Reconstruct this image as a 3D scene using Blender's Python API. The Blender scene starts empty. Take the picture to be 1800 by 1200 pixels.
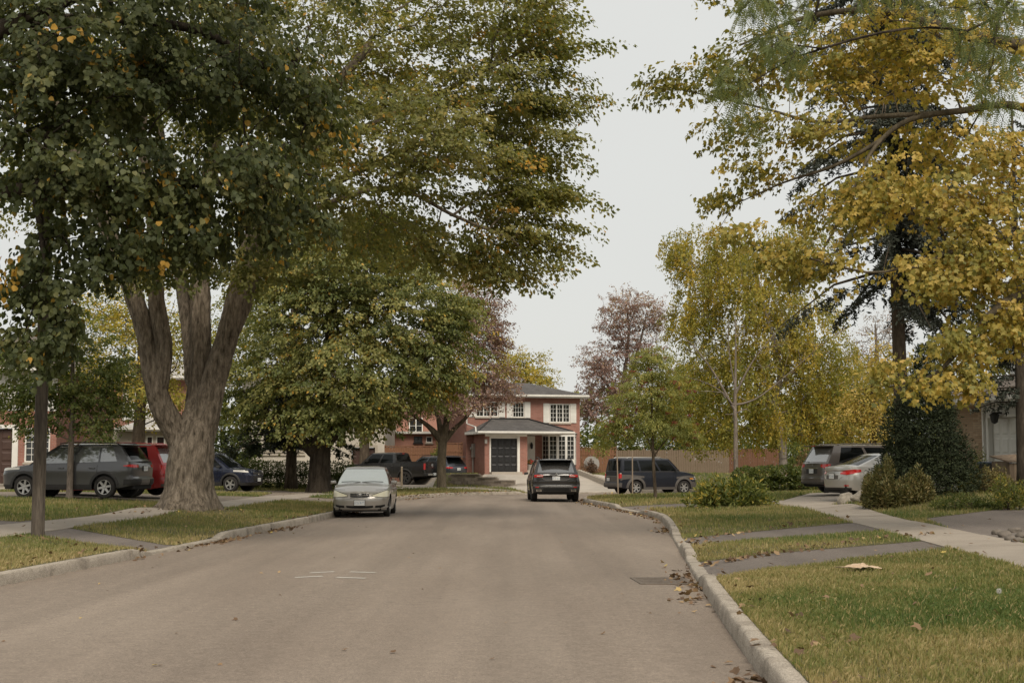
import bpy, bmesh, math, random
import numpy as np
from mathutils import Vector, Matrix
from mathutils.geometry import delaunay_2d_cdt

random.seed(7)
rng = np.random.default_rng(7)
R = math.radians
scene = bpy.context.scene
COL = scene.collection

# ---------------------------------------------------------------- camera
EYE = 1.55
PITCH = R(4.87)
FPX = 2500.0                       # focal length in pixels of a 1800 px wide frame
cam_d = bpy.data.cameras.new('camera')
cam = bpy.data.objects.new('camera', cam_d)
COL.objects.link(cam)
cam.location = (0, 0, EYE)
cam.rotation_euler = (R(90) + PITCH, 0, 0)
cam_d.sensor_width = 36.0
cam_d.lens = 36.0 * FPX / 1800.0
cam_d.clip_start = 0.1
cam_d.clip_end = 3000
cam_d.dof.use_dof = True
cam_d.dof.focus_distance = 42.0
cam_d.dof.aperture_fstop = 9
scene.camera = cam

# ---------------------------------------------------------------- sky, sun, exposure
SUN_EL, SUN_AZ = R(50), R(168)     # azimuth measured clockwise from +Y: behind the camera, a little to its right
world = bpy.data.worlds.new('World')
scene.world = world
world.use_nodes = True
wn, wl = world.node_tree.nodes, world.node_tree.links
wn.clear()
w_out = wn.new('ShaderNodeOutputWorld')
w_bg = wn.new('ShaderNodeBackground')
w_bg.inputs['Strength'].default_value = 0.1
sky = wn.new('ShaderNodeTexSky')
sky.sky_type = 'NISHITA'
sky.sun_disc = False
sky.sun_elevation = SUN_EL
sky.sun_rotation = SUN_AZ
sky.dust_density = 4.0
w_cloud = wn.new('ShaderNodeTexNoise')
w_cloud.inputs['Scale'].default_value = 1.6
w_cloud.inputs['Detail'].default_value = 4
w_ramp = wn.new('ShaderNodeValToRGB')
w_ramp.color_ramp.elements[0].color = (3.24, 3.25, 3.10, 1)
w_ramp.color_ramp.elements[1].color = (3.52, 3.52, 3.35, 1)
w_ramp.color_ramp.elements[0].position = 0.3
w_ramp.color_ramp.elements[1].position = 0.7
w_mix = wn.new('ShaderNodeMixRGB')
w_mix.inputs['Fac'].default_value = 0.95            # a closed deck of cloud over the clear sky
wl.new(w_cloud.outputs['Fac'], w_ramp.inputs['Fac'])
wl.new(sky.outputs['Color'], w_mix.inputs[1])
wl.new(w_ramp.outputs['Color'], w_mix.inputs[2])
wl.new(w_mix.outputs['Color'], w_bg.inputs['Color'])
wl.new(w_bg.outputs['Background'], w_out.inputs['Surface'])

sun_d = bpy.data.lights.new('sun', 'SUN')
sun_d.energy = 1.5
sun_d.angle = R(30)
sun_d.color = (1.0, 0.91, 0.78)
sun = bpy.data.objects.new('sun', sun_d)
COL.objects.link(sun)
_sd = Vector((math.sin(SUN_AZ) * math.cos(SUN_EL), math.cos(SUN_AZ) * math.cos(SUN_EL), math.sin(SUN_EL)))
sun.rotation_euler = _sd.to_track_quat('Z', 'Y').to_euler()

vs = scene.view_settings
vs.view_transform = 'Standard'
vs.look = 'None'
vs.exposure = 1.13
vs.gamma = 1.0
vs.use_curve_mapping = False
scene.cycles.max_bounces = 6
scene.cycles.transparent_max_bounces = 8

# ---------------------------------------------------------------- layout helpers
def at(px, py, Y):
    """The point at depth Y that the photograph shows at (px, py)."""
    dx, dy = (px - 900) / FPX, (600 - py) / FPX
    t = Y / (math.cos(PITCH) - dy * math.sin(PITCH))
    return Vector((dx * t, Y, EYE + t * (math.sin(PITCH) + dy * math.cos(PITCH))))

def gr(px, py, z=0.0):
    """The point of height z that the photograph shows at (px, py)."""
    dx, dy = (px - 900) / FPX, (600 - py) / FPX
    t = (z - EYE) / (math.sin(PITCH) + dy * math.cos(PITCH))
    return (dx * t, t * (math.cos(PITCH) - dy * math.sin(PITCH)))

def hash3(ix, iy, iz):
    n = (ix * 374761393 + iy * 668265263 + iz * 2147483647 + 1013904223) & 0xFFFFFFFF
    n = ((n ^ (n >> 13)) * 1274126177) & 0xFFFFFFFF
    return ((n ^ (n >> 16)) & 0xFFFF) / 65535.0

def vnoise(p):
    p = np.asarray(p, float)
    i = np.floor(p).astype(np.int64)
    f = p - i
    f = f * f * (3 - 2 * f)
    out = 0
    for a in (0, 1):
        wx = f[:, 0] if a else 1 - f[:, 0]
        for b in (0, 1):
            wy = f[:, 1] if b else 1 - f[:, 1]
            for c in (0, 1):
                wz = f[:, 2] if c else 1 - f[:, 2]
                out = out + wx * wy * wz * hash3(i[:, 0] + a, i[:, 1] + b, i[:, 2] + c)
    return out

def fbm(p, octaves=3):
    p = np.asarray(p, float)
    s, a, tot = 0, 1.0, 0
    for _ in range(octaves):
        s = s + a * vnoise(p); tot += a
        p = p * 2.03 + 17.3; a *= 0.5
    return s / tot

def unit(v):
    n = np.linalg.norm(v, axis=-1, keepdims=True)
    return v / np.maximum(n, 1e-9)

# ---------------------------------------------------------------- objects
def mesh_np(name, verts, tris, mat, parent=None, smooth=False, attr=None, quads=None):
    """One mesh object from numpy arrays; attr = {name: per-vertex floats}."""
    me = bpy.data.meshes.new(name)
    verts = np.ascontiguousarray(verts, np.float32)
    me.vertices.add(len(verts))
    me.vertices.foreach_set('co', verts.ravel())
    loops, starts, totals = [], [], []
    nt = 0
    if tris is not None and len(tris):
        tris = np.ascontiguousarray(tris, np.int32)
        loops.append(tris.ravel()); starts.append(np.arange(len(tris)) * 3); totals.append(np.full(len(tris), 3)); nt = len(tris) * 3
    if quads is not None and len(quads):
        quads = np.ascontiguousarray(quads, np.int32)
        loops.append(quads.ravel()); starts.append(nt + np.arange(len(quads)) * 4); totals.append(np.full(len(quads), 4))
    loops = np.concatenate(loops); starts = np.concatenate(starts); totals = np.concatenate(totals)
    me.loops.add(len(loops)); me.loops.foreach_set('vertex_index', loops.astype(np.int32))
    me.polygons.add(len(starts)); me.polygons.foreach_set('loop_start', starts.astype(np.int32))
    me.polygons.foreach_set('loop_total', totals.astype(np.int32))
    if smooth:
        me.polygons.foreach_set('use_smooth', np.ones(len(starts), bool))
    me.update(calc_edges=True)
    for k, v in (attr or {}).items():
        a = me.attributes.new(k, 'FLOAT', 'POINT')
        a.data.foreach_set('value', np.ascontiguousarray(v, np.float32))
    if mat is not None:
        me.materials.append(mat)
    o = bpy.data.objects.new(name, me)
    COL.objects.link(o)
    if parent is not None:
        o.parent = parent
    return o

def link_copy(src, parent=None, loc=None):
    o = src.copy(); COL.objects.link(o)
    if parent is not None: o.parent = parent
    if loc is not None: o.location = loc
    return o

def tag(o, label=None, cat=None, group=None, kind=None):
    if label: o['label'] = label
    if cat: o['category'] = cat
    if group: o['group'] = group
    if kind: o['kind'] = kind
    return o

def thing(name, label, cat, loc=(0, 0, 0), rz=0.0, group=None):
    o = bpy.data.objects.new(name, None)
    o.empty_display_size = 0.2
    COL.objects.link(o)
    o.location = loc; o.rotation_euler = (0, 0, rz)
    return tag(o, label, cat, group)

class MB:
    """Collects boxes, prisms, tubes and grids; build() links them as one mesh."""
    def __init__(s): s.v, s.f = [], []
    def add(s, vs, fs):
        n = len(s.v); s.v += [tuple(p) for p in vs]; s.f += [tuple(i + n for i in f) for f in fs]; return s
    def box(s, x0, x1, y0, y1, z0, z1, m=None):
        p = [(x0,y0,z0),(x1,y0,z0),(x1,y1,z0),(x0,y1,z0),(x0,y0,z1),(x1,y0,z1),(x1,y1,z1),(x0,y1,z1)]
        if m is not None: p = [m @ Vector(q) for q in p]
        return s.add(p, [(0,3,2,1),(4,5,6,7),(0,1,5,4),(1,2,6,5),(2,3,7,6),(3,0,4,7)])
    def prism(s, poly, z0, z1):
        n = len(poly)
        return s.add([(x,y,z0) for x,y in poly] + [(x,y,z1) for x,y in poly],
                     [tuple(range(n))[::-1], tuple(range(n, 2*n))] + [(i,(i+1)%n,n+(i+1)%n,n+i) for i in range(n)])
    def tube(s, pts, rad, n=8, cap=True):
        pts = [Vector(p) for p in pts]
        if not hasattr(rad, '__len__'): rad = [rad] * len(pts)
        vs, fs, up = [], [], None
        for i, p in enumerate(pts):
            d = (pts[min(i+1, len(pts)-1)] - pts[max(i-1, 0)]).normalized()
            a = d.cross(Vector((0,0,1)) if abs(d.z) < 0.95 else Vector((1,0,0))).normalized() if up is None else (up - d * up.dot(d)).normalized()
            up = a; b = d.cross(a)
            for k in range(n):
                t = 2*math.pi*k/n
                vs.append(p + (a*math.cos(t) + b*math.sin(t)) * rad[i])
        for i in range(len(pts)-1):
            for k in range(n):
                k2 = (k+1) % n
                fs.append((i*n+k, i*n+k2, (i+1)*n+k2, (i+1)*n+k))
        if cap:
            fs.append(tuple(range(n))[::-1]); fs.append(tuple((len(pts)-1)*n + k for k in range(n)))
        return s.add(vs, fs)
    def lathe(s, prof, n=24, axis='z', c=(0,0,0)):
        """prof: (radius, height) pairs."""
        vs, fs = [], []
        for r, h in prof:
            for k in range(n):
                t = 2*math.pi*k/n
                u, w = r*math.cos(t), r*math.sin(t)
                q = (u, w, h) if axis == 'z' else ((u, h, w) if axis == 'y' else (h, u, w))
                vs.append((q[0]+c[0], q[1]+c[1], q[2]+c[2]))
        for i in range(len(prof)-1):
            for k in range(n):
                k2 = (k+1) % n
                fs.append((i*n+k, i*n+k2, (i+1)*n+k2, (i+1)*n+k))
        return s.add(vs, fs)
    def grid(s, P, flip=False):
        """P: 2-D list of points."""
        nr, nc = len(P), len(P[0])
        vs = [p for row in P for p in row]
        fs = []
        for i in range(nr-1):
            for j in range(nc-1):
                q = (i*nc+j, i*nc+j+1, (i+1)*nc+j+1, (i+1)*nc+j)
                fs.append(q[::-1] if flip else q)
        return s.add(vs, fs)
    def build(s, name, mat, parent=None, smooth=False, bevel=0.0):
        me = bpy.data.meshes.new(name)
        me.from_pydata([tuple(p) for p in s.v], [], s.f)
        if smooth is not False:
            me.polygons.foreach_set('use_smooth', np.ones(len(me.polygons), bool))
        me.update()
        if bevel or smooth == 'auto':
            bm = bmesh.new(); bm.from_mesh(me)
            bmesh.ops.recalc_face_normals(bm, faces=bm.faces)
            if bevel:
                bmesh.ops.bevel(bm, geom=[e for e in bm.edges if len(e.link_faces) == 2 and e.calc_face_angle() > 0.6], offset=bevel, segments=2, profile=0.6, affect='EDGES', clamp_overlap=True)
            if smooth == 'auto':
                for e in bm.edges:
                    e.smooth = not (len(e.link_faces) == 2 and e.calc_face_angle() > 0.6)
            bm.to_mesh(me); bm.free()
        if mat is not None: me.materials.append(mat)
        o = bpy.data.objects.new(name, me)
        COL.objects.link(o)
        if parent is not None: o.parent = parent
        return o

# ---------------------------------------------------------------- materials
def new_mat(name):
    m = bpy.data.materials.new(name); m.use_nodes = True
    nt = m.node_tree
    return m, nt, nt.nodes['Principled BSDF']

def setin(b, **kw):
    for k, v in kw.items():
        k = k.replace('_', ' ')
        if k in b.inputs: b.inputs[k].default_value = v

def rgb(*c):
    return (*c, 1.0) if len(c) == 3 else c

def srgb(r, g, b):
    f = lambda u: (u/255/12.92) if u/255 <= 0.04045 else ((u/255+0.055)/1.055)**2.4
    return (f(r), f(g), f(b))

def noisy(name, stops, scale=4.0, rough=0.8, bump=0.0, bump_scale=None, stretch=(1,1,1), detail=6.0, metallic=0.0, spec=0.4, fine=0.0, fine_scale=90.0, coord='Object'):
    """Principled surface whose colour wanders along stops; fine adds small speckle."""
    m, nt, b = new_mat(name)
    N, L = nt.nodes, nt.links
    tc = N.new('ShaderNodeTexCoord'); mp = N.new('ShaderNodeMapping')
    mp.inputs['Scale'].default_value = stretch
    L.new(tc.outputs[coord], mp.inputs['Vector'])
    no = N.new('ShaderNodeTexNoise'); no.inputs['Scale'].default_value = scale; no.inputs['Detail'].default_value = detail
    no.inputs['Roughness'].default_value = 0.62
    L.new(mp.outputs['Vector'], no.inputs['Vector'])
    ra = N.new('ShaderNodeValToRGB'); cr = ra.color_ramp
    while len(cr.elements) < len(stops): cr.elements.new(0.5)
    for i, c in enumerate(stops):
        cr.elements[i].position = 0.3 + 0.4 * i / max(1, len(stops)-1); cr.elements[i].color = rgb(*c)
    L.new(no.outputs['Fac'], ra.inputs['Fac'])
    col = ra.outputs['Color']
    if fine:
        n2 = N.new('ShaderNodeTexNoise'); n2.inputs['Scale'].default_value = fine_scale; n2.inputs['Detail'].default_value = 2
        L.new(mp.outputs['Vector'], n2.inputs['Vector'])
        mr = N.new('ShaderNodeMapRange'); mr.inputs[1].default_value = 0.3; mr.inputs[2].default_value = 0.7
        mr.inputs[3].default_value = 1 - fine; mr.inputs[4].default_value = 1 + fine
        L.new(n2.outputs['Fac'], mr.inputs[0])
        mx = N.new('ShaderNodeMixRGB'); mx.blend_type = 'MULTIPLY'; mx.inputs['Fac'].default_value = 1
        L.new(col, mx.inputs[1]); L.new(mr.outputs[0], mx.inputs[2]); col = mx.outputs['Color']
    L.new(col, b.inputs['Base Color'])
    setin(b, Roughness=rough, Metallic=metallic, Specular_IOR_Level=spec)
    if bump:
        n3 = N.new('ShaderNodeTexNoise'); n3.inputs['Scale'].default_value = bump_scale or scale * 6; n3.inputs['Detail'].default_value = 5
        L.new(mp.outputs['Vector'], n3.inputs['Vector'])
        bu = N.new('ShaderNodeBump'); bu.inputs['Strength'].default_value = bump; bu.inputs['Distance'].default_value = 0.02
        L.new(n3.outputs['Fac'], bu.inputs['Height']); L.new(bu.outputs['Normal'], b.inputs['Normal'])
    return m

def plain(name, c, rough=0.5, metallic=0.0, spec=0.5, coat=0.0, emit=None, ior=None):
    m, nt, b = new_mat(name)
    N, L = nt.nodes, nt.links
    tc = N.new('ShaderNodeTexCoord'); no = N.new('ShaderNodeTexNoise'); no.inputs['Scale'].default_value = 3.0; no.inputs['Detail'].default_value = 4
    L.new(tc.outputs['Object'], no.inputs['Vector'])
    mr = N.new('ShaderNodeMapRange'); mr.inputs[3].default_value = max(0.02, rough - 0.06); mr.inputs[4].default_value = rough + 0.1
    L.new(no.outputs['Fac'], mr.inputs[0]); L.new(mr.outputs[0], b.inputs['Roughness'])
    setin(b, Base_Color=rgb(*c), Metallic=metallic, Specular_IOR_Level=spec, Coat_Weight=coat, Coat_Roughness=0.05)
    if ior: setin(b, IOR=ior)
    return m

def leaf_mat(name, stops, transl=0.35, rough=0.55, tint=1.5):
    """Leaves: colour from the per-vertex 'hue' value, some light passes through."""
    m = bpy.data.materials.new(name); m.use_nodes = True
    nt = m.node_tree; N, L = nt.nodes, nt.links
    N.clear()
    out = N.new('ShaderNodeOutputMaterial')
    a = N.new('ShaderNodeAttribute'); a.attribute_name = 'hue'
    ra = N.new('ShaderNodeValToRGB'); cr = ra.color_ramp
    while len(cr.elements) < len(stops): cr.elements.new(0.5)
    for i, (p, c) in enumerate(stops):
        cr.elements[i].position = p; cr.elements[i].color = rgb(*c)
    L.new(a.outputs['Fac'], ra.inputs['Fac'])
    b = N.new('ShaderNodeBsdfPrincipled')
    setin(b, Roughness=rough, Specular_IOR_Level=0.35)
    L.new(ra.outputs['Color'], b.inputs['Base Color'])
    t = N.new('ShaderNodeBsdfTranslucent')
    mx = N.new('ShaderNodeMixRGB'); mx.blend_type = 'MULTIPLY'; mx.inputs['Fac'].default_value = 1
    mx.inputs[2].default_value = (tint, tint, tint * 0.55, 1)
    L.new(ra.outputs['Color'], mx.inputs[1]); L.new(mx.outputs['Color'], t.inputs['Color'])
    mix = N.new('ShaderNodeMixShader'); mix.inputs['Fac'].default_value = transl
    L.new(b.outputs['BSDF'], mix.inputs[1]); L.new(t.outputs['BSDF'], mix.inputs[2])
    L.new(mix.outputs['Shader'], out.inputs['Surface'])
    return m

def box_coord(nt):
    """Wall coordinates in metres: along the wall and up, whatever way the wall faces."""
    N, L = nt.nodes, nt.links
    tc = N.new('ShaderNodeTexCoord'); sx = N.new('ShaderNodeSeparateXYZ'); sn = N.new('ShaderNodeSeparateXYZ')
    L.new(tc.outputs['Object'], sx.inputs[0]); L.new(tc.outputs['Normal'], sn.inputs[0])
    ab = N.new('ShaderNodeMath'); ab.operation = 'ABSOLUTE'; L.new(sn.outputs['X'], ab.inputs[0])
    gt = N.new('ShaderNodeMath'); gt.operation = 'GREATER_THAN'; gt.inputs[1].default_value = 0.6; L.new(ab.outputs[0], gt.inputs[0])
    mx = N.new('ShaderNodeMix'); mx.data_type = 'FLOAT'
    L.new(gt.outputs[0], mx.inputs[0]); L.new(sx.outputs['X'], mx.inputs[2]); L.new(sx.outputs['Y'], mx.inputs[3])
    cb = N.new('ShaderNodeCombineXYZ'); L.new(mx.outputs[0], cb.inputs['X']); L.new(sx.outputs['Z'], cb.inputs['Y'])
    return cb.outputs[0], tc

def brick_mat(name, c1, c2, mortar, bump=0.5, w=0.23, h=0.075):
    m, nt, b = new_mat(name)
    N, L = nt.nodes, nt.links
    co, tc = box_coord(nt)
    br = N.new('ShaderNodeTexBrick')
    br.inputs['Scale'].default_value = 1.0
    br.inputs['Brick Width'].default_value = w; br.inputs['Row Height'].default_value = h
    br.inputs['Mortar Size'].default_value = 0.008; br.inputs['Mortar Smooth'].default_value = 0.2
    br.inputs['Bias'].default_value = -0.1
    br.inputs['Color1'].default_value = rgb(*c1); br.inputs['Color2'].default_value = rgb(*c2); br.inputs['Mortar'].default_value = rgb(*mortar)
    L.new(co, br.inputs['Vector'])
    no = N.new('ShaderNodeTexNoise'); no.inputs['Scale'].default_value = 1.3; no.inputs['Detail'].default_value = 6
    L.new(tc.outputs['Object'], no.inputs['Vector'])
    mr = N.new('ShaderNodeMapRange'); mr.inputs[3].default_value = 0.72; mr.inputs[4].default_value = 1.25; L.new(no.outputs['Fac'], mr.inputs[0])
    mx = N.new('ShaderNodeMixRGB'); mx.blend_type = 'MULTIPLY'; mx.inputs['Fac'].default_value = 1
    L.new(br.outputs['Color'], mx.inputs[1]); L.new(mr.outputs[0], mx.inputs[2]); L.new(mx.outputs['Color'], b.inputs['Base Color'])
    iv = N.new('ShaderNodeMath'); iv.operation = 'SUBTRACT'; iv.inputs[0].default_value = 1; L.new(br.outputs['Fac'], iv.inputs[1])
    bu = N.new('ShaderNodeBump'); bu.inputs['Strength'].default_value = bump; bu.inputs['Distance'].default_value = 0.01
    L.new(iv.outputs[0], bu.inputs['Height']); L.new(bu.outputs['Normal'], b.inputs['Normal'])
    setin(b, Roughness=0.85, Specular_IOR_Level=0.3)
    return m

def shingle_mat(name, c1, c2):
    """Asphalt shingles: rows of tabs across the slope."""
    m, nt, b = new_mat(name)
    N, L = nt.nodes, nt.links
    co, tc = box_coord(nt)
    br = N.new('ShaderNodeTexBrick')
    br.inputs['Scale'].default_value = 1.0; br.inputs['Brick Width'].default_value = 0.3; br.inputs['Row Height'].default_value = 0.07
    br.inputs['Mortar Size'].default_value = 0.006; br.inputs['Bias'].default_value = 0.0
    br.inputs['Color1'].default_value = rgb(*c1); br.inputs['Color2'].default_value = rgb(*c2)
    br.inputs['Mortar'].default_value = rgb(*[x * 0.6 for x in c1])
    L.new(co, br.inputs['Vector'])
    no = N.new('ShaderNodeTexNoise'); no.inputs['Scale'].default_value = 2.2; no.inputs['Detail'].default_value = 8
    L.new(tc.outputs['Object'], no.inputs['Vector'])
    mr = N.new('ShaderNodeMapRange'); mr.inputs[3].default_value = 0.7; mr.inputs[4].default_value = 1.3; L.new(no.outputs['Fac'], mr.inputs[0])
    mx = N.new('ShaderNodeMixRGB'); mx.blend_type = 'MULTIPLY'; mx.inputs['Fac'].default_value = 1
    L.new(br.outputs['Color'], mx.inputs[1]); L.new(mr.outputs[0], mx.inputs[2]); L.new(mx.outputs['Color'], b.inputs['Base Color'])
    setin(b, Roughness=0.9, Specular_IOR_Level=0.2)
    bu = N.new('ShaderNodeBump'); bu.inputs['Strength'].default_value = 0.4; bu.inputs['Distance'].default_value = 0.01
    L.new(no.outputs['Fac'], bu.inputs['Height']); L.new(bu.outputs['Normal'], b.inputs['Normal'])
    return m
# ================================================================ GROUND, ROAD, KERBS
def catmull(pts, step=0.25):
    P = [np.array(p, float) for p in pts]
    P = [2*P[0]-P[1]] + P + [2*P[-1]-P[-2]]
    out = []
    for i in range(1, len(P)-2):
        n = max(2, int(np.linalg.norm(P[i+1]-P[i]) / step))
        for k in range(n):
            t = k / n
            out.append(0.5*((2*P[i]) + (-P[i-1]+P[i+1])*t + (2*P[i-1]-5*P[i]+4*P[i+1]-P[i+2])*t*t + (-P[i-1]+3*P[i]-3*P[i+1]+P[i+2])*t**3))
    out.append(P[-2])
    return np.array(out)

LK = catmull([(-10.4,-14),(-8.9,0),(-7.6,9),(-6.6,18.3),(-5.9,29.4),(-5.25,40),(-5.0,50),(-4.9,58),(-4.3,63.5),(-2.6,68.4),(0.6,72),(6,75.4),(16,79),(40,85),(90,96)])
RK = catmull([(0.9,-14),(1.3,0),(1.8,10),(2.4,18.3),(3.4,30.5),(4.0,38),(4.05,42),(3.6,48.4),(3.0,55),(2.9,58.5),(3.5,61.3),(5.2,63.2),(8,64.7),(16,67.6),(40,74),(90,85)])

def normals(C):
    d = np.gradient(C, axis=0); d = d / np.linalg.norm(d, axis=1, keepdims=True)
    return np.stack([-d[:,1], d[:,0]], 1)          # to the left of travel
LKN, RKN = normals(LK), -normals(RK)               # both point away from the road

def offset(C, Nn, d):
    return C + Nn * d

# kerb height: raised, let down at the driveways (given as ranges of y of the kerb line)
def smooth01(t):
    t = np.clip(t, 0, 1); return t*t*(3-2*t)
DROPS_L = [(24.6, 28.9), (50.2, 56.5)]
DROPS_R = [(19.3, 22.9), (26.4, 30.2), (44.6, 48.6)]
def kerb_h(y, drops, far):
    k = np.full(len(y), 0.135)
    for a, b in drops:
        ins = smooth01((y - (a - 0.9)) / 0.9) * smooth01(((b + 0.9) - y) / 0.9)
        k = np.minimum(k, 0.135 - 0.105 * ins)
    return k
KHL = kerb_h(LK[:,1], DROPS_L, 0); KHR = kerb_h(RK[:,1], DROPS_R, 0)
_i = np.where((LK[:,0] > 0.5) & (LK[:,0] < 6.0) & (LK[:,1] > 66))[0]; KHL[_i] = 0.03   # before the brick house

def near_kerb(P, C, Kh):
    d = np.empty(len(P)); k = np.empty(len(P))
    for s in range(0, len(P), 4000):
        q = P[s:s+4000]
        D = ((q[:,None,:] - C[None,::2,:])**2).sum(2)
        j = D.argmin(1); d[s:s+4000] = np.sqrt(D[np.arange(len(q)), j]); k[s:s+4000] = Kh[::2][j]
    return d, k

def land_z(P):
    P = np.atleast_2d(np.asarray(P, float))[:, :2]
    dl, kl = near_kerb(P, LK, KHL); dr, kr = near_kerb(P, RK, KHR)
    left = dl < dr
    d = np.where(left, dl, dr); k = np.where(left, kl, kr)
    far = smooth01((P[:,1] - 52) / 14)
    slope = np.where(left, 0.036 * (1-far) + 0.012 * far, 0.036 * (1-0.3*far))
    base = 0.128 + slope * np.minimum(np.maximum(d-0.2, 0), 10.0)
    z = base - (0.135 - k) * np.clip(1 - (d-0.2)/3.6, 0, 1)
    # mound at the big maple, bed at the spruce, the raised plot of the brick house
    z += 0.14 * np.exp(-((P[:,0]+8.5)**2 + (P[:,1]-37.5)**2) / 1.9**2)
    z += 0.36 * np.exp(-((P[:,0]-11.9)/2.6)**2 - ((P[:,1]-38.6)/2.4)**2)
    plot = smooth01((P[:,1] - 77) / 10.5) * smooth01((P[:,0] + 0.4) / 1.0) + smooth01((P[:,1] - 81.3) / 0.5) * (1 - smooth01((P[:,0] + 0.4) / 1.0)) * smooth01((P[:,0] + 4.6) / 0.3)
    z += 0.62 * plot * (1 - smooth01((P[:,0] - 22) / 12))
    z += 0.03 * (fbm(np.c_[P*0.35, np.zeros(len(P))], 2) - 0.5) * np.clip(d-0.3, 0, 1)
    return z

def lz(x, y):
    return float(land_z([(x, y)])[0])

def road_z(P):
    P = np.atleast_2d(P)[:, :2]
    dl, _ = near_kerb(P, LK, KHL); dr, _ = near_kerb(P, RK, KHR)
    return 0.045 * np.sqrt(np.clip(np.minimum(dl, dr) / 4.5, 0, 1)) - 0.035

def ring(a, b):
    return [tuple(p) for p in a] + [tuple(p) for p in b[::-1]]

th = 1
road_poly = ring(LK[::th], RK[::th])
KW = 0.165
kl_poly = ring(LK[::th], offset(LK, LKN, KW)[::th]); kr_poly = ring(RK[::th], offset(RK, RKN, KW)[::th])
_ls = np.where((LK[:,1] < 64.2))[0][::3]; _rs = np.where((RK[:,1] < 60.5) & (RK[:,0] < 4.2))[0][::3]
SWL0, SWL1 = offset(LK, LKN, 3.1)[_ls], offset(LK, LKN, 4.5)[_ls]
SWR0, SWR1 = offset(RK, RKN, 3.95)[_rs], offset(RK, RKN, 5.2)[_rs]
# the walk goes on round the bend on the far side
FWK = catmull([(-9.3,64.6),(-8.2,70),(-5.6,75.6),(-1.8,79),(1.0,80.4)], 0.6)
FWN = normals(FWK); FW0, FW1 = offset(FWK, FWN, -0.7), offset(FWK, FWN, 0.7)

zz = 0.16
drive_polys = [
    # aprons beside the right-hand kerb
    ('driveway', [gr(1205,1030,0.05), gr(1262,1017,0.12), gr(1367,990,0.16), gr(1654,965,0.25), (7.4,22.4), gr(1625,951,0.25), gr(1340,968,0.14), gr(1226,979,0.1), gr(1180,975,0.05)], 'asphalt'),
    ('driveway', [gr(1170,955,0.05), gr(1225,961,0.1), gr(1342,941,0.18), gr(1567,932,0.26), (8.4,30.5), gr(1492,918,0.26), gr(1340,928,0.18), gr(1188,940,0.1), gr(1150,940,0.05)], 'asphalt'),
    ('driveway', [(3.4,44.3), (5.3,44.6), (8.6,42.9), (9.0,47.2), (5.2,48.9), (3.3,48.9)], 'asphalt'),
    # drives beyond the walk
    ('driveway', [(7.5,22.6), gr(1625,914,0.28), gr(1800,894,0.42), (20,42), (26,34), (14,23)], 'asphalt'),
    ('driveway', [(8.6,41.4), (9.0,47.5), (11.3,54.2), (26,60.5), (28,52), (13,46.6), (10.6,42.6)], 'concrete'),
    # left-hand side
    ('driveway', [gr(310,970,0.05), gr(272,960,0.1), gr(128,943,0.2), gr(60,938,0.22), (-10.6,27.4), (-10.6,31.5), gr(125,928,0.22), gr(288,945,0.16), gr(396,950,0.1), gr(420,955,0.05)], 'asphalt'),
    ('driveway', [(-10.0,24), (-10.2,30.8), (-30,34), (-30,25)], 'asphalt'),
    ('driveway', [(-4.6,50.4), (-8.4,50.8), (-9.4,46.6), (-11.5,43.9), (-30,43.2), (-30,53.2), (-11.5,52.4), (-9.6,54), (-10.5,62.6), (-27,60.5), (-27,68.5), (-11,68.2), (-8.6,64), (-8.2,56.4), (-4.6,56.4)], 'gravel'),
    ('driveway', [(-4.4,79.2), (-1.5,77.0), (0.2,75.0), (-0.4,72.8), (-2.4,74.6), (-6.5,77.6), (-14,82), (-14,92), (-8,91), (-4.4,84)], 'concrete'),
    ('driveway', [(0.9,72.2), (0.2,76), (-1.6,81.4), (-2.0,90), (3.4,90), (5.4,86), (7.6,79), (6.4,75.4)], 'paving'),
]
polys = [('road', road_poly, 0), ('kerb', kl_poly, 1), ('kerb', kr_poly, 1), ('sidewalk', ring(SWL0, SWL1), 2), ('sidewalk', ring(SWR0, SWR1), 2), ('sidewalk', ring(FW0, FW1), 2)]
for i, (n, p, m) in enumerate(drive_polys):
    polys.append(('drive%d' % i, p, 3))

gx = list(np.arange(-40, 40.01, 0.9)); gy = list(np.arange(-14, 100, 0.9))
pts = [(x + random.uniform(-.12,.12), y + random.uniform(-.12,.12)) for x in gx for y in gy if abs(x) < 0.42*max(y,0) + 10]
for x in np.arange(-600, 601, 40):
    for y in np.arange(-200, 1401, 40):
        if not (-42 < x < 42 and -16 < y < 102): pts.append((x + 0.37, y + 0.41))
faces = []
for n, p, pr in polys:
    if sum(p[i-1][0]*p[i][1] - p[i][0]*p[i-1][1] for i in range(len(p))) < 0: p = p[::-1]
    s = len(pts); pts += [(float(x), float(y)) for x, y in p]; faces.append(list(range(s, s + len(p))))
co, _, tri, _, _, of = delaunay_2d_cdt([Vector(p) for p in pts], [], faces, 0, 1e-4)
co = np.array([(v.x, v.y) for v in co]); tri = np.array(tri)
region = []
cen = co[tri].mean(1)
for t, o in enumerate(of):
    if o:
        j = min(o, key=lambda q: polys[q][2]); region.append(polys[j][0])
    else:
        region.append('lawn')
region = np.array(region)
LZ = land_z(co); RZ = road_z(co)

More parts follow.
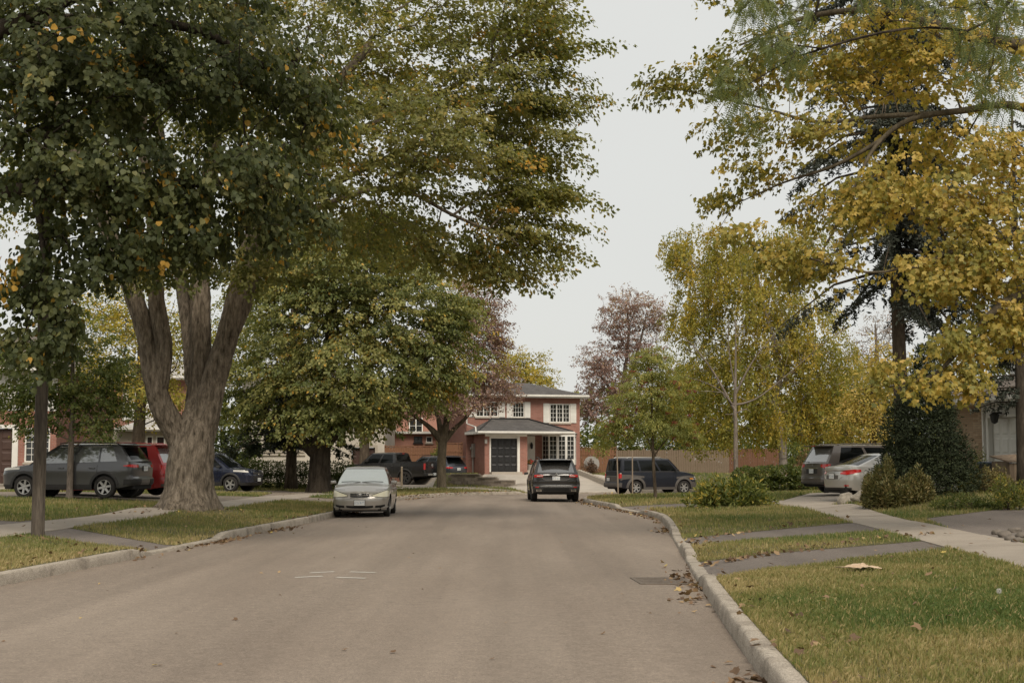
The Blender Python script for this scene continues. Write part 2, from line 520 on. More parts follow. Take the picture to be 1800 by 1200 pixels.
def region_mesh(name, mask, z, mat, dz=0.0, kind='structure'):
    T = tri[mask]
    if not len(T): return None
    u, inv = np.unique(T, return_inverse=True)
    a, b, c = co[T[:,0]], co[T[:,1]], co[T[:,2]]
    cr = (b[:,0]-a[:,0])*(c[:,1]-a[:,1]) - (b[:,1]-a[:,1])*(c[:,0]-a[:,0])
    inv = inv.reshape(-1,3); inv[cr < 0] = inv[cr < 0][:, ::-1]
    o = mesh_np(name, np.c_[co[u], z[u] + dz], inv, mat, smooth=True)
    tag(o, kind=kind)
    return o

# ---- materials of the ground
def asphalt_mat(name, dark, light, crack=0.0):
    m, nt, b = new_mat(name)
    N, L = nt.nodes, nt.links
    tc = N.new('ShaderNodeTexCoord')
    mp = N.new('ShaderNodeMapping'); mp.inputs['Scale'].default_value = (1.0, 0.22, 1.0); L.new(tc.outputs['Object'], mp.inputs['Vector'])
    n1 = N.new('ShaderNodeTexNoise'); n1.inputs['Scale'].default_value = 0.55; n1.inputs['Detail'].default_value = 6; n1.inputs['Roughness'].default_value = 0.55
    L.new(mp.outputs['Vector'], n1.inputs['Vector'])
    n2 = N.new('ShaderNodeTexNoise'); n2.inputs['Scale'].default_value = 160; n2.inputs['Detail'].default_value = 3
    L.new(tc.outputs['Object'], n2.inputs['Vector'])
    n4 = N.new('ShaderNodeTexNoise'); n4.inputs['Scale'].default_value = 7; n4.inputs['Detail'].default_value = 8; n4.inputs['Roughness'].default_value = 0.7
    L.new(tc.outputs['Object'], n4.inputs['Vector'])
    ra = N.new('ShaderNodeValToRGB'); ra.color_ramp.elements[0].position = 0.32; ra.color_ramp.elements[1].position = 0.68
    ra.color_ramp.elements[0].color = rgb(*dark); ra.color_ramp.elements[1].color = rgb(*light)
    L.new(n1.outputs['Fac'], ra.inputs['Fac'])
    mr = N.new('ShaderNodeMapRange'); mr.inputs[1].default_value = 0.3; mr.inputs[2].default_value = 0.7; mr.inputs[3].default_value = 0.62; mr.inputs[4].default_value = 1.36
    L.new(n2.outputs['Fac'], mr.inputs[0])
    mx = N.new('ShaderNodeMixRGB'); mx.blend_type = 'MULTIPLY'; mx.inputs['Fac'].default_value = 1
    L.new(ra.outputs['Color'], mx.inputs[1]); L.new(mr.outputs[0], mx.inputs[2])
    mr4 = N.new('ShaderNodeMapRange'); mr4.inputs[1].default_value = 0.3; mr4.inputs[2].default_value = 0.7; mr4.inputs[3].default_value = 0.86; mr4.inputs[4].default_value = 1.14
    L.new(n4.outputs['Fac'], mr4.inputs[0])
    mx4 = N.new('ShaderNodeMixRGB'); mx4.blend_type = 'MULTIPLY'; mx4.inputs['Fac'].default_value = 1
    L.new(mx.outputs['Color'], mx4.inputs[1]); L.new(mr4.outputs[0], mx4.inputs[2])
    mps = N.new('ShaderNodeMapping'); mps.inputs['Scale'].default_value = (1.4, 0.03, 1.0); L.new(tc.outputs['Object'], mps.inputs['Vector'])
    n5 = N.new('ShaderNodeTexNoise'); n5.inputs['Scale'].default_value = 1.0; n5.inputs['Detail'].default_value = 5; L.new(mps.outputs['Vector'], n5.inputs['Vector'])
    n6 = N.new('ShaderNodeTexNoise'); n6.inputs['Scale'].default_value = 38; n6.inputs['Detail'].default_value = 3; L.new(tc.outputs['Object'], n6.inputs['Vector'])
    for src, lo, hi in ((n5, 0.88, 1.12), (n6, 0.80, 1.20)):
        q = N.new('ShaderNodeMapRange'); q.inputs[1].default_value = 0.3; q.inputs[2].default_value = 0.7; q.inputs[3].default_value = lo; q.inputs[4].default_value = hi
        L.new(src.outputs['Fac'], q.inputs[0])
        mq = N.new('ShaderNodeMixRGB'); mq.blend_type = 'MULTIPLY'; mq.inputs['Fac'].default_value = 1
        L.new(mx4.outputs['Color'], mq.inputs[1]); L.new(q.outputs[0], mq.inputs[2]); mx4 = mq
    col = mx4.outputs['Color']
    if crack:
        # thin wandering cracks
        mpw = N.new('ShaderNodeMapping'); mpw.inputs['Scale'].default_value = (0.16, 0.1, 1); L.new(tc.outputs['Object'], mpw.inputs['Vector'])
        nw = N.new('ShaderNodeTexNoise'); nw.inputs['Scale'].default_value = 1.1; nw.inputs['Detail'].default_value = 6
        L.new(tc.outputs['Object'], nw.inputs['Vector'])
        ad = N.new('ShaderNodeMixRGB'); ad.blend_type = 'ADD'; ad.inputs['Fac'].default_value = 0.22
        L.new(mpw.outputs['Vector'], ad.inputs[1]); L.new(nw.outputs['Color'], ad.inputs[2])
        vo = N.new('ShaderNodeTexVoronoi'); vo.feature = 'DISTANCE_TO_EDGE'; vo.inputs['Scale'].default_value = 1.0
        L.new(ad.outputs['Color'], vo.inputs['Vector'])
        cm = N.new('ShaderNodeMapRange'); cm.inputs[1].default_value = 0.0; cm.inputs[2].default_value = 0.0022; cm.inputs[3].default_value = 1 - crack; cm.inputs[4].default_value = 1
        L.new(vo.outputs['Distance'], cm.inputs[0])
        mc = N.new('ShaderNodeMixRGB'); mc.blend_type = 'MULTIPLY'; mc.inputs['Fac'].default_value = 1
        L.new(col, mc.inputs[1]); L.new(cm.outputs[0], mc.inputs[2]); col = mc.outputs['Color']
    L.new(col, b.inputs['Base Color'])
    bu = N.new('ShaderNodeBump'); bu.inputs['Strength'].default_value = 0.35; bu.inputs['Distance'].default_value = 0.004
    L.new(n2.outputs['Fac'], bu.inputs['Height']); L.new(bu.outputs['Normal'], b.inputs['Normal'])
    setin(b, Roughness=0.86, Specular_IOR_Level=0.25)
    return m

M_road = asphalt_mat('worn asphalt', (0.180, 0.144, 0.114), (0.232, 0.190, 0.152), 0.18)
M_drive = asphalt_mat('drive asphalt', (0.128, 0.108, 0.093), (0.168, 0.142, 0.123), 0.0)
M_conc = noisy('kerb concrete', [(0.17,0.142,0.112),(0.27,0.232,0.186),(0.35,0.305,0.25),(0.29,0.25,0.20)], 2.4, 0.9, 0.45, 50, fine=0.4, fine_scale=70)
M_walk = noisy('walk concrete', [(0.25,0.213,0.172),(0.33,0.284,0.232)], 0.9, 0.88, 0.25, 80, fine=0.15, fine_scale=150)
M_pave = noisy('pale paving', [(0.34,0.30,0.25),(0.44,0.39,0.33)], 1.2, 0.88, 0.25, 60, fine=0.15)
M_gravel = noisy('packed gravel', [(0.11,0.085,0.062),(0.19,0.155,0.12),(0.25,0.21,0.17)], 3.5, 0.95, 0.9, 50, fine=0.35, fine_scale=60)
M_soil = noisy('turf soil', [(0.055,0.060,0.022),(0.10,0.088,0.034),(0.15,0.118,0.055)], 0.8, 0.95, 0.9, 70, fine=0.35, fine_scale=55)

_ground_z = np.minimum(LZ, np.where(near_kerb(co, LK, KHL)[0] + near_kerb(co, RK, KHR)[0] < 16, RZ, 9)) - 0.1
region_mesh('ground', np.ones(len(tri), bool), _ground_z, M_soil)
region_mesh('road', region == 'road', RZ, M_road)
lawn = region_mesh('lawn', region == 'lawn', LZ, M_soil)
DM = {'asphalt': M_drive, 'concrete': M_walk, 'gravel': M_gravel, 'paving': M_pave}
for i, (n, p, m) in enumerate(drive_polys):
    region_mesh('driveway', region == 'drive%d' % i, LZ, DM[m], -0.004)

# ---- walks laid slab by slab
def slabs(name, e0, e1, mat, length=1.5):
    top = bpy.data.objects.new(name, None); COL.objects.link(top); tag(top, kind='structure')
    mid = (e0 + e1) / 2
    s = np.r_[0, np.cumsum(np.linalg.norm(np.diff(mid, axis=0), axis=1))]
    f = lambda E, q: np.array([np.interp(q, s, E[:,0]), np.interp(q, s, E[:,1])])
    q = 0.0
    while q < s[-1] - 0.3:
        a, b = q + 0.006, min(q + length - 0.006, s[-1])
        P = []
        for t in np.linspace(a, b, 3):
            P.append((f(e0, t), f(e1, t)))
        if P[0][0][1] > 6:
            vs = []; fs = []
            tilt = random.uniform(-0.006, 0.006)
            for (u, v) in P:
                for w in (u, v):
                    z = lz(*w) + 0.006 + tilt
                    vs.append((w[0], w[1], z)); vs.append((w[0], w[1], z - 0.12))
            for k in range(2):
                i = k * 4
                fs += [(i, i+4, i+6, i+2), (i, i+1, i+5, i+4), (i+2, i+6, i+7, i+3)]
            fs += [(0, 2, 3, 1), (8, 9, 11, 10)]
            MB().add(vs, fs).build('slab', mat, top)
        q += length
    return top
slabs('sidewalk', SWL0, SWL1, M_walk); slabs('sidewalk', SWR0, SWR1, M_walk); slabs('sidewalk', FW0, FW1, M_walk)

# ---- kerbs cast in lengths
def kerb(C, Nn, Kh, mat, y_max):
    top = bpy.data.objects.new('kerb', None); COL.objects.link(top); tag(top, kind='structure')
    s = np.r_[0, np.cumsum(np.linalg.norm(np.diff(C, axis=0), axis=1))]
    prof = [(-0.004, None, -0.06), (0.006, 0, 0.35), (0.018, 0, 0.82), (0.034, 0, 0.95), (0.06, 0, 1.0), (0.125, 0, 0.99), (0.178, 0, 0.94), (0.192, 0, 0.75), (0.196, None, -0.1)]
    q = 0.0
    while q < s[-1] - 0.5:
        L_ = random.choice((2.7, 3.0, 3.0))
        n = 13
        ts = np.linspace(q + 0.005, min(q + L_ - 0.005, s[-1]), n)
        cx, cy = np.interp(ts, s, C[:,0]), np.interp(ts, s, C[:,1])
        if cy.max() > 6 and cx.max() < 34:
            nx, ny = np.interp(ts, s, Nn[:,0]), np.interp(ts, s, Nn[:,1]); kh = np.interp(ts, s, Kh)
            P = []
            jog = random.uniform(-0.006, 0.006)
            for i in range(n):
                row = []
                for (o, fl, h) in prof:
                    chip = (0.007 * (random.random() ** 4)) if fl == 0 else 0
                    z = h * kh[i] if h > 0 else h
                    row.append((cx[i] + nx[i]*(o+jog), cy[i] + ny[i]*(o+jog), z - chip))
                P.append(row)
            mb = MB().grid(P)
            m = len(prof); mb.f += [tuple(range(m)), tuple((n-1)*m + k for k in range(m))[::-1]]
            mb.build('kerb_stone', mat, top, smooth='auto')
        q += L_
    return top
kerb(LK, LKN, KHL, M_conc, 80); kerb(RK, RKN, KHR, M_conc, 80)

# ---- four short survey dashes sprayed on the asphalt
M_paint = noisy('worn white paint', [(0.42,0.40,0.36),(0.62,0.60,0.55)], 14, 0.8)
for (x0, y0, x1, y1) in ((545,1006,588,1004), (518,1014,567,1012), (615,1004.5,660,1006), (592,1014,642,1016)):
    a, b = np.array(gr(x0, y0, 0.01)), np.array(gr(x1, y1, 0.01))
    d = (b - a) / np.linalg.norm(b - a); nn = np.array([-d[1], d[0]]) * 0.045
    P = [a - nn, b - nn * 0.8, b + nn, a + nn * 0.8]
    z = [float(road_z([p])[0]) + 0.005 for p in P]
    o = MB().add([(p[0], p[1], h) for p, h in zip(P, z)], [(0,1,2,3)]).build('road_marking', M_paint)
    tag(o, kind='structure')
# ================================================================ PLANTS
def leaf_shape(kind):
    """verts (u along, v across, w up) and triangles of one leaf of length 1."""
    if kind == 'kite':
        return np.array([(0,0,0),(0.45,0.36,0.10),(1,0,-0.06),(0.45,-0.36,0.10)], float), np.array([(0,2,1),(0,3,2)])
    if kind == 'heart':
        return np.array([(0,0,0),(0.12,0.40,0.07),(0.55,0.44,0.08),(1.05,0,-0.10),(0.55,-0.44,0.08),(0.12,-0.40,0.07)], float), np.array([(0,3,2),(0,2,1),(0,5,4),(0,4,3)])
    if kind == 'maple':
        return np.array([(0,0,0),(0.02,0.32,0.05),(0.50,0.55,0.06),(0.60,0.18,0.02),(1.05,0,-0.10),(0.60,-0.18,0.02),(0.50,-0.55,0.06),(0.02,-0.32,0.05)], float), \
               np.array([(0,2,1),(0,3,2),(0,4,3),(0,5,4),(0,6,5),(0,7,6)])
    if kind == 'lance':
        return np.array([(0,0,0),(0.4,0.17,0.05),(1,0,-0.1),(0.4,-0.17,0.05)], float), np.array([(0,2,1),(0,3,2)])
    if kind == 'needle':
        return np.array([(0,0.10,0),(0,-0.10,0),(1,0,-0.05)], float), np.array([(0,1,2)])

def put_leaves(pos, direc, nrm, size, hue, kind):
    sv, st = leaf_shape(kind)
    u = unit(direc); n = unit(nrm - (nrm*u).sum(1, keepdims=True)*u); v = np.cross(n, u)
    s = size[:, None, None]
    V = pos[:, None, :] + s * (sv[None,:,0:1]*u[:,None,:] + sv[None,:,1:2]*v[:,None,:] + sv[None,:,2:3]*n[:,None,:])
    k = len(sv)
    T = (np.arange(len(pos))[:, None, None]*k + st[None]).reshape(-1, 3)
    return V.reshape(-1, 3), T, np.repeat(hue, k)

def rand_dir(n):
    return unit(rng.normal(size=(n, 3)))

def sample_clumps(clumps, n, shell=0.45):
    """Points inside a set of ellipsoids ((cx,cy,cz),(rx,ry,rz),weight), gathered towards their skins."""
    w = np.array([c[2] if len(c) > 2 else c[1][0]*c[1][1]*c[1][2] for c in clumps], float); w /= w.sum()
    k = rng.choice(len(clumps), n, p=w)
    C = np.array([tuple(c[0]) for c in clumps])[k]; Rr = np.array([c[1] for c in clumps])[k]
    return C + rand_dir(n) * (rng.random(n)[:, None] ** shell) * Rr

def grow(skel, tips, bf=0.25, seg=0.45, droop=0.06, wiggle=0.10):
    """A tree grown greedily from the given limbs to the tips. Returns pos, parent, fixed radius, ids of the tips, their directions."""
    maxn = 200 + len(tips) * 16 + sum(len(s) * 30 for s in skel)
    pos = np.zeros((maxn, 3)); par = np.full(maxn, -1); plen = np.zeros(maxn); fix = np.zeros(maxn)
    n = 0
    for si, limb in enumerate(skel):
        p = np.array([q[:3] for q in limb], float); r = np.array([q[3] for q in limb], float)
        m = max(len(p), int(np.linalg.norm(np.diff(p, axis=0), axis=1).sum() / (seg*0.6)) + 1)
        s = np.r_[0, np.cumsum(np.linalg.norm(np.diff(p, axis=0), axis=1))]
        cm = catmull(p, 0.15); cs = np.r_[0, np.cumsum(np.linalg.norm(np.diff(cm, axis=0), axis=1))]
        t = np.linspace(0, 1, m)
        P = np.stack([np.interp(t*cs[-1], cs, cm[:,k]) for k in range(3)], 1); RR = np.interp(t*s[-1], s, r)
        prev = -1 if n == 0 else int(((pos[:n] - P[0])**2).sum(1).argmin())
        for i in range(m):
            if i == 0 and prev >= 0: continue
            pos[n] = P[i]; par[n] = prev; fix[n] = RR[i]
            plen[n] = 0 if prev < 0 else plen[prev] + np.linalg.norm(P[i]-pos[prev])
            prev = n; n += 1
    i0 = int(n * 0.0)
    dist0 = ((tips[:, None, :] - pos[None, :n:3, :])**2).sum(2).min(1)
    tip_id, tip_dir = [], []
    z_lo = pos[:n, 2].max() * 0.25
    ok = np.ones(maxn, bool); ok[:n] = pos[:n, 2] > min(z_lo, tips[:,2].mean()*0.35)
    for j in np.argsort(dist0):
        q = tips[j]
        D = np.sqrt(((pos[:n] - q)**2).sum(1))
        c = D + bf * plen[:n] + np.where(ok[:n], 0, 50)
        k = int(c.argmin()); d = D[k]
        m = max(1, min(14, int(d / seg)))
        a = pos[k].copy(); prev = k
        w = rng.normal(size=3) * wiggle * d
        for i in range(1, m + 1):
            t = i / m
            p = a + (q - a) * t + np.array([0, 0, 1.0]) * (droop * d * math.sin(math.pi * t)) + w * math.sin(math.pi*t) * (1 if i < m else 0)
            pos[n] = p; par[n] = prev; plen[n] = plen[prev] + np.linalg.norm(p - pos[prev]); prev = n; n += 1
        tip_id.append(n - 1); dd = pos[n-1] - pos[par[n-1]]; tip_dir.append(dd / max(1e-6, np.linalg.norm(dd)))
    return pos[:n], par[:n], fix[:n], np.array(tip_id), np.array(tip_dir)

def radii(par, fix, r_tip=0.007, ex=2.3):
    n = len(par); a = np.zeros(n)
    for i in range(n-1, -1, -1):
        if a[i] == 0: a[i] = r_tip ** ex
        if par[i] >= 0: a[par[i]] += a[i]
    r = a ** (1/ex)
    return np.where(fix > 0, np.maximum(fix, np.minimum(r, fix*1.15)), r)

def tubes(pos, par, rad, r_min=0.0, bark=0.0, sides=(18, 9, 5, 3)):
    """Skin the branches; bark > 0 gives thick limbs furrowed relief."""
    n = len(pos)
    kids = [[] for _ in range(n)]
    for i in range(1, n):
        if par[i] >= 0: kids[par[i]].append(i)
    start = [(0, None)]
    V, Q, off = [], [], 0
    while start:
        i, p0 = start.pop()
        chain = ([p0] if p0 is not None else []) + [i]
        while kids[i]:
            ks = sorted(kids[i], key=lambda k: -rad[k])
            for k in ks[1:]: start.append((k, i))
            i = ks[0]; chain.append(i)
        P = pos[chain]; r = rad[chain].copy()
        if p0 is not None and len(r) > 1: r[0] = min(r[0], r[1]*1.25)
        if r.max() < r_min or len(P) < 2: continue
        rm = r.max()
        k = sides[0] if rm > 0.16 else sides[1] if rm > 0.05 else sides[2] if rm > 0.018 else sides[3]
        if bark and rm > 0.16:
            L = np.linalg.norm(np.diff(P, axis=0), axis=1); s = np.r_[0, np.cumsum(L)]
            m = int(s[-1] / 0.10) + 2; t = np.linspace(0, s[-1], m)
            P = np.stack([np.interp(t, s, P[:,c]) for c in range(3)], 1); r = np.interp(t, s, r)
            k = 54
        T = unit(np.gradient(P, axis=0))
        ref = np.array([1.0, 0, 0]) if abs(T[:,0]).mean() < 0.8 else np.array([0, 1.0, 0])
        A = unit(np.cross(T, ref)); B = np.cross(T, A)
        th_ = 2*np.pi*np.arange(k)/k
        rr = np.repeat(r[:,None], k, 1)
        if bark and rm > 0.16:
            s = np.r_[0, np.cumsum(np.linalg.norm(np.diff(P, axis=0), axis=1))]
            cx = np.cos(th_)[None,:]*r[:,None]*17; cy = np.sin(th_)[None,:]*r[:,None]*17
            q = np.stack([cx.ravel(), cy.ravel(), np.repeat(s*1.9, k)], 1) + i
            f1 = vnoise(q); q2 = np.stack([cx.ravel()*2.1, cy.ravel()*2.1, np.repeat(s*6.0, k)], 1) + 31
            f2 = vnoise(q2)
            ridge = (1 - np.abs(2*f1-1))*0.65 + (1 - np.abs(2*f2-1))*0.35
            rr = rr + bark * (ridge.reshape(len(P), k) - 0.6) * np.clip(r/0.3, 0.5, 1)[:,None]
            big = fbm(np.stack([np.cos(th_)[None,:].repeat(len(P),0).ravel()*1.6, np.sin(th_)[None,:].repeat(len(P),0).ravel()*1.6, np.repeat(s*0.7, k)], 1) + 5, 2)
            rr = rr * (1 + 0.22 * (big.reshape(len(P), k) - 0.5))
            if p0 is None:       # root flares
                rr = rr * (1 + (0.16*np.exp(-np.maximum(s-0.15, 0)/0.35))[:,None] * np.sin(5*th_ + 1.1 + 0.8*np.sin(2*th_))[None,:])
        ring_ = P[:,None,:] + rr[:,:,None] * (np.cos(th_)[None,:,None]*A[:,None,:] + np.sin(th_)[None,:,None]*B[:,None,:])
        V.append(ring_.reshape(-1,3))
        a = np.arange(len(P)-1)[:,None]*k + np.arange(k)[None,:]; b = np.arange(len(P)-1)[:,None]*k + (np.arange(k)[None,:]+1) % k
        Q.append(np.stack([a, b, b + k, a + k], 2).reshape(-1,4) + off); off += len(P)*k
    return np.concatenate(V), np.concatenate(Q)

def sprays(tip, tdir, per, L, leaf, kind, hue_fn, flat=0.30, droop=0.25, wide=0.5, lean=0.6, center=None, hang=0.0):
    """Leaves gathered along a short drooping spray at every tip."""
    n = len(tip); cnt = rng.poisson(per, n); idx = np.repeat(np.arange(n), cnt); N = len(idx)
    Ls = L * (0.6 + 0.8*rng.random(n))
    ax = tdir.copy()
    if center is not None:
        ax = unit(ax*0.6 + unit(tip - center)*0.6)
    ax[:,2] = ax[:,2]*0.5 - droop - hang; ax = unit(ax)
    side = unit(np.cross(ax, np.array([0,0,1.0])) + 1e-3*rng.normal(size=(n,3))); up = np.cross(side, ax)
    t = rng.random(N); sg = rng.choice([-1, 1], N)
    lat = sg * wide * Ls[idx] * np.sqrt(rng.random(N)) * (1 - 0.55*t) ; ver = flat * Ls[idx] * rng.normal(size=N) * 0.4
    pos = tip[idx] + ax[idx]*((t*1.25-0.45)*Ls[idx])[:,None] + side[idx]*lat[:,None] + up[idx]*ver[:,None]
    pos[:,2] -= 0.35 * droop * (lat**2) / np.maximum(Ls[idx], .01)
    d = unit(ax[idx]*0.7 + side[idx]*(sg*0.8)[:,None] + rng.normal(size=(N,3))*0.45 + np.array([0,0,-lean*0.9]))
    nr = unit(up[idx]*0.8 + rng.normal(size=(N,3))*0.55 + ax[idx]*lean*0.9)
    size = leaf * (0.65 + 0.7*rng.random(N))
    hue = np.clip(hue_fn(pos, idx, n), 0, 1)
    return put_leaves(pos, d, nr, size, hue, kind)

def hue_plain(mean=0.4, clump=0.22, leaf=0.12, odd=0.03, odd_at=0.92, scale=0.5):
    def f(pos, idx, n):
        c = mean + clump * 2 * (rng.random(n) - 0.5)
        h = c[idx] + leaf*rng.normal(size=len(idx)) + clump*1.5*(fbm(pos*scale, 2)-0.5)
        oddc = rng.random(n) < odd
        o = (oddc[idx] & (rng.random(len(idx)) < 0.6)) | (rng.random(len(idx)) < odd*0.4)
        h[o] = odd_at + 0.06*rng.normal(size=o.sum())
        return h
    return f

def bark_mat(name, c1, c2, c3, bump=0.8, sc=7.0):
    return noisy(name, [c1, c2, c3], sc, 0.95, bump, sc*3, stretch=(1,1,0.22), fine=0.25, fine_scale=40, spec=0.15)

BK_grey = bark_mat('grey furrowed bark', (0.045,0.036,0.026), (0.160,0.130,0.098), (0.265,0.220,0.170), 1.0, 12.0)
BK_brown = bark_mat('brown bark', (0.040,0.030,0.021), (0.085,0.065,0.046), (0.135,0.105,0.075))
BK_dark = bark_mat('dark bark', (0.018,0.014,0.011), (0.045,0.036,0.027), (0.075,0.060,0.046))
BK_olive = bark_mat('smooth olive bark', (0.055,0.045,0.030), (0.095,0.078,0.054), (0.140,0.115,0.080), 0.3)
BK_pale = bark_mat('pale smooth bark', (0.10,0.082,0.066), (0.17,0.14,0.115), (0.24,0.20,0.165), 0.3)
BK_birch = noisy('birch bark', [(0.05,0.042,0.036),(0.24,0.21,0.18),(0.34,0.30,0.26),(0.20,0.175,0.15)], 5, 0.8, 0.4, 20, stretch=(0.6,0.6,1.6), spec=0.2)

def tree(name, label, cat, base, skel, clumps, ntips, bark, lmat, per, L, leaf, kind, hue_fn, bf=0.25, seg=0.45, shell=0.45, r_tip=0.007, r_min=0.0,
         relief=0.0, droop=0.25, wide=0.5, flat=0.3, lean=0.6, hang=0.0, group=None, extra_tips=None, clip=None, trunk_name='trunk', twist=0.10):
    """A tree: trunk with limbs, and a crown of leaf sprays. All coordinates in world metres; parts are stored relative to the base."""
    base = np.array(base, float)
    root = thing(name, label, cat, tuple(base), 0, group)
    tips = sample_clumps(clumps, ntips, shell)
    if extra_tips is not None: tips = np.vstack([tips, extra_tips])
    if clip is not None: tips = tips[clip(tips)]
    pos, par, fix, tid, tdir = grow(skel, tips, bf, seg, wiggle=twist)
    rad = radii(par, fix, r_tip)
    V, Q = tubes(pos, par, rad, r_min, relief)
    mesh_np(trunk_name, V - base, None, bark, root, smooth=True, quads=Q)
    cc = np.average(np.array([tuple(c[0]) for c in clumps]), axis=0, weights=[c[2] if len(c) > 2 else 1 for c in clumps])
    lv, lt, lh = sprays(pos[tid], tdir, per, L, leaf, kind, hue_fn, flat, droop, wide, lean, cc, hang)
    tag(mesh_np('crown', lv - base, lt, lmat, root, attr={'hue': lh}), kind='stuff')
    return root

def shrub(name, label, cat, base, clumps, nleaf, leaf, kind, lmat, hue_fn, stems=5, bark=None, shell=0.33, group=None, up=0.2, jag=0.0):
    """A bush: leaves spread through rounded masses over a few stems."""
    base = np.array(base, float)
    root = thing(name, label, cat, tuple(base), 0, group)
    p = sample_clumps(clumps, nleaf, shell)
    p = p[p[:,2] > base[2] + 0.01]
    cs = np.array([tuple(c[0]) for c in clumps]); rs = np.array([c[1] for c in clumps])
    k = (((p[:,None,:]-cs[None])/rs[None])**2).sum(2).argmin(1)
    out = unit((p - cs[k]) / rs[k]**1.0)
    if jag: p = p + out * (jag * (fbm(p*2.6, 2)-0.45))[:,None]
    d = unit(out*0.7 + rng.normal(size=p.shape)*0.55 + np.array([0,0,up])); nr = unit(out + rng.normal(size=p.shape)*0.5 + np.array([0,0,0.5]))
    h = np.clip(hue_fn(p, np.arange(len(p)), len(p)), 0, 1)
    V, T, H = put_leaves(p, d, nr, leaf*(0.6+0.8*rng.random(len(p))), h, kind)
    tag(mesh_np('leaves', V - base, T, lmat, root, attr={'hue': H}), kind='stuff')
    for i in range(stems):
        c = clumps[i % len(clumps)]
        e = np.array(c[0]) + rng.normal(size=3)*np.array(c[1])*0.3
        b0 = np.array([base[0] + (c[0][0]-base[0])*0.6 + rng.normal()*0.1, base[1] + (c[0][1]-base[1])*0.6 + rng.normal()*0.1, base[2]-0.08])
        mid = (b0 + e)/2 + rng.normal(size=3)*0.08
        MB().tube([b0-base, mid-base, e-base], [0.022, 0.016, 0.008], 6).build('stem', bark or BK_brown, root, smooth=True)
    return root

def needle_boughs(starts, ends, per_m, length, hue_fn, droop=0.5, hang=0.6, width=0.028, curl=0.0):
    """Side twigs clothed with needles along conifer boughs; returns leaf arrays and the twigs."""
    pos, dr, nr = [], [], []
    tw = []
    for a, b in zip(starts, ends):
        d = b - a; L = np.linalg.norm(d); u = d / L
        n = max(3, int(L * per_m))
        t = np.sort(rng.random(n))
        side = unit(np.cross(u, [0,0,1.0])[None])[0]
        for ti in t:
            p = a + d*ti - np.array([0,0,1])*droop*0.18*L*ti*ti
            s = rng.choice([-1,1]); tl = (0.25 + 0.55*rng.random()) * min(1.2, 0.35*L + 0.25) * (1.15 - ti*0.6)
            td = unit((side*s*0.8 + u*0.55 + np.array([0,0,-hang*(0.4+rng.random())]) + rng.normal(size=3)*0.15)[None])[0]
            m = max(6, int(tl*46))
            tt = rng.random(m)
            pp = p + td*(tt*tl)[:,None] + rng.normal(size=(m,3))*0.012
            dd = unit(td*0.55 + rng.normal(size=(m,3))*0.8 + np.array([0,0,0.15]))
            pos.append(pp); dr.append(dd); nr.append(rng.normal(size=(m,3)))
            tw.append((p, p + td*tl))
    pos, dr, nr = np.concatenate(pos), np.concatenate(dr), np.concatenate(nr)
    h = np.clip(hue_fn(pos, np.arange(len(pos)), len(pos)), 0, 1)
    return put_leaves(pos, dr, nr, length*(0.7+0.6*rng.random(len(pos))), h, 'lance'), tw

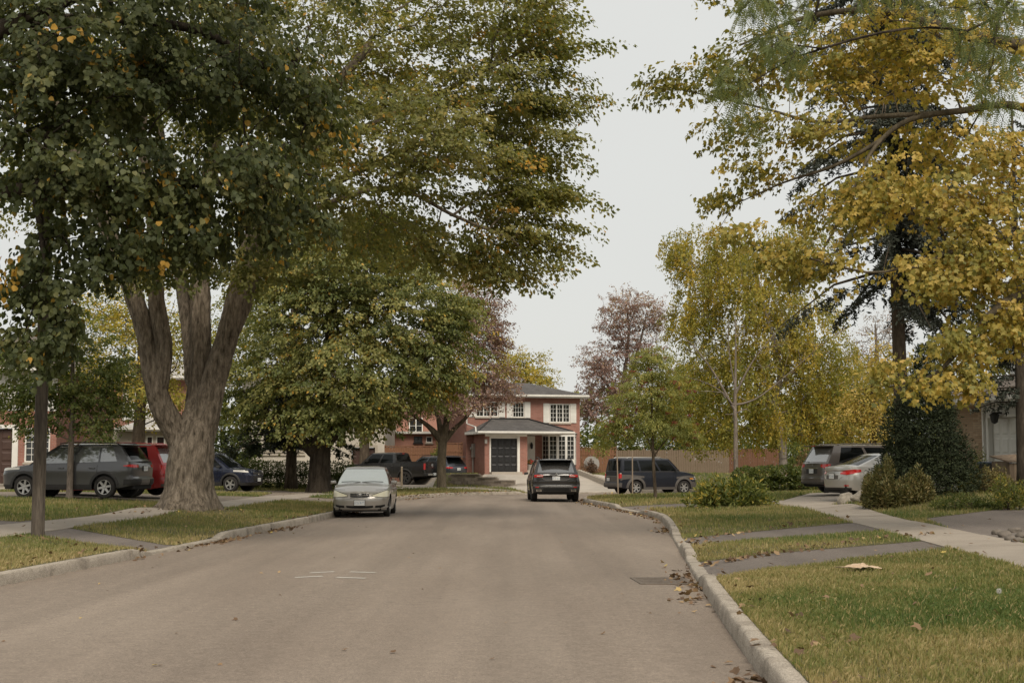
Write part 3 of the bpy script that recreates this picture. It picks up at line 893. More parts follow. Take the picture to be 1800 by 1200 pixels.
# ---------------------------------------------------------------- turf
def grass_on(mask, label, keep=None, dens=1.0, seed_hue=0.0):
    """Blades over the lawn triangles in mask: finer and denser near the camera."""
    T = tri[mask]
    a, b, c = co[T[:,0]], co[T[:,1]], co[T[:,2]]
    cen_ = (a+b+c)/3; D = np.hypot(cen_[:,0], cen_[:,1])
    area = 0.5*np.abs((b[:,0]-a[:,0])*(c[:,1]-a[:,1]) - (b[:,1]-a[:,1])*(c[:,0]-a[:,0]))
    ok = (cen_[:,1] > 7) & (np.abs(cen_[:,0]) < 0.40*cen_[:,1] + 2.2) & (D < 92)
    T, area, D = T[ok], area[ok], D[ok]
    rho = dens * np.clip(2300*(14.0/np.maximum(D, 14))**2.05, 60, 2300)
    cnt = rng.poisson(area*rho)
    i = np.repeat(np.arange(len(T)), cnt); n = len(i)
    r1, r2 = np.sqrt(rng.random(n)), rng.random(n)
    w = np.stack([1-r1, r1*(1-r2), r1*r2], 1)
    P3 = np.c_[co, LZ]
    p = (P3[T[i]] * w[:,:,None]).sum(1); dk = (DE[T[i]] * w).sum(1)
    if keep is not None:
        k = keep(p); p = p[k]; i = i[k]; dk = dk[k]; n = len(p)
    Dn = np.hypot(p[:,0], p[:,1])
    q = np.c_[p[:,:2], np.zeros(n)]
    patch = fbm(q*0.55+3.1, 3); fine = fbm(q*2.3+9.7, 2)
    h = (0.032 + 0.040*rng.random(n)) * (0.75 + 0.6*fine) * np.clip(Dn/26, 1, 1.7)
    wd = 0.0039 * np.clip(Dn/15, 0.9, 5.2) * (0.7+0.6*rng.random(n))
    az = rng.random(n)*2*np.pi; lean = np.abs(rng.normal(size=n))*0.42
    dx, dy = np.cos(az), np.sin(az)
    sx, sy = -dy*wd, dx*wd
    tipx, tipy, tipz = p[:,0]+dx*lean*h, p[:,1]+dy*lean*h, p[:,2]+h*np.cos(lean*0.8)
    mx_, my_, mz_ = p[:,0]+dx*lean*h*0.3, p[:,1]+dy*lean*h*0.3, p[:,2]+h*0.55
    near = Dn < 24
    de = dk
    hue = 0.60 + 0.95*(patch-0.5) + 0.35*(fine-0.5) + 0.13*rng.normal(size=n) - 0.30*np.exp(-np.maximum(de-0.2,0)/0.7) + seed_hue
    dead = rng.random(n) < 0.10; hue[dead] = 0.05 + 0.08*rng.random(dead.sum())
    # all blades: base pair + tip; near blades get a bend
    V, Tt, H = [], [], []
    m = ~near; k = m.sum()
    V1 = np.stack([np.stack([p[m,0]-sx[m], p[m,1]-sy[m], p[m,2]-0.006],1), np.stack([p[m,0]+sx[m], p[m,1]+sy[m], p[m,2]-0.006],1), np.stack([tipx[m],tipy[m],tipz[m]],1)],1).reshape(-1,3)
    T1 = np.arange(3*k).reshape(-1,3)
    m2 = near; k2 = m2.sum()
    V2 = np.stack([np.stack([p[m2,0]-sx[m2], p[m2,1]-sy[m2], p[m2,2]-0.006],1), np.stack([p[m2,0]+sx[m2], p[m2,1]+sy[m2], p[m2,2]-0.006],1),
                   np.stack([mx_[m2]+sx[m2]*0.5, my_[m2]+sy[m2]*0.5, mz_[m2]],1), np.stack([tipx[m2],tipy[m2],tipz[m2]],1)],1).reshape(-1,3)
    bidx = np.arange(k2)[:,None,None]*4
    T2 = (bidx + np.array([(0,1,2),(0,2,3)])[None]).reshape(-1,3) + 3*k
    o = mesh_np('grass', np.vstack([V1, V2]), np.vstack([T1, T2]), M_grass, attr={'hue': np.clip(np.r_[np.repeat(hue[m],3), np.repeat(hue[m2],4)], 0, 1)})
    tag(o, label, 'grass', kind='stuff')
    return o

M_grass = leaf_mat('turf blades', [(0.0, (0.42,0.325,0.165)), (0.25, (0.32,0.26,0.115)), (0.5, (0.205,0.20,0.066)), (0.75, (0.118,0.150,0.040)), (1.0, (0.074,0.118,0.028))], 0.3, 0.6, 1.4)
DE = np.minimum(near_kerb(co, LK, KHL)[0], near_kerb(co, RK, KHR)[0])
_side = (near_kerb(cen, LK, KHL)[0] < near_kerb(cen, RK, KHR)[0])
_maple = lambda p: ~((np.hypot(p[:,0]+8.5, p[:,1]-37.5) < 1.5) & (rng.random(len(p)) < 0.85))
grass_on((region == 'lawn') & ~_side, 'mown green and straw grass on the lawns right of the road')
grass_on((region == 'lawn') & _side, 'mown grass with straw patches on the lawns left of the road', _maple, 1.0, -0.02)
# ================================================================ TREES
G3 = lambda *c: c
M_maple = leaf_mat('maple leaves', [(0.0,(0.075,0.090,0.032)), (0.35,(0.155,0.165,0.054)), (0.65,(0.245,0.230,0.076)), (0.85,(0.34,0.285,0.095)), (0.92,(0.50,0.29,0.06)), (1.0,(0.54,0.30,0.06))], 0.48)
M_linden = leaf_mat('linden leaves', [(0.0,(0.034,0.045,0.017)), (0.35,(0.068,0.083,0.030)), (0.65,(0.118,0.128,0.047)), (0.82,(0.20,0.185,0.07)), (0.9,(0.40,0.24,0.04)), (1.0,(0.50,0.29,0.05))], 0.38, 0.6)
M_dense = leaf_mat('yellow-green leaves', [(0.0,(0.034,0.052,0.017)), (0.35,(0.100,0.122,0.034)), (0.7,(0.228,0.226,0.070)), (0.86,(0.36,0.325,0.115)), (0.92,(0.48,0.30,0.05)), (1.0,(0.54,0.32,0.06))], 0.38)
M_purple = leaf_mat('copper leaves', [(0.0,(0.115,0.068,0.060)), (0.5,(0.25,0.155,0.137)), (0.85,(0.38,0.26,0.22)), (1.0,(0.45,0.34,0.18))], 0.36)
M_gold = leaf_mat('gold maple leaves', [(0.0,(0.14,0.145,0.036)), (0.3,(0.275,0.245,0.056)), (0.6,(0.46,0.345,0.080)), (0.85,(0.58,0.405,0.115)), (1.0,(0.60,0.42,0.17))], 0.44, tint=1.25)
M_birch = leaf_mat('birch leaves', [(0.0,(0.110,0.128,0.028)), (0.4,(0.235,0.230,0.045)), (0.7,(0.38,0.315,0.058)), (1.0,(0.54,0.385,0.07))], 0.45, tint=1.35)
M_rowan = leaf_mat('rowan leaves', [(0.0,(0.120,0.145,0.040)), (0.5,(0.245,0.255,0.072)), (0.85,(0.40,0.365,0.10)), (1.0,(0.50,0.32,0.08))], 0.42)
M_locust = leaf_mat('locust leaflets', [(0.0,(0.070,0.098,0.034)), (0.5,(0.150,0.180,0.068)), (1.0,(0.27,0.245,0.08))], 0.42)
M_spruce = leaf_mat('blue spruce needles', [(0.0,(0.018,0.021,0.014)), (0.45,(0.045,0.052,0.038)), (0.8,(0.10,0.112,0.088)), (1.0,(0.085,0.056,0.034))], 0.08, 0.8)
M_dkneedle = leaf_mat('dark needles', [(0.0,(0.013,0.020,0.010)), (0.5,(0.029,0.040,0.018)), (1.0,(0.061,0.072,0.029))], 0.1)
M_yew = leaf_mat('yew needles', [(0.0,(0.012,0.018,0.008)), (0.5,(0.026,0.036,0.014)), (1.0,(0.052,0.062,0.024))], 0.12, 0.85)
M_mugo = leaf_mat('mugo pine needles', [(0.0,(0.050,0.052,0.016)), (0.5,(0.105,0.105,0.030)), (1.0,(0.200,0.150,0.055))], 0.15)
M_green = leaf_mat('green shrub leaves', [(0.0,(0.046,0.064,0.016)), (0.5,(0.105,0.130,0.032)), (0.85,(0.21,0.215,0.055)), (1.0,(0.42,0.32,0.07))], 0.35)
M_ginkgo = leaf_mat('young tree leaves', [(0.0,(0.062,0.088,0.027)), (0.5,(0.125,0.155,0.045)), (0.85,(0.22,0.225,0.068)), (1.0,(0.40,0.27,0.05))], 0.42)
M_rust = leaf_mat('russet leaves', [(0.0,(0.083,0.050,0.033)), (0.5,(0.187,0.110,0.072)), (1.0,(0.330,0.209,0.110))], 0.3)

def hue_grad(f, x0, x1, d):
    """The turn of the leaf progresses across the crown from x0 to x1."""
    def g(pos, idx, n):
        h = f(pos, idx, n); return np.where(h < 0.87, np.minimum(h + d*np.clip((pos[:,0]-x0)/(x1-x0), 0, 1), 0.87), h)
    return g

def E(px, py, Y, rx, ry, rz, w=None):
    """A leafy mass centred where the photograph shows it, radii in metres."""
    c = tuple(at(px, py, Y))
    return (c, (rx, ry, rz)) if w is None else (c, (rx, ry, rz), w)

def pt(px, py, Y, r):
    q = at(px, py, Y); return (q.x, q.y, q.z, r)

# ---- the great maple on the verge
b = (-8.5, 37.5); bz = lz(*b)
def T2_():
    Y = 37.5
    tr = [(b[0], Y, bz-0.25, 0.98), (b[0]+0.02, Y, bz+0.06, 0.80), (b[0]+0.02, Y, bz+0.5, 0.635), (b[0]+0.03, Y, bz+1.0, 0.60), (b[0]+0.06, Y, bz+1.3, 0.60), (b[0]+0.10, Y, bz+1.5, 0.57)]
    f = tr[-1]
    left = [pt(322,780,Y,0.36), pt(290,725,Y-0.2,0.30), pt(273,680,Y-0.4,0.26), pt(258,600,Y-0.5,0.22), pt(236,520,Y-0.6,0.23), pt(190,400,Y-0.8,0.19), pt(120,240,Y-1.2,0.14), pt(60,60,Y-1.6,0.10)]
    l2 = [pt(277,690,Y-0.4,0.24), pt(287,610,Y-0.5,0.23), pt(275,530,Y-0.6,0.20), pt(270,400,Y-1.0,0.16), pt(250,250,Y-1.4,0.12), pt(260,80,Y-2,0.09)]
    mid = [pt(343,762,Y,0.50), pt(347,735,Y+0.1,0.40), pt(352,700,Y+0.2,0.34), pt(352,640,Y+0.2,0.28), pt(353,540,Y+0.3,0.25), pt(352,430,Y+0.5,0.22), pt(370,300,Y+0.8,0.18), pt(400,140,Y+1.2,0.13), pt(420,0,Y+1.5,0.10)]
    m2 = [pt(340,690,Y+0.5,0.20), pt(334,600,Y+0.9,0.20), pt(322,510,Y+1.3,0.18), pt(300,380,Y+2,0.14), pt(280,220,Y+3,0.1)]
    rgt = [pt(352,765,Y,0.38), pt(364,720,Y,0.36), pt(382,650,Y-0.1,0.30), pt(400,590,Y-0.2,0.27), pt(418,520,Y-0.2,0.27), pt(442,430,Y-0.3,0.24), pt(500,300,Y-0.5,0.19), pt(560,190,Y-0.6,0.15), pt(650,80,Y-0.7,0.11)]
    r2 = [pt(398,600,Y+0.1,0.22), pt(432,530,Y+0.5,0.20), pt(470,440,Y+0.9,0.14), pt(560,340,Y+1.2,0.10), pt(700,270,Y+1.4,0.065), pt(840,210,Y+1.6,0.04), pt(960,160,Y+1.6,0.04)]
    r3 = [pt(440,440,Y-0.3,0.12), pt(560,365,Y-0.8,0.08), pt(690,330,Y-1.0,0.06), pt(800,380,Y-1.0,0.04), pt(900,420,Y-1.0,0.04)]
    r4 = [pt(520,275,Y-0.4,0.11), pt(660,215,Y-0.3,0.075), pt(800,150,Y,0.05), pt(940,80,Y,0.05)]
    skel = [tr, [f]+mid, [(b[0]-0.02, Y, bz+0.85, 0.34)]+left, l2, m2, [(b[0]+0.10, Y, bz+1.0, 0.34)]+rgt, r2, r3, r4]
    cl = [E(420,120,Y,4.6,5.0,3.2,30), E(200,160,Y+1,4.5,5.0,3.0,22), E(650,130,Y,3.6,4.6,3.0,24), E(815,150,Y+0.3,2.6,4.0,2.5,16), E(905,215,Y,1.3,3.0,1.8,7),
          E(920,55,Y+0.5,1.3,3,1.1,5), E(965,90,Y,0.8,1.0,0.25,1.4), E(960,190,Y+0.4,0.8,1.0,0.28,1.4), E(920,330,Y,1.1,2.4,1.3,5), E(890,400,Y-0.4,1.15,2.2,1.1,4), E(800,330,Y,2.0,3.4,1.6,7),
          E(880,460,Y-0.6,0.9,1.6,0.5,2.0), E(965,350,Y-0.2,0.6,0.8,0.22,1.0), E(955,420,Y+0.2,0.55,0.8,0.22,1.0), E(950,290,Y+0.2,0.5,0.8,0.2,0.8), E(860,20,Y,2.0,4,1.0,6), E(640,400,Y+1.5,2.0,3.0,1.2,7), E(600,270,Y-3.5,2.6,1.6,1.5,9), E(740,240,Y-3.2,2.2,1.6,1.4,8), E(520,380,Y-2.5,1.6,1.4,0.8,4), E(780,430,Y-1,1.3,1.6,0.7,3), E(420,330,Y+1,3.2,4.5,1.6,10), E(560,-120,Y,8,7,2.2,26), E(120,330,Y+2,3,3.5,1.6,7), E(330,450,Y-2.2,1.9,1.0,0.75,4), E(240,470,Y-2,1.0,1.0,0.6,2), E(440,470,Y-2,0.9,1.0,0.6,2)]
    fr_ = []
    for (x0, y0, x1, y1, yo) in ((890,115,1062,78,0), (900,150,1005,140,0.6), (880,200,1058,170,0.3), (890,240,1005,245,-0.3), (870,290,1018,282,0.2), (880,330,1005,343,-0.4), (860,350,1035,352,0.3), (860,395,1022,405,0), (850,420,1012,440,0.4),
                                 (820,445,980,470,-0.2), (780,440,940,495,0.3), (740,430,860,490,-0.5), (880,60,1000,35,0.2), (880,20,985,5,-0.2), (860,170,985,205,0.8), (840,300,975,310,0.8)):
        for t in np.linspace(0.0, 1, 15):
            q = at(x0+(x1-x0)*t, y0+(y1-y0)*t - 14*math.sin(math.pi*t)*(1 if y1 <= y0+10 else -0.3), Y+yo)
            fr_.append((q.x + rng.normal()*0.10*(1.2-t), q.y + rng.normal()*0.35, q.z + rng.normal()*0.10*(1.3-t)))
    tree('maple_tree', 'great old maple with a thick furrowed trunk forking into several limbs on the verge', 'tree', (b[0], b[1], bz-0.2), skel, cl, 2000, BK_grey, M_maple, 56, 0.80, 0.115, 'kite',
         hue_grad(hue_plain(0.40, 0.20, 0.10, 0.03, 0.93, 0.35), -8.0, 1.5, 0.16), bf=0.22, seg=0.55, relief=0.115, droop=0.12, wide=0.5, flat=0.22, shell=0.5, extra_tips=np.array(fr_))  # brighter right side of the crown is light painted into the leaf hue
T2_()

# ---- linden whose trunk stands outside the picture, left
def T1_():
    Y = 25.5
    x0 = -14.2; z0 = lz(x0, 24)
    tr = [(x0, 24, z0-0.2, 0.5), (x0, 24, z0+1, 0.36), (x0+0.2, 24.2, z0+3, 0.32), (x0+0.6, 24.5, z0+6, 0.26), (x0+0.9, 24.8, z0+9, 0.18), (x0+1.2, 25, z0+12, 0.09)]
    a = [(x0+0.3, 24.3, z0+4, 0.20), (-11.5, 24.8, 5.9, 0.16), pt(60,330,Y,0.12), pt(220,325,Y+0.3,0.09), pt(380,320,Y+0.6,0.07), pt(520,300,Y+1,0.04)]
    c = [(x0+0.5, 24.4, z0+5.6, 0.2), pt(-120,130,Y-0.5,0.17), pt(0,55,Y-0.5,0.14), pt(110,5,Y-0.3,0.11), pt(260,-60,Y,0.07)]
    d = [(x0+0.6, 24.6, z0+7, 0.18), (-10, 26, 9.6, 0.13), (-6.5, 27, 10, 0.09), (-4.6, 27.5, 9.2, 0.06), pt(525,80,27.3,0.06), pt(505,150,27,0.04)]
    e = [pt(60,330,Y,0.09), pt(75,430,Y-0.2,0.05), pt(70,520,Y-0.3,0.03)]
    cl = [E(80,120,Y,2.3,2.6,1.9,16), E(260,110,Y+0.5,2.2,2.8,1.8,16), E(430,130,Y+1,1.6,2.6,1.6,11), E(120,300,Y,2.2,2.4,0.9,9), E(320,330,Y+0.4,2.0,2.4,0.9,9), E(470,300,Y+0.8,1.0,2.0,1.0,4),
          E(545,190,Y+1.2,0.7,1.6,1.0,2.5), E(60,470,Y-0.2,0.95,0.8,0.75,4.2), E(100,560,Y-0.3,0.45,0.5,0.75,2.2), E(25,590,Y-0.4,0.35,0.4,0.45,1.0), E(170,450,Y,0.45,0.6,0.5,1.3), E(260,430,Y,0.7,0.8,0.42,2.0), E(350,420,Y+0.2,0.8,0.9,0.45,2.0),
          E(568,385,Y+0.8,0.22,0.3,0.35,0.6), E(470,400,Y+0.4,0.5,0.7,0.3,1.0), E(300,-150,Y,5,5,1.8,18), E(-300,200,Y,3.5,4,3.5,12), E(-250,450,Y,2,2.5,1.2,4)]
    tree('linden_tree', 'dark green linden overhanging the pole, its trunk left of the picture', 'tree', (x0, 24, z0-0.1), [tr, a, c, d, e], cl, 1120, BK_dark, M_linden, 44, 0.62, 0.10, 'heart',
         hue_plain(0.42, 0.22, 0.10, 0.03, 0.93, 0.6), bf=0.25, seg=0.45, droop=0.55, wide=0.5, flat=0.3, lean=0.9, shell=0.6)
T1_()

# ---- dense spreading tree further along the left verge
def T3_():
    x, y = -8.9, 66; z = lz(x, y)
    tr = [(x, y, z-0.2, 0.72), (x, y, z+0.25, 0.55), (x+0.02, y, z+1.4, 0.48), (x+0.05, y, z+2.2, 0.46), (x+0.1, y, z+4.5, 0.34), (x+0.4, y, z+7, 0.22), (x+0.6, y, z+9.5, 0.12)]
    l1 = [(x+0.05, y, z+1.6, 0.34), (x-1.3, y-0.3, z+2.8, 0.22), (x-3, y-0.6, z+4.2, 0.14)]
    l2 = [(x+0.05, y, z+2.0, 0.34), (x+1.5, y-0.3, z+3.6, 0.20), (x+3.6, y-0.4, z+5.2, 0.12), (x+5.3, y-0.5, z+6.4, 0.07)]
    Y = y
    cl = [E(620,470,Y,3.3,3.6,2.4,18), E(700,540,Y,3.2,3.4,2.6,18), E(540,560,Y-0.5,3.4,3.6,2.4,18), E(480,650,Y-0.5,2.6,3.0,1.9,11), E(620,660,Y-1.4,3.2,2.4,1.7,13), E(760,620,Y,2.2,2.8,1.7,10), E(790,560,Y,1.5,2.2,1.4,5),
          E(430,720,Y-0.3,1.1,1.6,0.9,3), E(560,735,Y-1,2.6,2.2,0.9,7), E(660,730,Y-0.4,1.6,2.2,0.8,4), E(740,690,Y,1.4,2.0,0.8,4), E(660,420,Y+0.5,2.4,3,1.5,8), E(500,480,Y+0.5,2.2,2.6,1.6,7), E(800,660,Y,0.9,1.4,0.8,2)]
    tree('spreading_tree', 'broad yellow-green tree with a thick dark trunk behind the silver sedan', 'tree', (x, y, z-0.1), [tr, l1, l2], cl, 1500, BK_dark, M_dense, 62, 1.0, 0.145, 'kite',
         hue_plain(0.56, 0.22, 0.12, 0.003, 0.95, 0.5), bf=0.25, seg=0.6, relief=0.05, droop=0.42, wide=0.5, flat=0.2, lean=0.8, shell=0.34, r_tip=0.009)
T3_()

# ---- dark conifer beside it
def conifer(name, label, x, y, z0, r0, h, z_lo, z_hi, len_lo, len_hi, n, bark, lmat, per_m, nlen, hue, droop=0.7, hang=0.8, up=0.1, az=None, lean=(0,0), rise=0.0, skip=None):
    root = thing(name, label, 'tree', (x, y, z0-0.15))
    base = np.array([x, y, z0-0.15])
    mb = MB()
    pts_ = [(lean[0]*t, lean[1]*t, t*h) for t in np.linspace(0, 1, 12)]
    mb.tube([(lean[0]*t, lean[1]*t, t*h) for t in np.linspace(0, 1, 14)], [r0*(1.25 if t == 0 else 1)*(1-t*0.85) for t in np.linspace(0, 1, 14)], 14)
    S, Ee = [], []
    for i in range(n):
        f = i / max(1, n-1); zz_ = z_lo + (z_hi-z_lo)*f + rng.normal()*0.12
        a = rng.random()*2*np.pi if az is None else az(i)
        if skip is not None and skip(zz_, a): continue
        L_ = (len_lo + (len_hi-len_lo)*f) * (0.75 + 0.4*rng.random())
        t = (zz_-z0)/h; p0 = np.array([x + lean[0]*t, y + lean[1]*t, zz_])
        p1 = p0 + np.array([math.cos(a)*L_, math.sin(a)*L_, (rise - droop*0.35)*L_ + rng.normal()*0.1])
        S.append(p0); Ee.append(p1)
        m1 = (p0+p1)/2 + np.array([0,0,0.04*L_])
        q1 = p1 - np.array([0,0,1])*droop*0.18*L_
        mb.tube([p0-base, m1-base, q1-base], [0.012+0.014*L_, 0.009+0.008*L_, 0.006], 6)
    (lv, lt, lh), tw = needle_boughs(S, Ee, per_m, nlen, hue, droop, hang)
    for i, (p, q) in enumerate(tw):
        if i % 2 == 0: mb.add([p-base+[0,0,.006], p-base-[0,0,.006], q-base], [(0,1,2)])
    mb.build('trunk', bark, root, smooth=True)
    tag(mesh_np('crown', lv-base, lt, lmat, root, attr={'hue': lh}), kind='stuff')
    return root

hn = lambda m=0.45, s=0.2: (lambda p, i, n: m + s*rng.normal(size=n) + 0.5*(fbm(p*1.4, 2)-0.5))
conifer('spruce_tree', 'dark conifer with a straight trunk rising out of the clipped hedge', -10.9, 70.5, lz(-10.9,70.5), 0.30, 12, 2.6, 11, 3.4, 0.9, 62, BK_brown, M_dkneedle, 8, 0.20, hn(0.5), 0.5, 0.9)

# ---- copper-leaved trees
def T5_():
    x, y = -3.75, 76; z = lz(x, y); Y = y
    tr = [(x, y, z-0.15, 0.33), (x, y, z+0.15, 0.26), (x, y, z+1.4, 0.235), (x+0.05, y, z+2.5, 0.24)]
    f = tr[-1]
    limbs = [[f, pt(752,748,Y,0.12), pt(725,728,Y,0.09), pt(700,700,Y-0.3,0.05)], [f, pt(800,752,Y,0.12), pt(818,735,Y,0.10), pt(850,690,Y,0.06)], [f, pt(785,735,Y,0.15), pt(783,690,Y,0.12), pt(795,600,Y,0.07), pt(800,520,Y,0.04)],
             [f, pt(770,735,Y+0.4,0.11), pt(755,690,Y+0.8,0.08), pt(745,630,Y+1,0.05)], [f, pt(790,730,Y-0.4,0.10), pt(815,690,Y-0.6,0.07), pt(850,640,Y-0.8,0.04)]]
    cl = [E(800,600,Y,2.6,2.8,2.6,14), E(850,670,Y,1.9,2.6,1.5,9), E(740,690,Y,2.0,2.4,1.3,7), E(690,720,Y-0.4,1.1,1.6,0.8,4), E(800,700,Y-1,2.3,1.4,1.0,6), E(865,600,Y,1.25,2.0,1.5,6), E(855,550,Y,1.2,2.0,1.3,4), E(830,520,Y,1.4,1.8,1.2,3.0), E(890,690,Y,0.8,1.2,0.8,2.2)]
    tree('copper_tree', 'copper-leaved tree with an olive trunk in front of the black pickup', 'tree', (x, y, z-0.1), [tr]+limbs, cl, 1000, BK_olive, M_purple, 34, 0.65, 0.105, 'kite', hue_plain(0.5, 0.2, 0.2, 0.02, 0.97, 0.5), bf=0.3, seg=0.45, shell=0.6, r_tip=0.008)
    x, y = 7.2, 101; z = lz(x, y); Y = y
    tr = [(x, y, z-0.1, 0.3), (x, y, z+2.0, 0.24), (x+0.2, y, z+4, 0.20)]
    f = tr[-1]
    limbs = [[f, pt(1100,640,Y,0.13), pt(1105,580,Y,0.09), pt(1100,530,Y,0.05)], [f, pt(1070,680,Y,0.12), pt(1045,650,Y,0.07)], [f, pt(1120,620,Y,0.10), pt(1135,560,Y,0.06)]]
    cl = [E(1105,545,Y,2.2,2.4,1.8,10), E(1110,610,Y,2.0,2.2,1.6,7), E(1080,580,Y,1.6,2,1.4,5), E(1055,640,Y,1.9,2.2,1.7,9), E(1040,710,Y,1.6,2.0,1.6,7), E(1090,690,Y,2,2.2,2,8), E(1150,560,Y,1.2,1.8,1.6,5)]
    tree('copper_tree', 'taller copper-leaved tree behind the berry tree, right of the brick house', 'tree', (x, y, z-0.1), [tr]+limbs, cl, 800, BK_pale, M_purple, 32, 0.75, 0.12, 'kite', hue_plain(0.52, 0.2, 0.2, 0.0, 0.9, 0.4), bf=0.3, seg=0.5, shell=0.6, r_tip=0.010)
T5_()

# ---- yellowing trees behind the houses
def back_tree(label, px, Y, base_py, cl, lmat, leaf, n, per, hue, bark=BK_brown, name='autumn_tree', r=0.3):
    q = at(px, base_py, Y); z = lz(q.x, Y)
    zs = [c[0][2] for c in cl]; top = max(zs)
    tr = [(q.x, Y, z-0.1, r*1.2), (q.x, Y, z+1.5, r), (q.x+0.1, Y, z+(top-z)*0.55, r*0.7), (q.x, Y, top, r*0.25)]
    return tree(name, label, 'tree', (q.x, Y, z-0.1), [tr], cl, n, bark, lmat, per, 0.9, leaf, 'kite', hue, bf=0.3, seg=0.6, shell=0.5, r_tip=0.012, r_min=0.012)
back_tree('pale yellow tree showing above the roof of the brick house', 925, 118, 800, [E(925,655,118,2.2,2.5,2.0,8), E(895,640,118,2.0,2.4,1.8,6), E(955,665,118,1.2,2,1.4,4), E(880,680,118,2.5,2.5,2.5,6)], M_birch, 0.17, 300, 26, hue_plain(0.65,0.2,0.15,0))
back_tree('orange-yellow tree seen between the limbs of the great maple', 240, 62, 850, [E(250,560,62,2.2,2.4,2.2,8), E(235,640,62,2.0,2.4,1.8,8), E(270,690,62,1.7,2,1.4,6), E(205,560,62,1.6,2,1.6,5), E(310,600,62,1.6,2,2.0,5), E(190,650,62,1.4,1.8,1.4,4)], M_birch, 0.12, 420, 30, hue_plain(0.62,0.28,0.14,0,0.9,0.5))
back_tree('pale yellow-green tree rising behind the broad tree', 640, 88, 850, [E(560,440,88,3.4,3,2.6,8), E(660,430,88,3.4,3,2.6,8), E(750,470,88,3.0,3,2.2,7), E(800,540,88,2.2,3,2.4,5), E(480,480,88,3,3,2.6,6), E(440,560,88,2.6,3,2.6,5)], M_birch, 0.17, 480, 34, hue_plain(0.42,0.2,0.14,0.0))
back_tree('golden tree behind the grey minivan', 1535, 62, 850, [E(1535,690,62,1.3,1.6,1.6,6), E(1500,740,62,1.2,1.6,1.2,5), E(1545,760,62,1.1,1.4,1.0,4), E(1560,640,62,1.0,1.4,1.0,3)], M_gold, 0.11, 260, 30, hue_plain(0.5,0.25,0.15,0), r=0.16)
back_tree('bare-looking russet tree far behind the spruce trunk', 1545, 96, 850, [E(1535,620,96,2.2,2.4,2.2,8), E(1560,580,96,1.8,2.2,1.6,5), E(1500,660,96,1.6,2,1.6,4)], M_rust, 0.10, 320, 12, hue_plain(0.5,0.25,0.15,0), BK_pale)
back_tree('green tree behind the left brick house', 40, 84, 850, [E(40,650,84,3.2,3,2.4,8), E(-60,630,84,3.4,3,3.0,8), E(110,640,84,2.6,3,2.0,6), E(180,560,84,2.6,3,2.6,5)], M_ginkgo, 0.16, 340, 30, hue_plain(0.55,0.2,0.15,0.02))
back_tree('green tree filling the gap left of the stucco house', 350, 92, 850, [E(350,640,92,3.4,3,3.0,8), E(300,690,92,3.0,3,2.4,8), E(430,600,92,3.2,3,3.0,6), E(340,730,92,2.6,2.6,1.8,5)], M_dense, 0.18, 360, 30, hue_plain(0.4,0.2,0.15,0.02))
back_tree('mixed green tree beyond the grey board fence', 1200, 112, 850, [E(1190,700,112,3.6,3,3.4,8), E(1250,660,112,3.6,3,4.0,8), E(1150,740,112,3,3,2.4,6)], M_birch, 0.19, 360, 28, hue_plain(0.35,0.2,0.15,0.0))
back_tree('yellow-green tree beyond the red board fence', 1440, 104, 850, [E(1430,690,104,4,3,3.6,8), E(1490,730,104,3.6,3,2.8,8), E(1380,730,104,3,3,2.6,6), E(1600,700,104,4,3,3.4,6)], M_birch, 0.19, 460, 30, hue_plain(0.5,0.22,0.15,0.0))
back_tree('green tree at the back of the beige brick house', 1730, 92, 850, [E(1700,640,92,3.6,3,3.4,8), E(1780,600,92,3.6,3,4,8), E(1850,660,92,3.6,3,3.4,8)], M_dense, 0.18, 340, 28, hue_plain(0.4,0.2,0.15,0.02))

# ---- weeping birch
def T8_():
    x, y = 13.3, 70; z = lz(x, y); Y = y
    tr = [(x, y, z-0.1, 0.26), (x, y, z+1.2, 0.20), (x-0.05, y, z+2.6, 0.19), (x-0.35, y, z+4.2, 0.16), (x-0.1, y, z+6, 0.13), (x-0.8, y, z+9, 0.08), (x-1.2, y, z+11, 0.04)]
    l = [[(x-0.3, y, z+4, 0.1), (x-2.2, y, z+6.5, 0.07), (x-3.6, y-0.3, z+8.5, 0.04)], [(x-0.2, y, z+5, 0.09), (x+1.8, y-0.2, z+7, 0.06), (x+3.2, y-0.3, z+8, 0.03)]]
    cl = [E(1260,460,Y,2.3,2.6,1.9,9), E(1330,520,Y,2.8,3.0,2.2,11), E(1220,560,Y,1.5,2.2,1.8,6), E(1190,440,Y,0.8,1.4,0.9,2.2), E(1400,600,Y,3.0,3.0,2.4,11), E(1300,650,Y,2.6,2.8,2.2,9), E(1220,680,Y,1.7,2.2,1.8,6), E(1470,680,Y,2.4,2.6,2.2,8), E(1340,730,Y,2.8,2.4,1.5,8), E(1450,740,Y,1.9,2.2,1.4,6), E(1250,750,Y,1.6,2,1.0,4), E(1400,440,Y,2,2.4,1.6,5)]
    tree('birch_tree', 'weeping yellow-green birch with a mottled pale trunk behind the right hedge', 'tree', (x, y, z-0.1), [tr]+l, cl, 1800, BK_birch, M_birch, 54, 0.95, 0.115, 'kite',
         hue_plain(0.52, 0.26, 0.12, 0.02, 0.95, 0.3), bf=0.3, seg=0.5, droop=0.9, wide=0.25, flat=0.25, lean=1.0, hang=0.6, shell=0.5)
T8_()

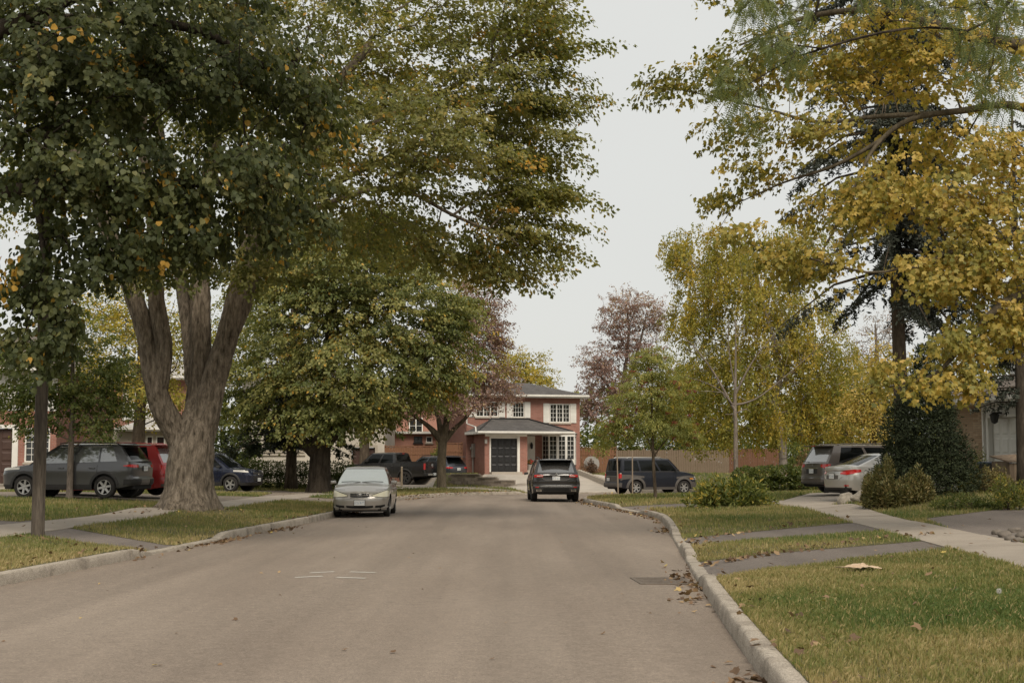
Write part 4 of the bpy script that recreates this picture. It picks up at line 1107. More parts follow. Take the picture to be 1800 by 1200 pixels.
# ---- nearly bare young tree
def T9_():
    x, y = 9.9, 62.5; z = lz(x, y); Y = y
    tr = [pt(1293,800,Y,0.10), pt(1293,745,Y,0.085), pt(1292,722,Y,0.08), pt(1293,640,Y,0.05), pt(1293,560,Y,0.022)]
    tr[0] = (tr[0][0], Y, z-0.1, 0.12)
    l = [[pt(1290,718,Y,0.07), pt(1280,700,Y,0.06), pt(1258,660,Y,0.045), pt(1225,615,Y,0.03), pt(1200,590,Y,0.012)], [pt(1296,712,Y,0.05), pt(1330,700,Y,0.035), pt(1370,670,Y,0.022), pt(1440,610,Y,0.008)], [pt(1294,690,Y,0.05), pt(1320,640,Y,0.035), pt(1350,600,Y,0.02), pt(1385,560,Y,0.008)],
         [pt(1290,715,Y,0.04), pt(1270,690,Y-0.3,0.03), pt(1235,670,Y-0.4,0.018), pt(1190,660,Y-0.5,0.008)], [pt(1292,680,Y,0.04), pt(1282,620,Y,0.025), pt(1280,560,Y,0.008)], [pt(1295,725,Y,0.03), pt(1310,718,Y,0.02), pt(1320,724,Y,0.01)], [pt(1291,732,Y,0.03), pt(1275,728,Y,0.018)]]
    cl = [E(1240,610,Y,1.0,1.2,0.9), E(1300,580,Y,1.2,1.2,0.8), E(1380,620,Y,1.4,1.4,0.9), E(1420,610,Y,0.8,1,0.5)]
    tree('bare_tree', 'young tree with almost leafless pale branches right of the berry tree', 'tree', (x, y, z-0.1), [tr]+l, cl, 110, BK_pale, M_birch, 2.2, 0.4, 0.08, 'kite', hue_plain(0.55,0.2,0.1,0), bf=0.5, seg=0.35, r_tip=0.007)
T9_()

# ---- rowan with red berries and its two stakes
def T10_():
    x, y = gr(1152, 876, 0.2); z = lz(x, y); Y = y
    tr = [(x, y, z-0.1, 0.085), (x, y, z+0.2, 0.066), pt(1149,820,Y,0.06), pt(1148,790,Y,0.055), pt(1146,740,Y,0.045), pt(1146,680,Y,0.03), pt(1146,610,Y,0.012)]
    l = [[pt(1149,802,Y,0.035), pt(1140,775,Y,0.028), pt(1120,745,Y,0.018), pt(1090,710,Y,0.01)], [pt(1150,800,Y,0.035), pt(1165,780,Y,0.026), pt(1185,755,Y,0.016), pt(1200,720,Y,0.01)], [pt(1147,760,Y,0.03), pt(1155,720,Y,0.02), pt(1180,670,Y,0.01)]]
    cl = [E(1140,660,Y,1.0,1.1,1.0,6), E(1110,700,Y,1.0,1.1,0.8,5), E(1180,690,Y,0.9,1.1,0.9,5), E(1085,750,Y,0.8,1.0,0.55,4.2), E(1140,745,Y,1.1,1.1,0.6,5), E(1195,750,Y,0.75,1.0,0.55,3.5), E(1150,625,Y,0.5,0.6,0.5,1.6), E(1060,780,Y,0.45,0.6,0.25,1.4), E(1215,770,Y,0.4,0.6,0.3,1.2)]
    root = tree('rowan_tree', 'young rowan hung with red berries, beside two wooden stakes', 'tree', (x, y, z-0.05), [tr]+l, cl, 520, BK_brown, M_rowan, 55, 0.42, 0.095, 'lance', hue_plain(0.45,0.25,0.14,0.012,0.97,0.9), bf=0.35, seg=0.3, droop=0.5, lean=0.8, r_tip=0.004, shell=0.55)
    p = sample_clumps(cl, 95, 0.15); p = p[p[:,1] < y + 0.3]
    V, T = [], []
    for q in p:
        k = rng.integers(14, 26)
        for c in q + rng.normal(size=(k,3))*np.array([0.07,0.07,0.035]):
            n = len(V)*6
            V.append(c + 0.019*np.array([(1,0,0),(-1,0,0),(0,1,0),(0,-1,0),(0,0,1),(0,0,-1)]))
            T.append(n + np.array([(0,2,4),(2,1,4),(1,3,4),(3,0,4),(2,0,5),(1,2,5),(3,1,5),(0,3,5)]))
    tag(mesh_np('berries', np.concatenate(V) - np.array([x, y, z-0.05]), np.concatenate(T), plain('rowan berry', (0.20,0.018,0.015), 0.35), root, smooth=True), kind='stuff')
    M_stake = noisy('weathered stake wood', [(0.20,0.15,0.11),(0.30,0.235,0.175)], 6, 0.9, 0.4, 40, stretch=(1,1,0.1))
    for px, lean, lab in ((1087, -0.05, 'wooden stake farther from the rowan trunk'), (1112, 0.0, 'wooden stake next to the rowan trunk')):
        gx_, gy_ = gr(px, 868, 0.2); gz = lz(gx_, gy_)
        st = MB(); h = 1.95
        st.add([(-.028,-.022,-.3),(.028,-.022,-.3),(.028,.022,-.3),(-.028,.022,-.3),(-.024+lean,-.02,h),(.024+lean,-.02,h),(.024+lean,.02,h-0.01),(-.024+lean,.02,h-0.01)], [(0,3,2,1),(4,5,6,7),(0,1,5,4),(1,2,6,5),(2,3,7,6),(3,0,4,7)])
        o = st.build('stake', M_stake, bevel=0.004); o.location = (gx_, gy_, gz)
        tag(o, lab, 'stake')
T10_()

# ---- blue spruces
hs = lambda p, i, n: 0.48 + 0.2*rng.normal(size=n) + 0.5*(fbm(p*1.2, 2)-0.5)
def T11_():
    Y = 43; q = at(1590, 850, Y); x = q.x; z = lz(x, Y)
    tp = at(1560, 60, Y)
    h = tp.z - z + 6
    ln = ((at(1560,60,Y).x - x)*h/(tp.z-z), 0)
    conifer('spruce_tree', 'tall blue spruce whose bare trunk rises behind the dark yew', x, Y, z, 0.25, h, at(0,520,Y).z, at(0,-60,Y).z, 3.4, 2.5, 84, BK_brown, M_spruce, 14, 0.14, hs, 0.9, 1.1, lean=ln)
    Y = 39; q = at(1797, 800, Y); z = lz(q.x, Y)
    conifer('spruce_tree', 'blue spruce at the picture edge before the beige brick house', q.x, Y, z, 0.17, 11, at(0,705,Y).z, 11, 1.5, 0.7, 52, BK_dark, M_spruce, 14, 0.12, hs, 0.5, 0.5, skip=lambda zq, a: zq < 3.9 and not (2.3 < a < 4.2))
T11_()
# low hanging spruce bough seen left of the trunk
# ---- golden maple reaching in from the right
def T13_():
    x, y = 13.6, 28.5; z = lz(x, y); Y = 27.5
    tr = [(x, y, z-0.15, 0.5), (x, y, z+0.5, 0.36), (x, y, z+3, 0.32), (x-0.1, y, z+6, 0.26), (x-0.4, y, z+9, 0.18), (x-0.6, y, z+12, 0.08)]
    a = [(x, y, z+4.6, 0.22), (x-2.0, y-0.4, 7.6, 0.17), pt(1800,190,Y,0.08), pt(1690,195,Y,0.065), pt(1600,210,Y,0.055), pt(1545,250,Y,0.045), pt(1515,300,Y-0.1,0.032), pt(1480,380,Y-0.2,0.03), pt(1440,450,Y-0.3,0.02)]
    a2 = [pt(1640,200,Y,0.06), pt(1540,205,Y+0.3,0.045), pt(1440,215,Y+0.5,0.035), pt(1340,190,Y+0.6,0.022), pt(1230,165,Y+0.7,0.014), pt(1130,145,Y+0.8,0.007)]
    c = [(x, y, z+7, 0.2), (x-2.4, y-0.3, 9.6, 0.14), pt(1690,60,Y+0.5,0.12), pt(1560,20,Y+0.8,0.08), pt(1420,30,Y+1,0.05), pt(1300,80,Y+1.2,0.02)]
    d = [(x, y, z+2.8, 0.18), (x-1.8, y-1.2, 4.9, 0.12), pt(1790,520,Y-1.5,0.08), pt(1700,600,Y-1.7,0.05), pt(1640,660,Y-1.8,0.03), pt(1560,680,Y-1.8,0.012)]
    e = [(x, y, z+3.6, 0.16), (x-1.8, y-0.8, 6.0, 0.11), pt(1760,420,Y-1,0.08), pt(1680,440,Y-1.1,0.05), pt(1610,470,Y-1.2,0.02)]
    f2 = [pt(1560,240,Y,0.05), pt(1470,290,Y+0.2,0.035), pt(1380,320,Y+0.3,0.02), pt(1290,360,Y+0.3,0.009)]
    cl = [E(1170,155,Y+0.7,0.6,0.6,0.28,1.5), E(1250,140,Y+0.7,0.85,0.9,0.55,2.6), E(1330,110,Y+0.8,1.0,1.2,0.7,4), E(1300,230,Y+0.4,0.9,1.2,0.42,2.8), E(1270,350,Y+0.3,0.35,0.6,0.25,1.0), E(1330,300,Y+0.3,0.7,0.9,0.4,2.2), E(1420,240,Y+0.2,1.0,1.4,0.6,4), E(1450,120,Y+0.6,1.3,1.6,0.9,6),
          E(1560,90,Y+0.5,1.5,1.8,1.0,7), E(1700,100,Y,1.5,1.8,1.1,7), E(1480,370,Y-0.2,1.1,1.2,0.6,4), E(1380,450,Y-0.2,0.75,1.0,0.35,2), E(1300,415,Y,0.6,0.8,0.25,1.3), E(1430,470,Y-0.3,0.8,0.9,0.35,2.2), E(1560,330,Y,1.0,1.4,0.6,4),
          E(1700,360,Y-0.8,1.3,1.4,0.8,8), E(1740,460,Y-1.2,1.0,1.2,0.75,8), E(1620,270,Y+1,1.6,1.2,0.9,6), E(1760,260,Y-1.2,0.8,1.0,0.6,4), E(1640,480,Y-1.2,0.75,1.0,0.5,3.5), E(1780,570,Y-1.4,0.8,1.0,0.5,5), E(1680,600,Y-1.7,0.7,0.8,0.35,3), E(1610,670,Y-1.8,0.5,0.6,0.18,1.2), E(1570,640,Y-1.8,0.3,0.5,0.12,0.7), E(1690,665,Y-1.7,0.4,0.5,0.16,0.9), E(1500,-80,Y,4,3,1.4,9), E(2050,250,Y,2.5,3,2.5,7),
          E(1440,720,Y-1.9,0.25,0.3,0.12,0.0001)]
    tree('golden_maple', 'golden maple reaching over the lawn, its trunk right of the picture', 'tree', (x, y, z-0.1), [tr, a, a2, c, d, e, f2], cl, 1400, BK_olive, M_gold, 24, 0.5, 0.088, 'maple',
         hue_grad(hue_plain(0.24, 0.26, 0.13, 0.0, 0.9, 0.4), 3.0, 10.0, 0.30), bf=0.3, seg=0.35, droop=0.35, wide=0.55, flat=0.25, lean=0.9, shell=0.55, r_tip=0.005)
T13_()

# ---- honey locust fronds hanging into the top right
def T14_():
    x, y = 9.2, 14.5; z = lz(x, y); Y = 15.5
    root = thing('locust_tree', 'feathery green locust hanging in from the top right corner', 'tree', (x, y, z-0.1))
    base = np.array([x, y, z-0.1])
    tr = [(x, y, z-0.15, 0.3), (x, y, z+0.4, 0.22), (x-0.1, y, z+3, 0.19), (x-0.4, y+0.2, z+6, 0.14), (x-0.6, y+0.3, z+8, 0.08)]
    l = [[(x-0.2, y, z+4.5, 0.12), pt(1900,-250,Y,0.09), pt(1700,-260,Y,0.07), pt(1500,-150,Y,0.05), pt(1380,-60,Y,0.03), pt(1300,20,Y,0.015)],
         [(x-0.2, y, z+4.0, 0.09), pt(1950,-60,Y-0.5,0.06), pt(1830,-40,Y-0.6,0.04), pt(1760,20,Y-0.6,0.02), pt(1745,110,Y-0.6,0.01)],
         [pt(1440,-100,Y,0.03), pt(1440,0,Y+0.1,0.018), pt(1420,60,Y+0.2,0.008)]]
    P = []
    def hang(px0, py0, px1, py1, yy, n):
        for _ in range(n):
            t = rng.random(); P.append(tuple(at(px0+(px1-px0)*t + rng.normal()*16, py0+(py1-py0)*t + rng.normal()*14, yy + rng.normal()*0.35)))
    hang(1310,-10,1410,30,Y,46); hang(1330,40,1400,110,Y,48); hang(1270,150,1330,150,Y,16); hang(1250,90,1290,200,Y,16); hang(1300,180,1330,230,Y,12)
    hang(1690,0,1800,20,Y-0.6,40); hang(1700,60,1790,120,Y-0.6,40); hang(1710,130,1760,200,Y-0.6,22); hang(1420,-60,1800,-60,Y,60); hang(1640,-10,1700,60,Y-0.4,16); hang(1500,-30,1620,0,Y,24)
    tips = np.array(P)
    pos, par, fix, tid, tdir = grow([tr]+l, tips, 0.4, 0.25)
    V, Q = tubes(pos, par, radii(par, fix, 0.0028))
    mesh_np('trunk', V-base, None, BK_dark, root, smooth=True, quads=Q)
    pp, dd, nn, hh = [], [], [], []
    for q in pos[tid]:
        for _ in range(3):                      # fronds
            a = rng.random()*2*np.pi
            fd = unit(np.array([[math.cos(a)*0.6, math.sin(a)*0.6, -0.75 + 0.5*rng.normal()]]))[0]
            L = 0.16 + 0.12*rng.random(); m = 13
            sd = unit(np.cross(fd, rng.normal(size=3))[None])[0]; up = np.cross(sd, fd); h0 = 0.45 + 0.2*rng.normal()
            for k in range(m):
                t = (k+1)/m
                c = q + fd*L*t + np.array([0,0,-0.25])*L*t*t
                for s in (-1, 1):
                    pp.append(c); dd.append(sd*s + fd*0.35); nn.append(up + 0.2*rng.normal(size=3)); hh.append(h0 + 0.08*rng.normal())
    pp, dd, nn, hh = map(np.array, (pp, dd, nn, hh))
    lv, lt, lh = put_leaves(pp, dd, nn, np.full(len(pp), 0.036), np.clip(hh, 0, 1), 'lance')
    tag(mesh_np('crown', lv-base, lt, M_locust, root, attr={'hue': lh}), kind='stuff')
T14_()

# ---- young tree on the left lawn
def T15_():
    x, y = gr(122, 877, 0.42); z = lz(x, y); Y = y
    tr = [(x, y, z-0.1, 0.15), (x, y, z+0.2, 0.105), pt(125,780,Y,0.09), pt(127,720,Y,0.08), pt(128,640,Y,0.055), pt(128,560,Y,0.03), pt(128,500,Y,0.012)]
    cl = [E(125,690,Y,1.3,1.3,0.9,7), E(80,680,Y,1.1,1.2,0.7,5), E(180,690,Y,1.0,1.2,0.8,5), E(130,620,Y,1.3,1.3,0.9,6), E(110,555,Y,0.9,1,0.8,4), E(195,640,Y,0.8,1,0.6,3), E(40,720,Y,0.8,1,0.5,3), E(70,745,Y-0.3,0.9,0.8,0.45,3.5), E(20,640,Y,0.7,0.8,0.6,2.5), E(200,720,Y,0.7,0.8,0.5,2.5), E(60,620,Y,0.9,1,0.6,3.0), E(160,745,Y,0.8,1.0,0.4,3), E(20,690,Y,0.7,0.8,0.5,2)]
    tree('lawn_tree', 'slender young tree on the lawn in front of the grey crossover', 'tree', (x, y, z-0.05), [tr], cl, 480, BK_pale, M_ginkgo, 38, 0.5, 0.10, 'kite', hue_plain(0.48,0.2,0.12,0.02,0.95,0.6), bf=0.4, seg=0.35, lean=0.6, shell=0.55, r_tip=0.005)
T15_()

# ---- shrubs and hedges
hp = lambda m=0.45, s=0.18, fr=1.5: (lambda p, i, n: m + s*rng.normal(size=n) + 0.7*(fbm(p*fr, 2)-0.5))
def T18_():
    Y = 38.5
    x = at(1625, 800, Y).x; z = lz(x, Y)
    cl = []
    for f in np.linspace(0, 1, 9):
        r = 1.28 * (1 - f)**0.75 + 0.20
        cl.append(((x + 0.1*math.sin(f*9), Y, z + 0.42 + f*3.0), (r, r, 0.62), r+0.15))
    shrub('yew_bush', 'large dark cone-shaped yew in the bed beside the silver saloon', 'shrub', (x, Y, z), cl, 42000, 0.085, 'lance', M_yew, hp(0.42,0.22,1.8), 5, BK_dark, 0.25, jag=0.5)
    for px, py, Yc, r, h, n, lab in ((1553, 868, 36.6, 0.60, 1.32, 9000, 'broad olive mugo pine at the foot of the yew, beside the boulder'), (1608, 860, 36.9, 0.36, 1.05, 4500, 'small olive mugo pine in front of the yew')):
        x = at(px, 800, Yc).x; z = lz(x, Yc)
        cl = []
        for k_ in range(16):
            a = k_*2.4; rr_ = r*math.sqrt((k_+0.5)/16); hh = h*(0.55+0.55*random.random())*(1-0.45*rr_/r)
            cl.append(((x + rr_*math.cos(a), Yc + rr_*0.8*math.sin(a), z + hh*0.52), (0.13, 0.13, hh*0.52)))
        shrub('mugo_pine', lab, 'shrub', (x, Yc, z), cl, n, 0.085, 'lance', M_mugo, hp(0.58,0.25,3), 5, BK_brown, 0.4, None, 0.9, 0.1)
T18_()
def row_hedge(name, label, p0, p1, wd, h, n, leaf, lmat, hue, jag=0.15, kind='kite'):
    p0, p1 = np.array(p0), np.array(p1); L = np.linalg.norm(p1-p0); k = max(2, int(L/0.55))
    cl = []
    for t in np.linspace(0, 1, k):
        q = p0 + (p1-p0)*t; z = lz(*q)
        for fz in (0.3, 0.72):
            cl.append(((q[0], q[1], z + h*fz), (0.62, wd/2, h*0.34)))
    c = (p0+p1)/2
    return shrub(name, label, 'hedge', (c[0], c[1], lz(*c)), cl, n, leaf, kind, lmat, hue, k, BK_brown, 0.2, None, 0.3, jag)
row_hedge('clipped_hedge', 'clipped dark hedge before the stucco house', (at(418,840,72).x, 72), (at(606,840,71).x, 71), 1.2, 1.35, 20000, 0.07, M_green, hp(0.25,0.18,1.2), 0.06)
row_hedge('boundary_hedge', 'tall mixed hedge behind the grey and red board fences', (at(1010,840,99).x, 99), (at(1420,840,96).x, 96), 2.0, 2.9, 16000, 0.17, M_green, hp(0.40,0.2,0.8), 0.6)
row_hedge('boundary_hedge', 'overgrown hedge closing the gap behind the grey minivan', (at(1400,840,80).x, 80), (at(1640,840,74).x, 74), 1.8, 2.4, 10000, 0.14, M_green, hp(0.5,0.2,0.8), 0.6)
row_hedge('boundary_hedge', 'dark hedge beside the pale house behind the great maple', (at(285,840,84).x, 84), (at(440,840,84).x, 84), 1.8, 3.4, 10000, 0.16, M_green, hp(0.2,0.2,0.8), 0.6)
row_hedge('flowering_hedge', 'loose leafy hedge below the birch, left of the grey minivan', (at(1312,840,59).x, 59), (at(1412,840,58).x, 58), 1.3, 1.0, 12000, 0.09, M_green, hp(0.45,0.25,1.5), 0.3)
def bush(name, label, px, py, Y, rx, h, n, leaf, kind, lmat, hue, jag=0.3, k=7, ry=None):
    x = at(px, py, Y).x; z = lz(x, Y)
    cl = []
    for i in range(k*2):
        a = i*2.4 + random.random()*0.6; f = math.sqrt((i+0.5)/(k*2)); hh = h*(1-0.55*f*f)*(0.62+0.5*random.random())
        cl.append(((x + rx*0.85*f*math.cos(a), Y + (ry or rx*0.8)*0.7*f*math.sin(a), z + hh*0.5), (rx*(0.20+0.14*random.random()), (ry or rx*0.8)*0.30, hh*0.5)))
    return shrub(name, label, 'shrub', (x, Y, z), cl, n, leaf, kind, lmat, hue, 6, BK_brown, 0.3, None, 0.35, jag)
bush('peony_bush', 'sprawling leafy green bush on the grass verge between two driveways', 1278, 885, 43.0, 1.2, 0.95, 4600, 0.17, 'lance', M_green, hp(0.6,0.25,2.2), 0.8, 11, 1.0)
bush('verge_weeds', 'loose tuft of weeds trailing from the verge bush', 1345, 888, 42.6, 0.42, 0.42, 700, 0.10, 'lance', M_green, hp(0.62,0.2,2.2), 0.4, 5, 0.6)
bush('russet_bush', 'russet-pink bush behind the grey minivan', 1435, 810, 66, 1.7, 2.2, 7000, 0.09, 'kite', M_rust, hp(0.55,0.25,1.5), 0.5)
bush('dark_bush', 'dark evergreen bush behind the red minivan roof', 165, 830, 58, 1.9, 3.0, 9000, 0.10, 'kite', M_ginkgo, hp(0.22,0.2,1.2), 0.5)
bush('garden_bush', 'rhododendron beside the brown garage of the stucco house', 612, 840, 74, 0.95, 1.35, 3500, 0.10, 'lance', M_green, hp(0.25,0.25,2), 0.3)
bush('fence_vine', 'green vine climbing the wooden fence behind the pickup', 768, 800, 88.5, 0.55, 2.7, 3000, 0.10, 'kite', M_green, hp(0.65,0.15,2), 0.3, 7, 0.5)
bush('flower_shrub', 'yellow-green shrub in the bed near the wheelie bin', 1775, 830, 34.2, 0.55, 0.95, 2600, 0.075, 'lance', M_green, hp(0.6,0.2,2.5), 0.35)
bush('bed_plant', 'grey-green low plants edging the bed below the yew', 1700, 850, 34.8, 0.95, 0.42, 3600, 0.06, 'lance', M_green, hp(0.35,0.2,3), 0.3, 9, 0.5)
bush('dry_shrub', 'dry brown ornamental shrub in front of the wheelie bin', 1745, 820, 38.5, 0.6, 1.0, 2400, 0.07, 'lance', M_mugo, hp(0.8,0.2,2), 0.45)
bush('corner_shrub', 'bare reddish shrub at the right corner of the brick house', 1035, 830, 88, 0.7, 1.0, 1500, 0.07, 'kite', M_rust, hp(0.3,0.2,2), 0.4)
bush('bed_bush', 'green bush between the yew and the beige brick house', 1712, 800, 42.5, 0.7, 1.5, 3600, 0.08, 'lance', M_green, hp(0.55,0.22,2), 0.4)
# ================================================================ HOUSES, FENCES, WALLS
M_brick = brick_mat('red brick', (0.315,0.138,0.102), (0.255,0.106,0.078), (0.31,0.225,0.19))
M_brick2 = brick_mat('pinkish brick', (0.36,0.17,0.125), (0.31,0.14,0.10), (0.31,0.22,0.18))
M_buffm = noisy('buff mortar', [(0.20,0.165,0.125),(0.27,0.225,0.17)], 8, 0.95, 0.3, 60)
M_buff = [noisy('buff brick %d' % i, [tuple(c*0.85 for c in col), col], 9, 0.85, 0.4, 60) for i, col in enumerate([(0.42,0.30,0.195), (0.36,0.25,0.155), (0.47,0.35,0.235)])]
M_buffw = brick_mat('buff brick wall', (0.42,0.30,0.195), (0.36,0.25,0.155), (0.28,0.235,0.185))
M_white = noisy('white trim paint', [(0.62,0.60,0.55),(0.74,0.72,0.67)], 2.0, 0.55, 0.05, 30)
M_cream = noisy('cream stucco', [(0.50,0.455,0.385),(0.57,0.52,0.445)], 1.4, 0.9, 0.4, 90)
M_beige = noisy('beige trim', [(0.38,0.33,0.27),(0.45,0.40,0.33)], 1.4, 0.85, 0.2, 60)
M_blackdoor = noisy('black painted steel', [(0.014,0.014,0.015),(0.022,0.022,0.023)], 2.0, 0.45)
M_browndoor = noisy('brown garage paint', [(0.050,0.026,0.019),(0.072,0.040,0.030)], 3.0, 0.6)
M_roof = shingle_mat('charcoal shingles', (0.078,0.072,0.069), (0.112,0.104,0.099))
M_roof2 = shingle_mat('brown shingles', (0.125,0.105,0.09), (0.16,0.135,0.115))
M_roof3 = shingle_mat('pale grey shingles', (0.36,0.345,0.32), (0.43,0.41,0.385))
M_glass = plain('window glass', (0.020,0.022,0.022), 0.06, spec=0.6, ior=1.6)
M_curtain = noisy('net curtain', [(0.30,0.285,0.25),(0.40,0.38,0.34)], 9, 0.9, stretch=(6,6,0.3))
M_siding = noisy('white siding', [(0.58,0.57,0.54),(0.66,0.65,0.62)], 1.2, 0.6)
M_woodR = noisy('red-stained boards', [(0.105,0.048,0.028),(0.165,0.080,0.046),(0.20,0.105,0.062)], 3.0, 0.85, 0.5, 30, stretch=(3,3,0.25))
M_woodB = noisy('brown-stained boards', [(0.135,0.060,0.030),(0.20,0.098,0.052),(0.235,0.125,0.07)], 3.0, 0.85, 0.5, 30, stretch=(3,3,0.25))
M_woodG = noisy('weathered grey boards', [(0.125,0.090,0.060),(0.19,0.140,0.096),(0.25,0.19,0.132)], 3.0, 0.9, 0.6, 30, stretch=(3,3,0.25))
M_metalw = plain('white metal', (0.55,0.53,0.49), 0.45)
M_black = plain('black metal', (0.015,0.015,0.015), 0.45)
M_gmetal = plain('galvanised conduit', (0.36,0.34,0.31), 0.5, 0.3)

def wall(name, x0, x1, z0, z1, y, openings, mat, parent, t=0.22, face=-1):
    """A wall in the plane y with real openings (x0, x1, z0, z1); its reveals run t deep."""
    xs = sorted({x0, x1, *[v for o in openings for v in o[:2]]}); zs = sorted({z0, z1, *[v for o in openings for v in o[2:]]})
    mb = MB()
    yb = y - face * t
    for i in range(len(xs)-1):
        for k in range(len(zs)-1):
            cx, cz = (xs[i]+xs[i+1])/2, (zs[k]+zs[k+1])/2
            if any(o[0] < cx < o[1] and o[2] < cz < o[3] for o in openings): continue
            mb.add([(xs[i],y,zs[k]),(xs[i+1],y,zs[k]),(xs[i+1],y,zs[k+1]),(xs[i],y,zs[k+1])], [(0,1,2,3)])
    for a, b, c, d in openings:
        mb.add([(a,y,c),(b,y,c),(b,y,d),(a,y,d),(a,yb,c),(b,yb,c),(b,yb,d),(a,yb,d)], [(0,4,5,1),(1,5,6,2),(2,6,7,3),(3,7,4,0)])
    return mb.build(name, mat, parent)

def window(parent, x0, x1, z0, z1, y, cols=3, lites=(2, 3), frame=None, sill=True, shutters=None, depth=0.10, fw=0.06, name='window'):
    """Casement window set into a wall facing -y: frame with a pane for each casement and glazing bars."""
    fr = frame or M_white
    mb = MB()
    yf, yb = y - 0.02, y + depth
    mb.box(x0, x0+fw, yf, yb, z0, z1); mb.box(x1-fw, x1, yf, yb, z0, z1)
    mb.box(x0+fw, x1-fw, yf, yb, z1-fw, z1); mb.box(x0+fw, x1-fw, yf, yb, z0, z0+fw)
    iw = (x1-x0-2*fw); cw = iw/cols
    for c in range(1, cols):
        xm = x0+fw+cw*c; mb.box(xm-fw*0.55, xm+fw*0.55, yf+0.005, yb, z0+fw, z1-fw)
    w = mb.build(name, fr, parent)
    for c in range(cols):
        a = x0+fw+cw*c + (fw*0.55 if c else 0); b = x0+fw+cw*(c+1) - (fw*0.55 if c < cols-1 else 0)
        MB().box(a, b, y+depth*0.55, y+depth*0.62, z0+fw, z1-fw).build('pane', M_glass, w)
        gb = MB()
        for k in range(1, lites[0]):
            xm = a+(b-a)*k/lites[0]; gb.box(xm-0.011, xm+0.011, y+depth*0.35, y+depth*0.54, z0+fw, z1-fw)
        for k in range(1, lites[1]):
            zm = z0+fw+(z1-z0-2*fw)*k/lites[1]; gb.box(a, b, y+depth*0.38, y+depth*0.53, zm-0.011, zm+0.011)
        if gb.v: gb.build('glazing_bar', fr, w)
    if sill:
        MB().box(x0-0.06, x1+0.06, y-0.09, y-0.022, z0-0.09, z0-0.012).build('sill', frame or M_beige, w)
    if shutters:
        for (a, b) in ((x0-shutters-0.02, x0-0.02), (x1+0.02, x1+shutters+0.02)):
            sm = MB(); sm.box(a, b, y-0.045, y-0.004, z0-0.02, z1+0.02)
            n = 14; hh = (z1-z0)/n
            for k in range(n):
                sm.box(a+0.05, b-0.05, y-0.056, y-0.046, z0+hh*k+0.012, z0+hh*(k+1)-0.012)
            sm.build('shutter', M_white, w)
    return w

def garage_door(parent, x0, x1, z0, z1, y, mat, cols=4, rows=4):
    d = MB().box(x0, x1, y, y+0.05, z0, z1).build('garage_door', mat, parent)
    W, H_ = (x1-x0)/cols, (z1-z0)/rows
    src = MB().add([(-0.5*W+0.05,0,-0.5*H_+0.05),(0.5*W-0.05,0,-0.5*H_+0.05),(0.5*W-0.05,0,0.5*H_-0.05),(-0.5*W+0.05,0,0.5*H_-0.05),
                    (-0.5*W+0.10,-0.022,-0.5*H_+0.10),(0.5*W-0.10,-0.022,-0.5*H_+0.10),(0.5*W-0.10,-0.022,0.5*H_-0.10),(-0.5*W+0.10,-0.022,0.5*H_-0.10)],
                   [(0,1,5,4),(1,2,6,5),(2,3,7,6),(3,0,4,7),(4,5,6,7)]).build('panel', mat, d)
    first = True
    for r in range(rows):
        for c in range(cols):
            o = src if first else link_copy(src, d)
            first = False
            o.location = (x0+W*(c+0.5), y-0.002, z0+H_*(r+0.5))
    return d

def hip_roof(name, x0, x1, y0, y1, z, rx0, rx1, ry0, ry1, rz, mat, parent, fascia=M_white, fh=0.18):
    """Hipped roof: eave rectangle and a ridge rectangle (or line), with fascia board and soffit."""
    mb = MB().add([(x0,y0,z),(x1,y0,z),(x1,y1,z),(x0,y1,z),(rx0,ry0,rz),(rx1,ry0,rz),(rx1,ry1,rz),(rx0,ry1,rz)],
                  [(0,1,5,4),(1,2,6,5),(2,3,7,6),(3,0,4,7),(4,5,6,7)])
    r = mb.build(name, mat, parent)
    f = MB(); e = 0.02
    f.box(x0-e, x1+e, y0-e, y0, z-fh, z+0.012); f.box(x0-e, x0, y0, y1, z-fh, z+0.012); f.box(x1, x1+e, y0, y1, z-fh, z+0.012); f.box(x0-e, x1+e, y1, y1+e, z-fh, z+0.012)
    f.box(x0, x1, y0, y1, z-fh+0.01, z-fh+0.03)
    f.build('fascia', fascia, r)
    gm = MB().box(x0-e, x1+e, y0-e-0.09, y0-e-0.002, z-0.10, z+0.0)
    gm.build('gutter', fascia, r)
    return r

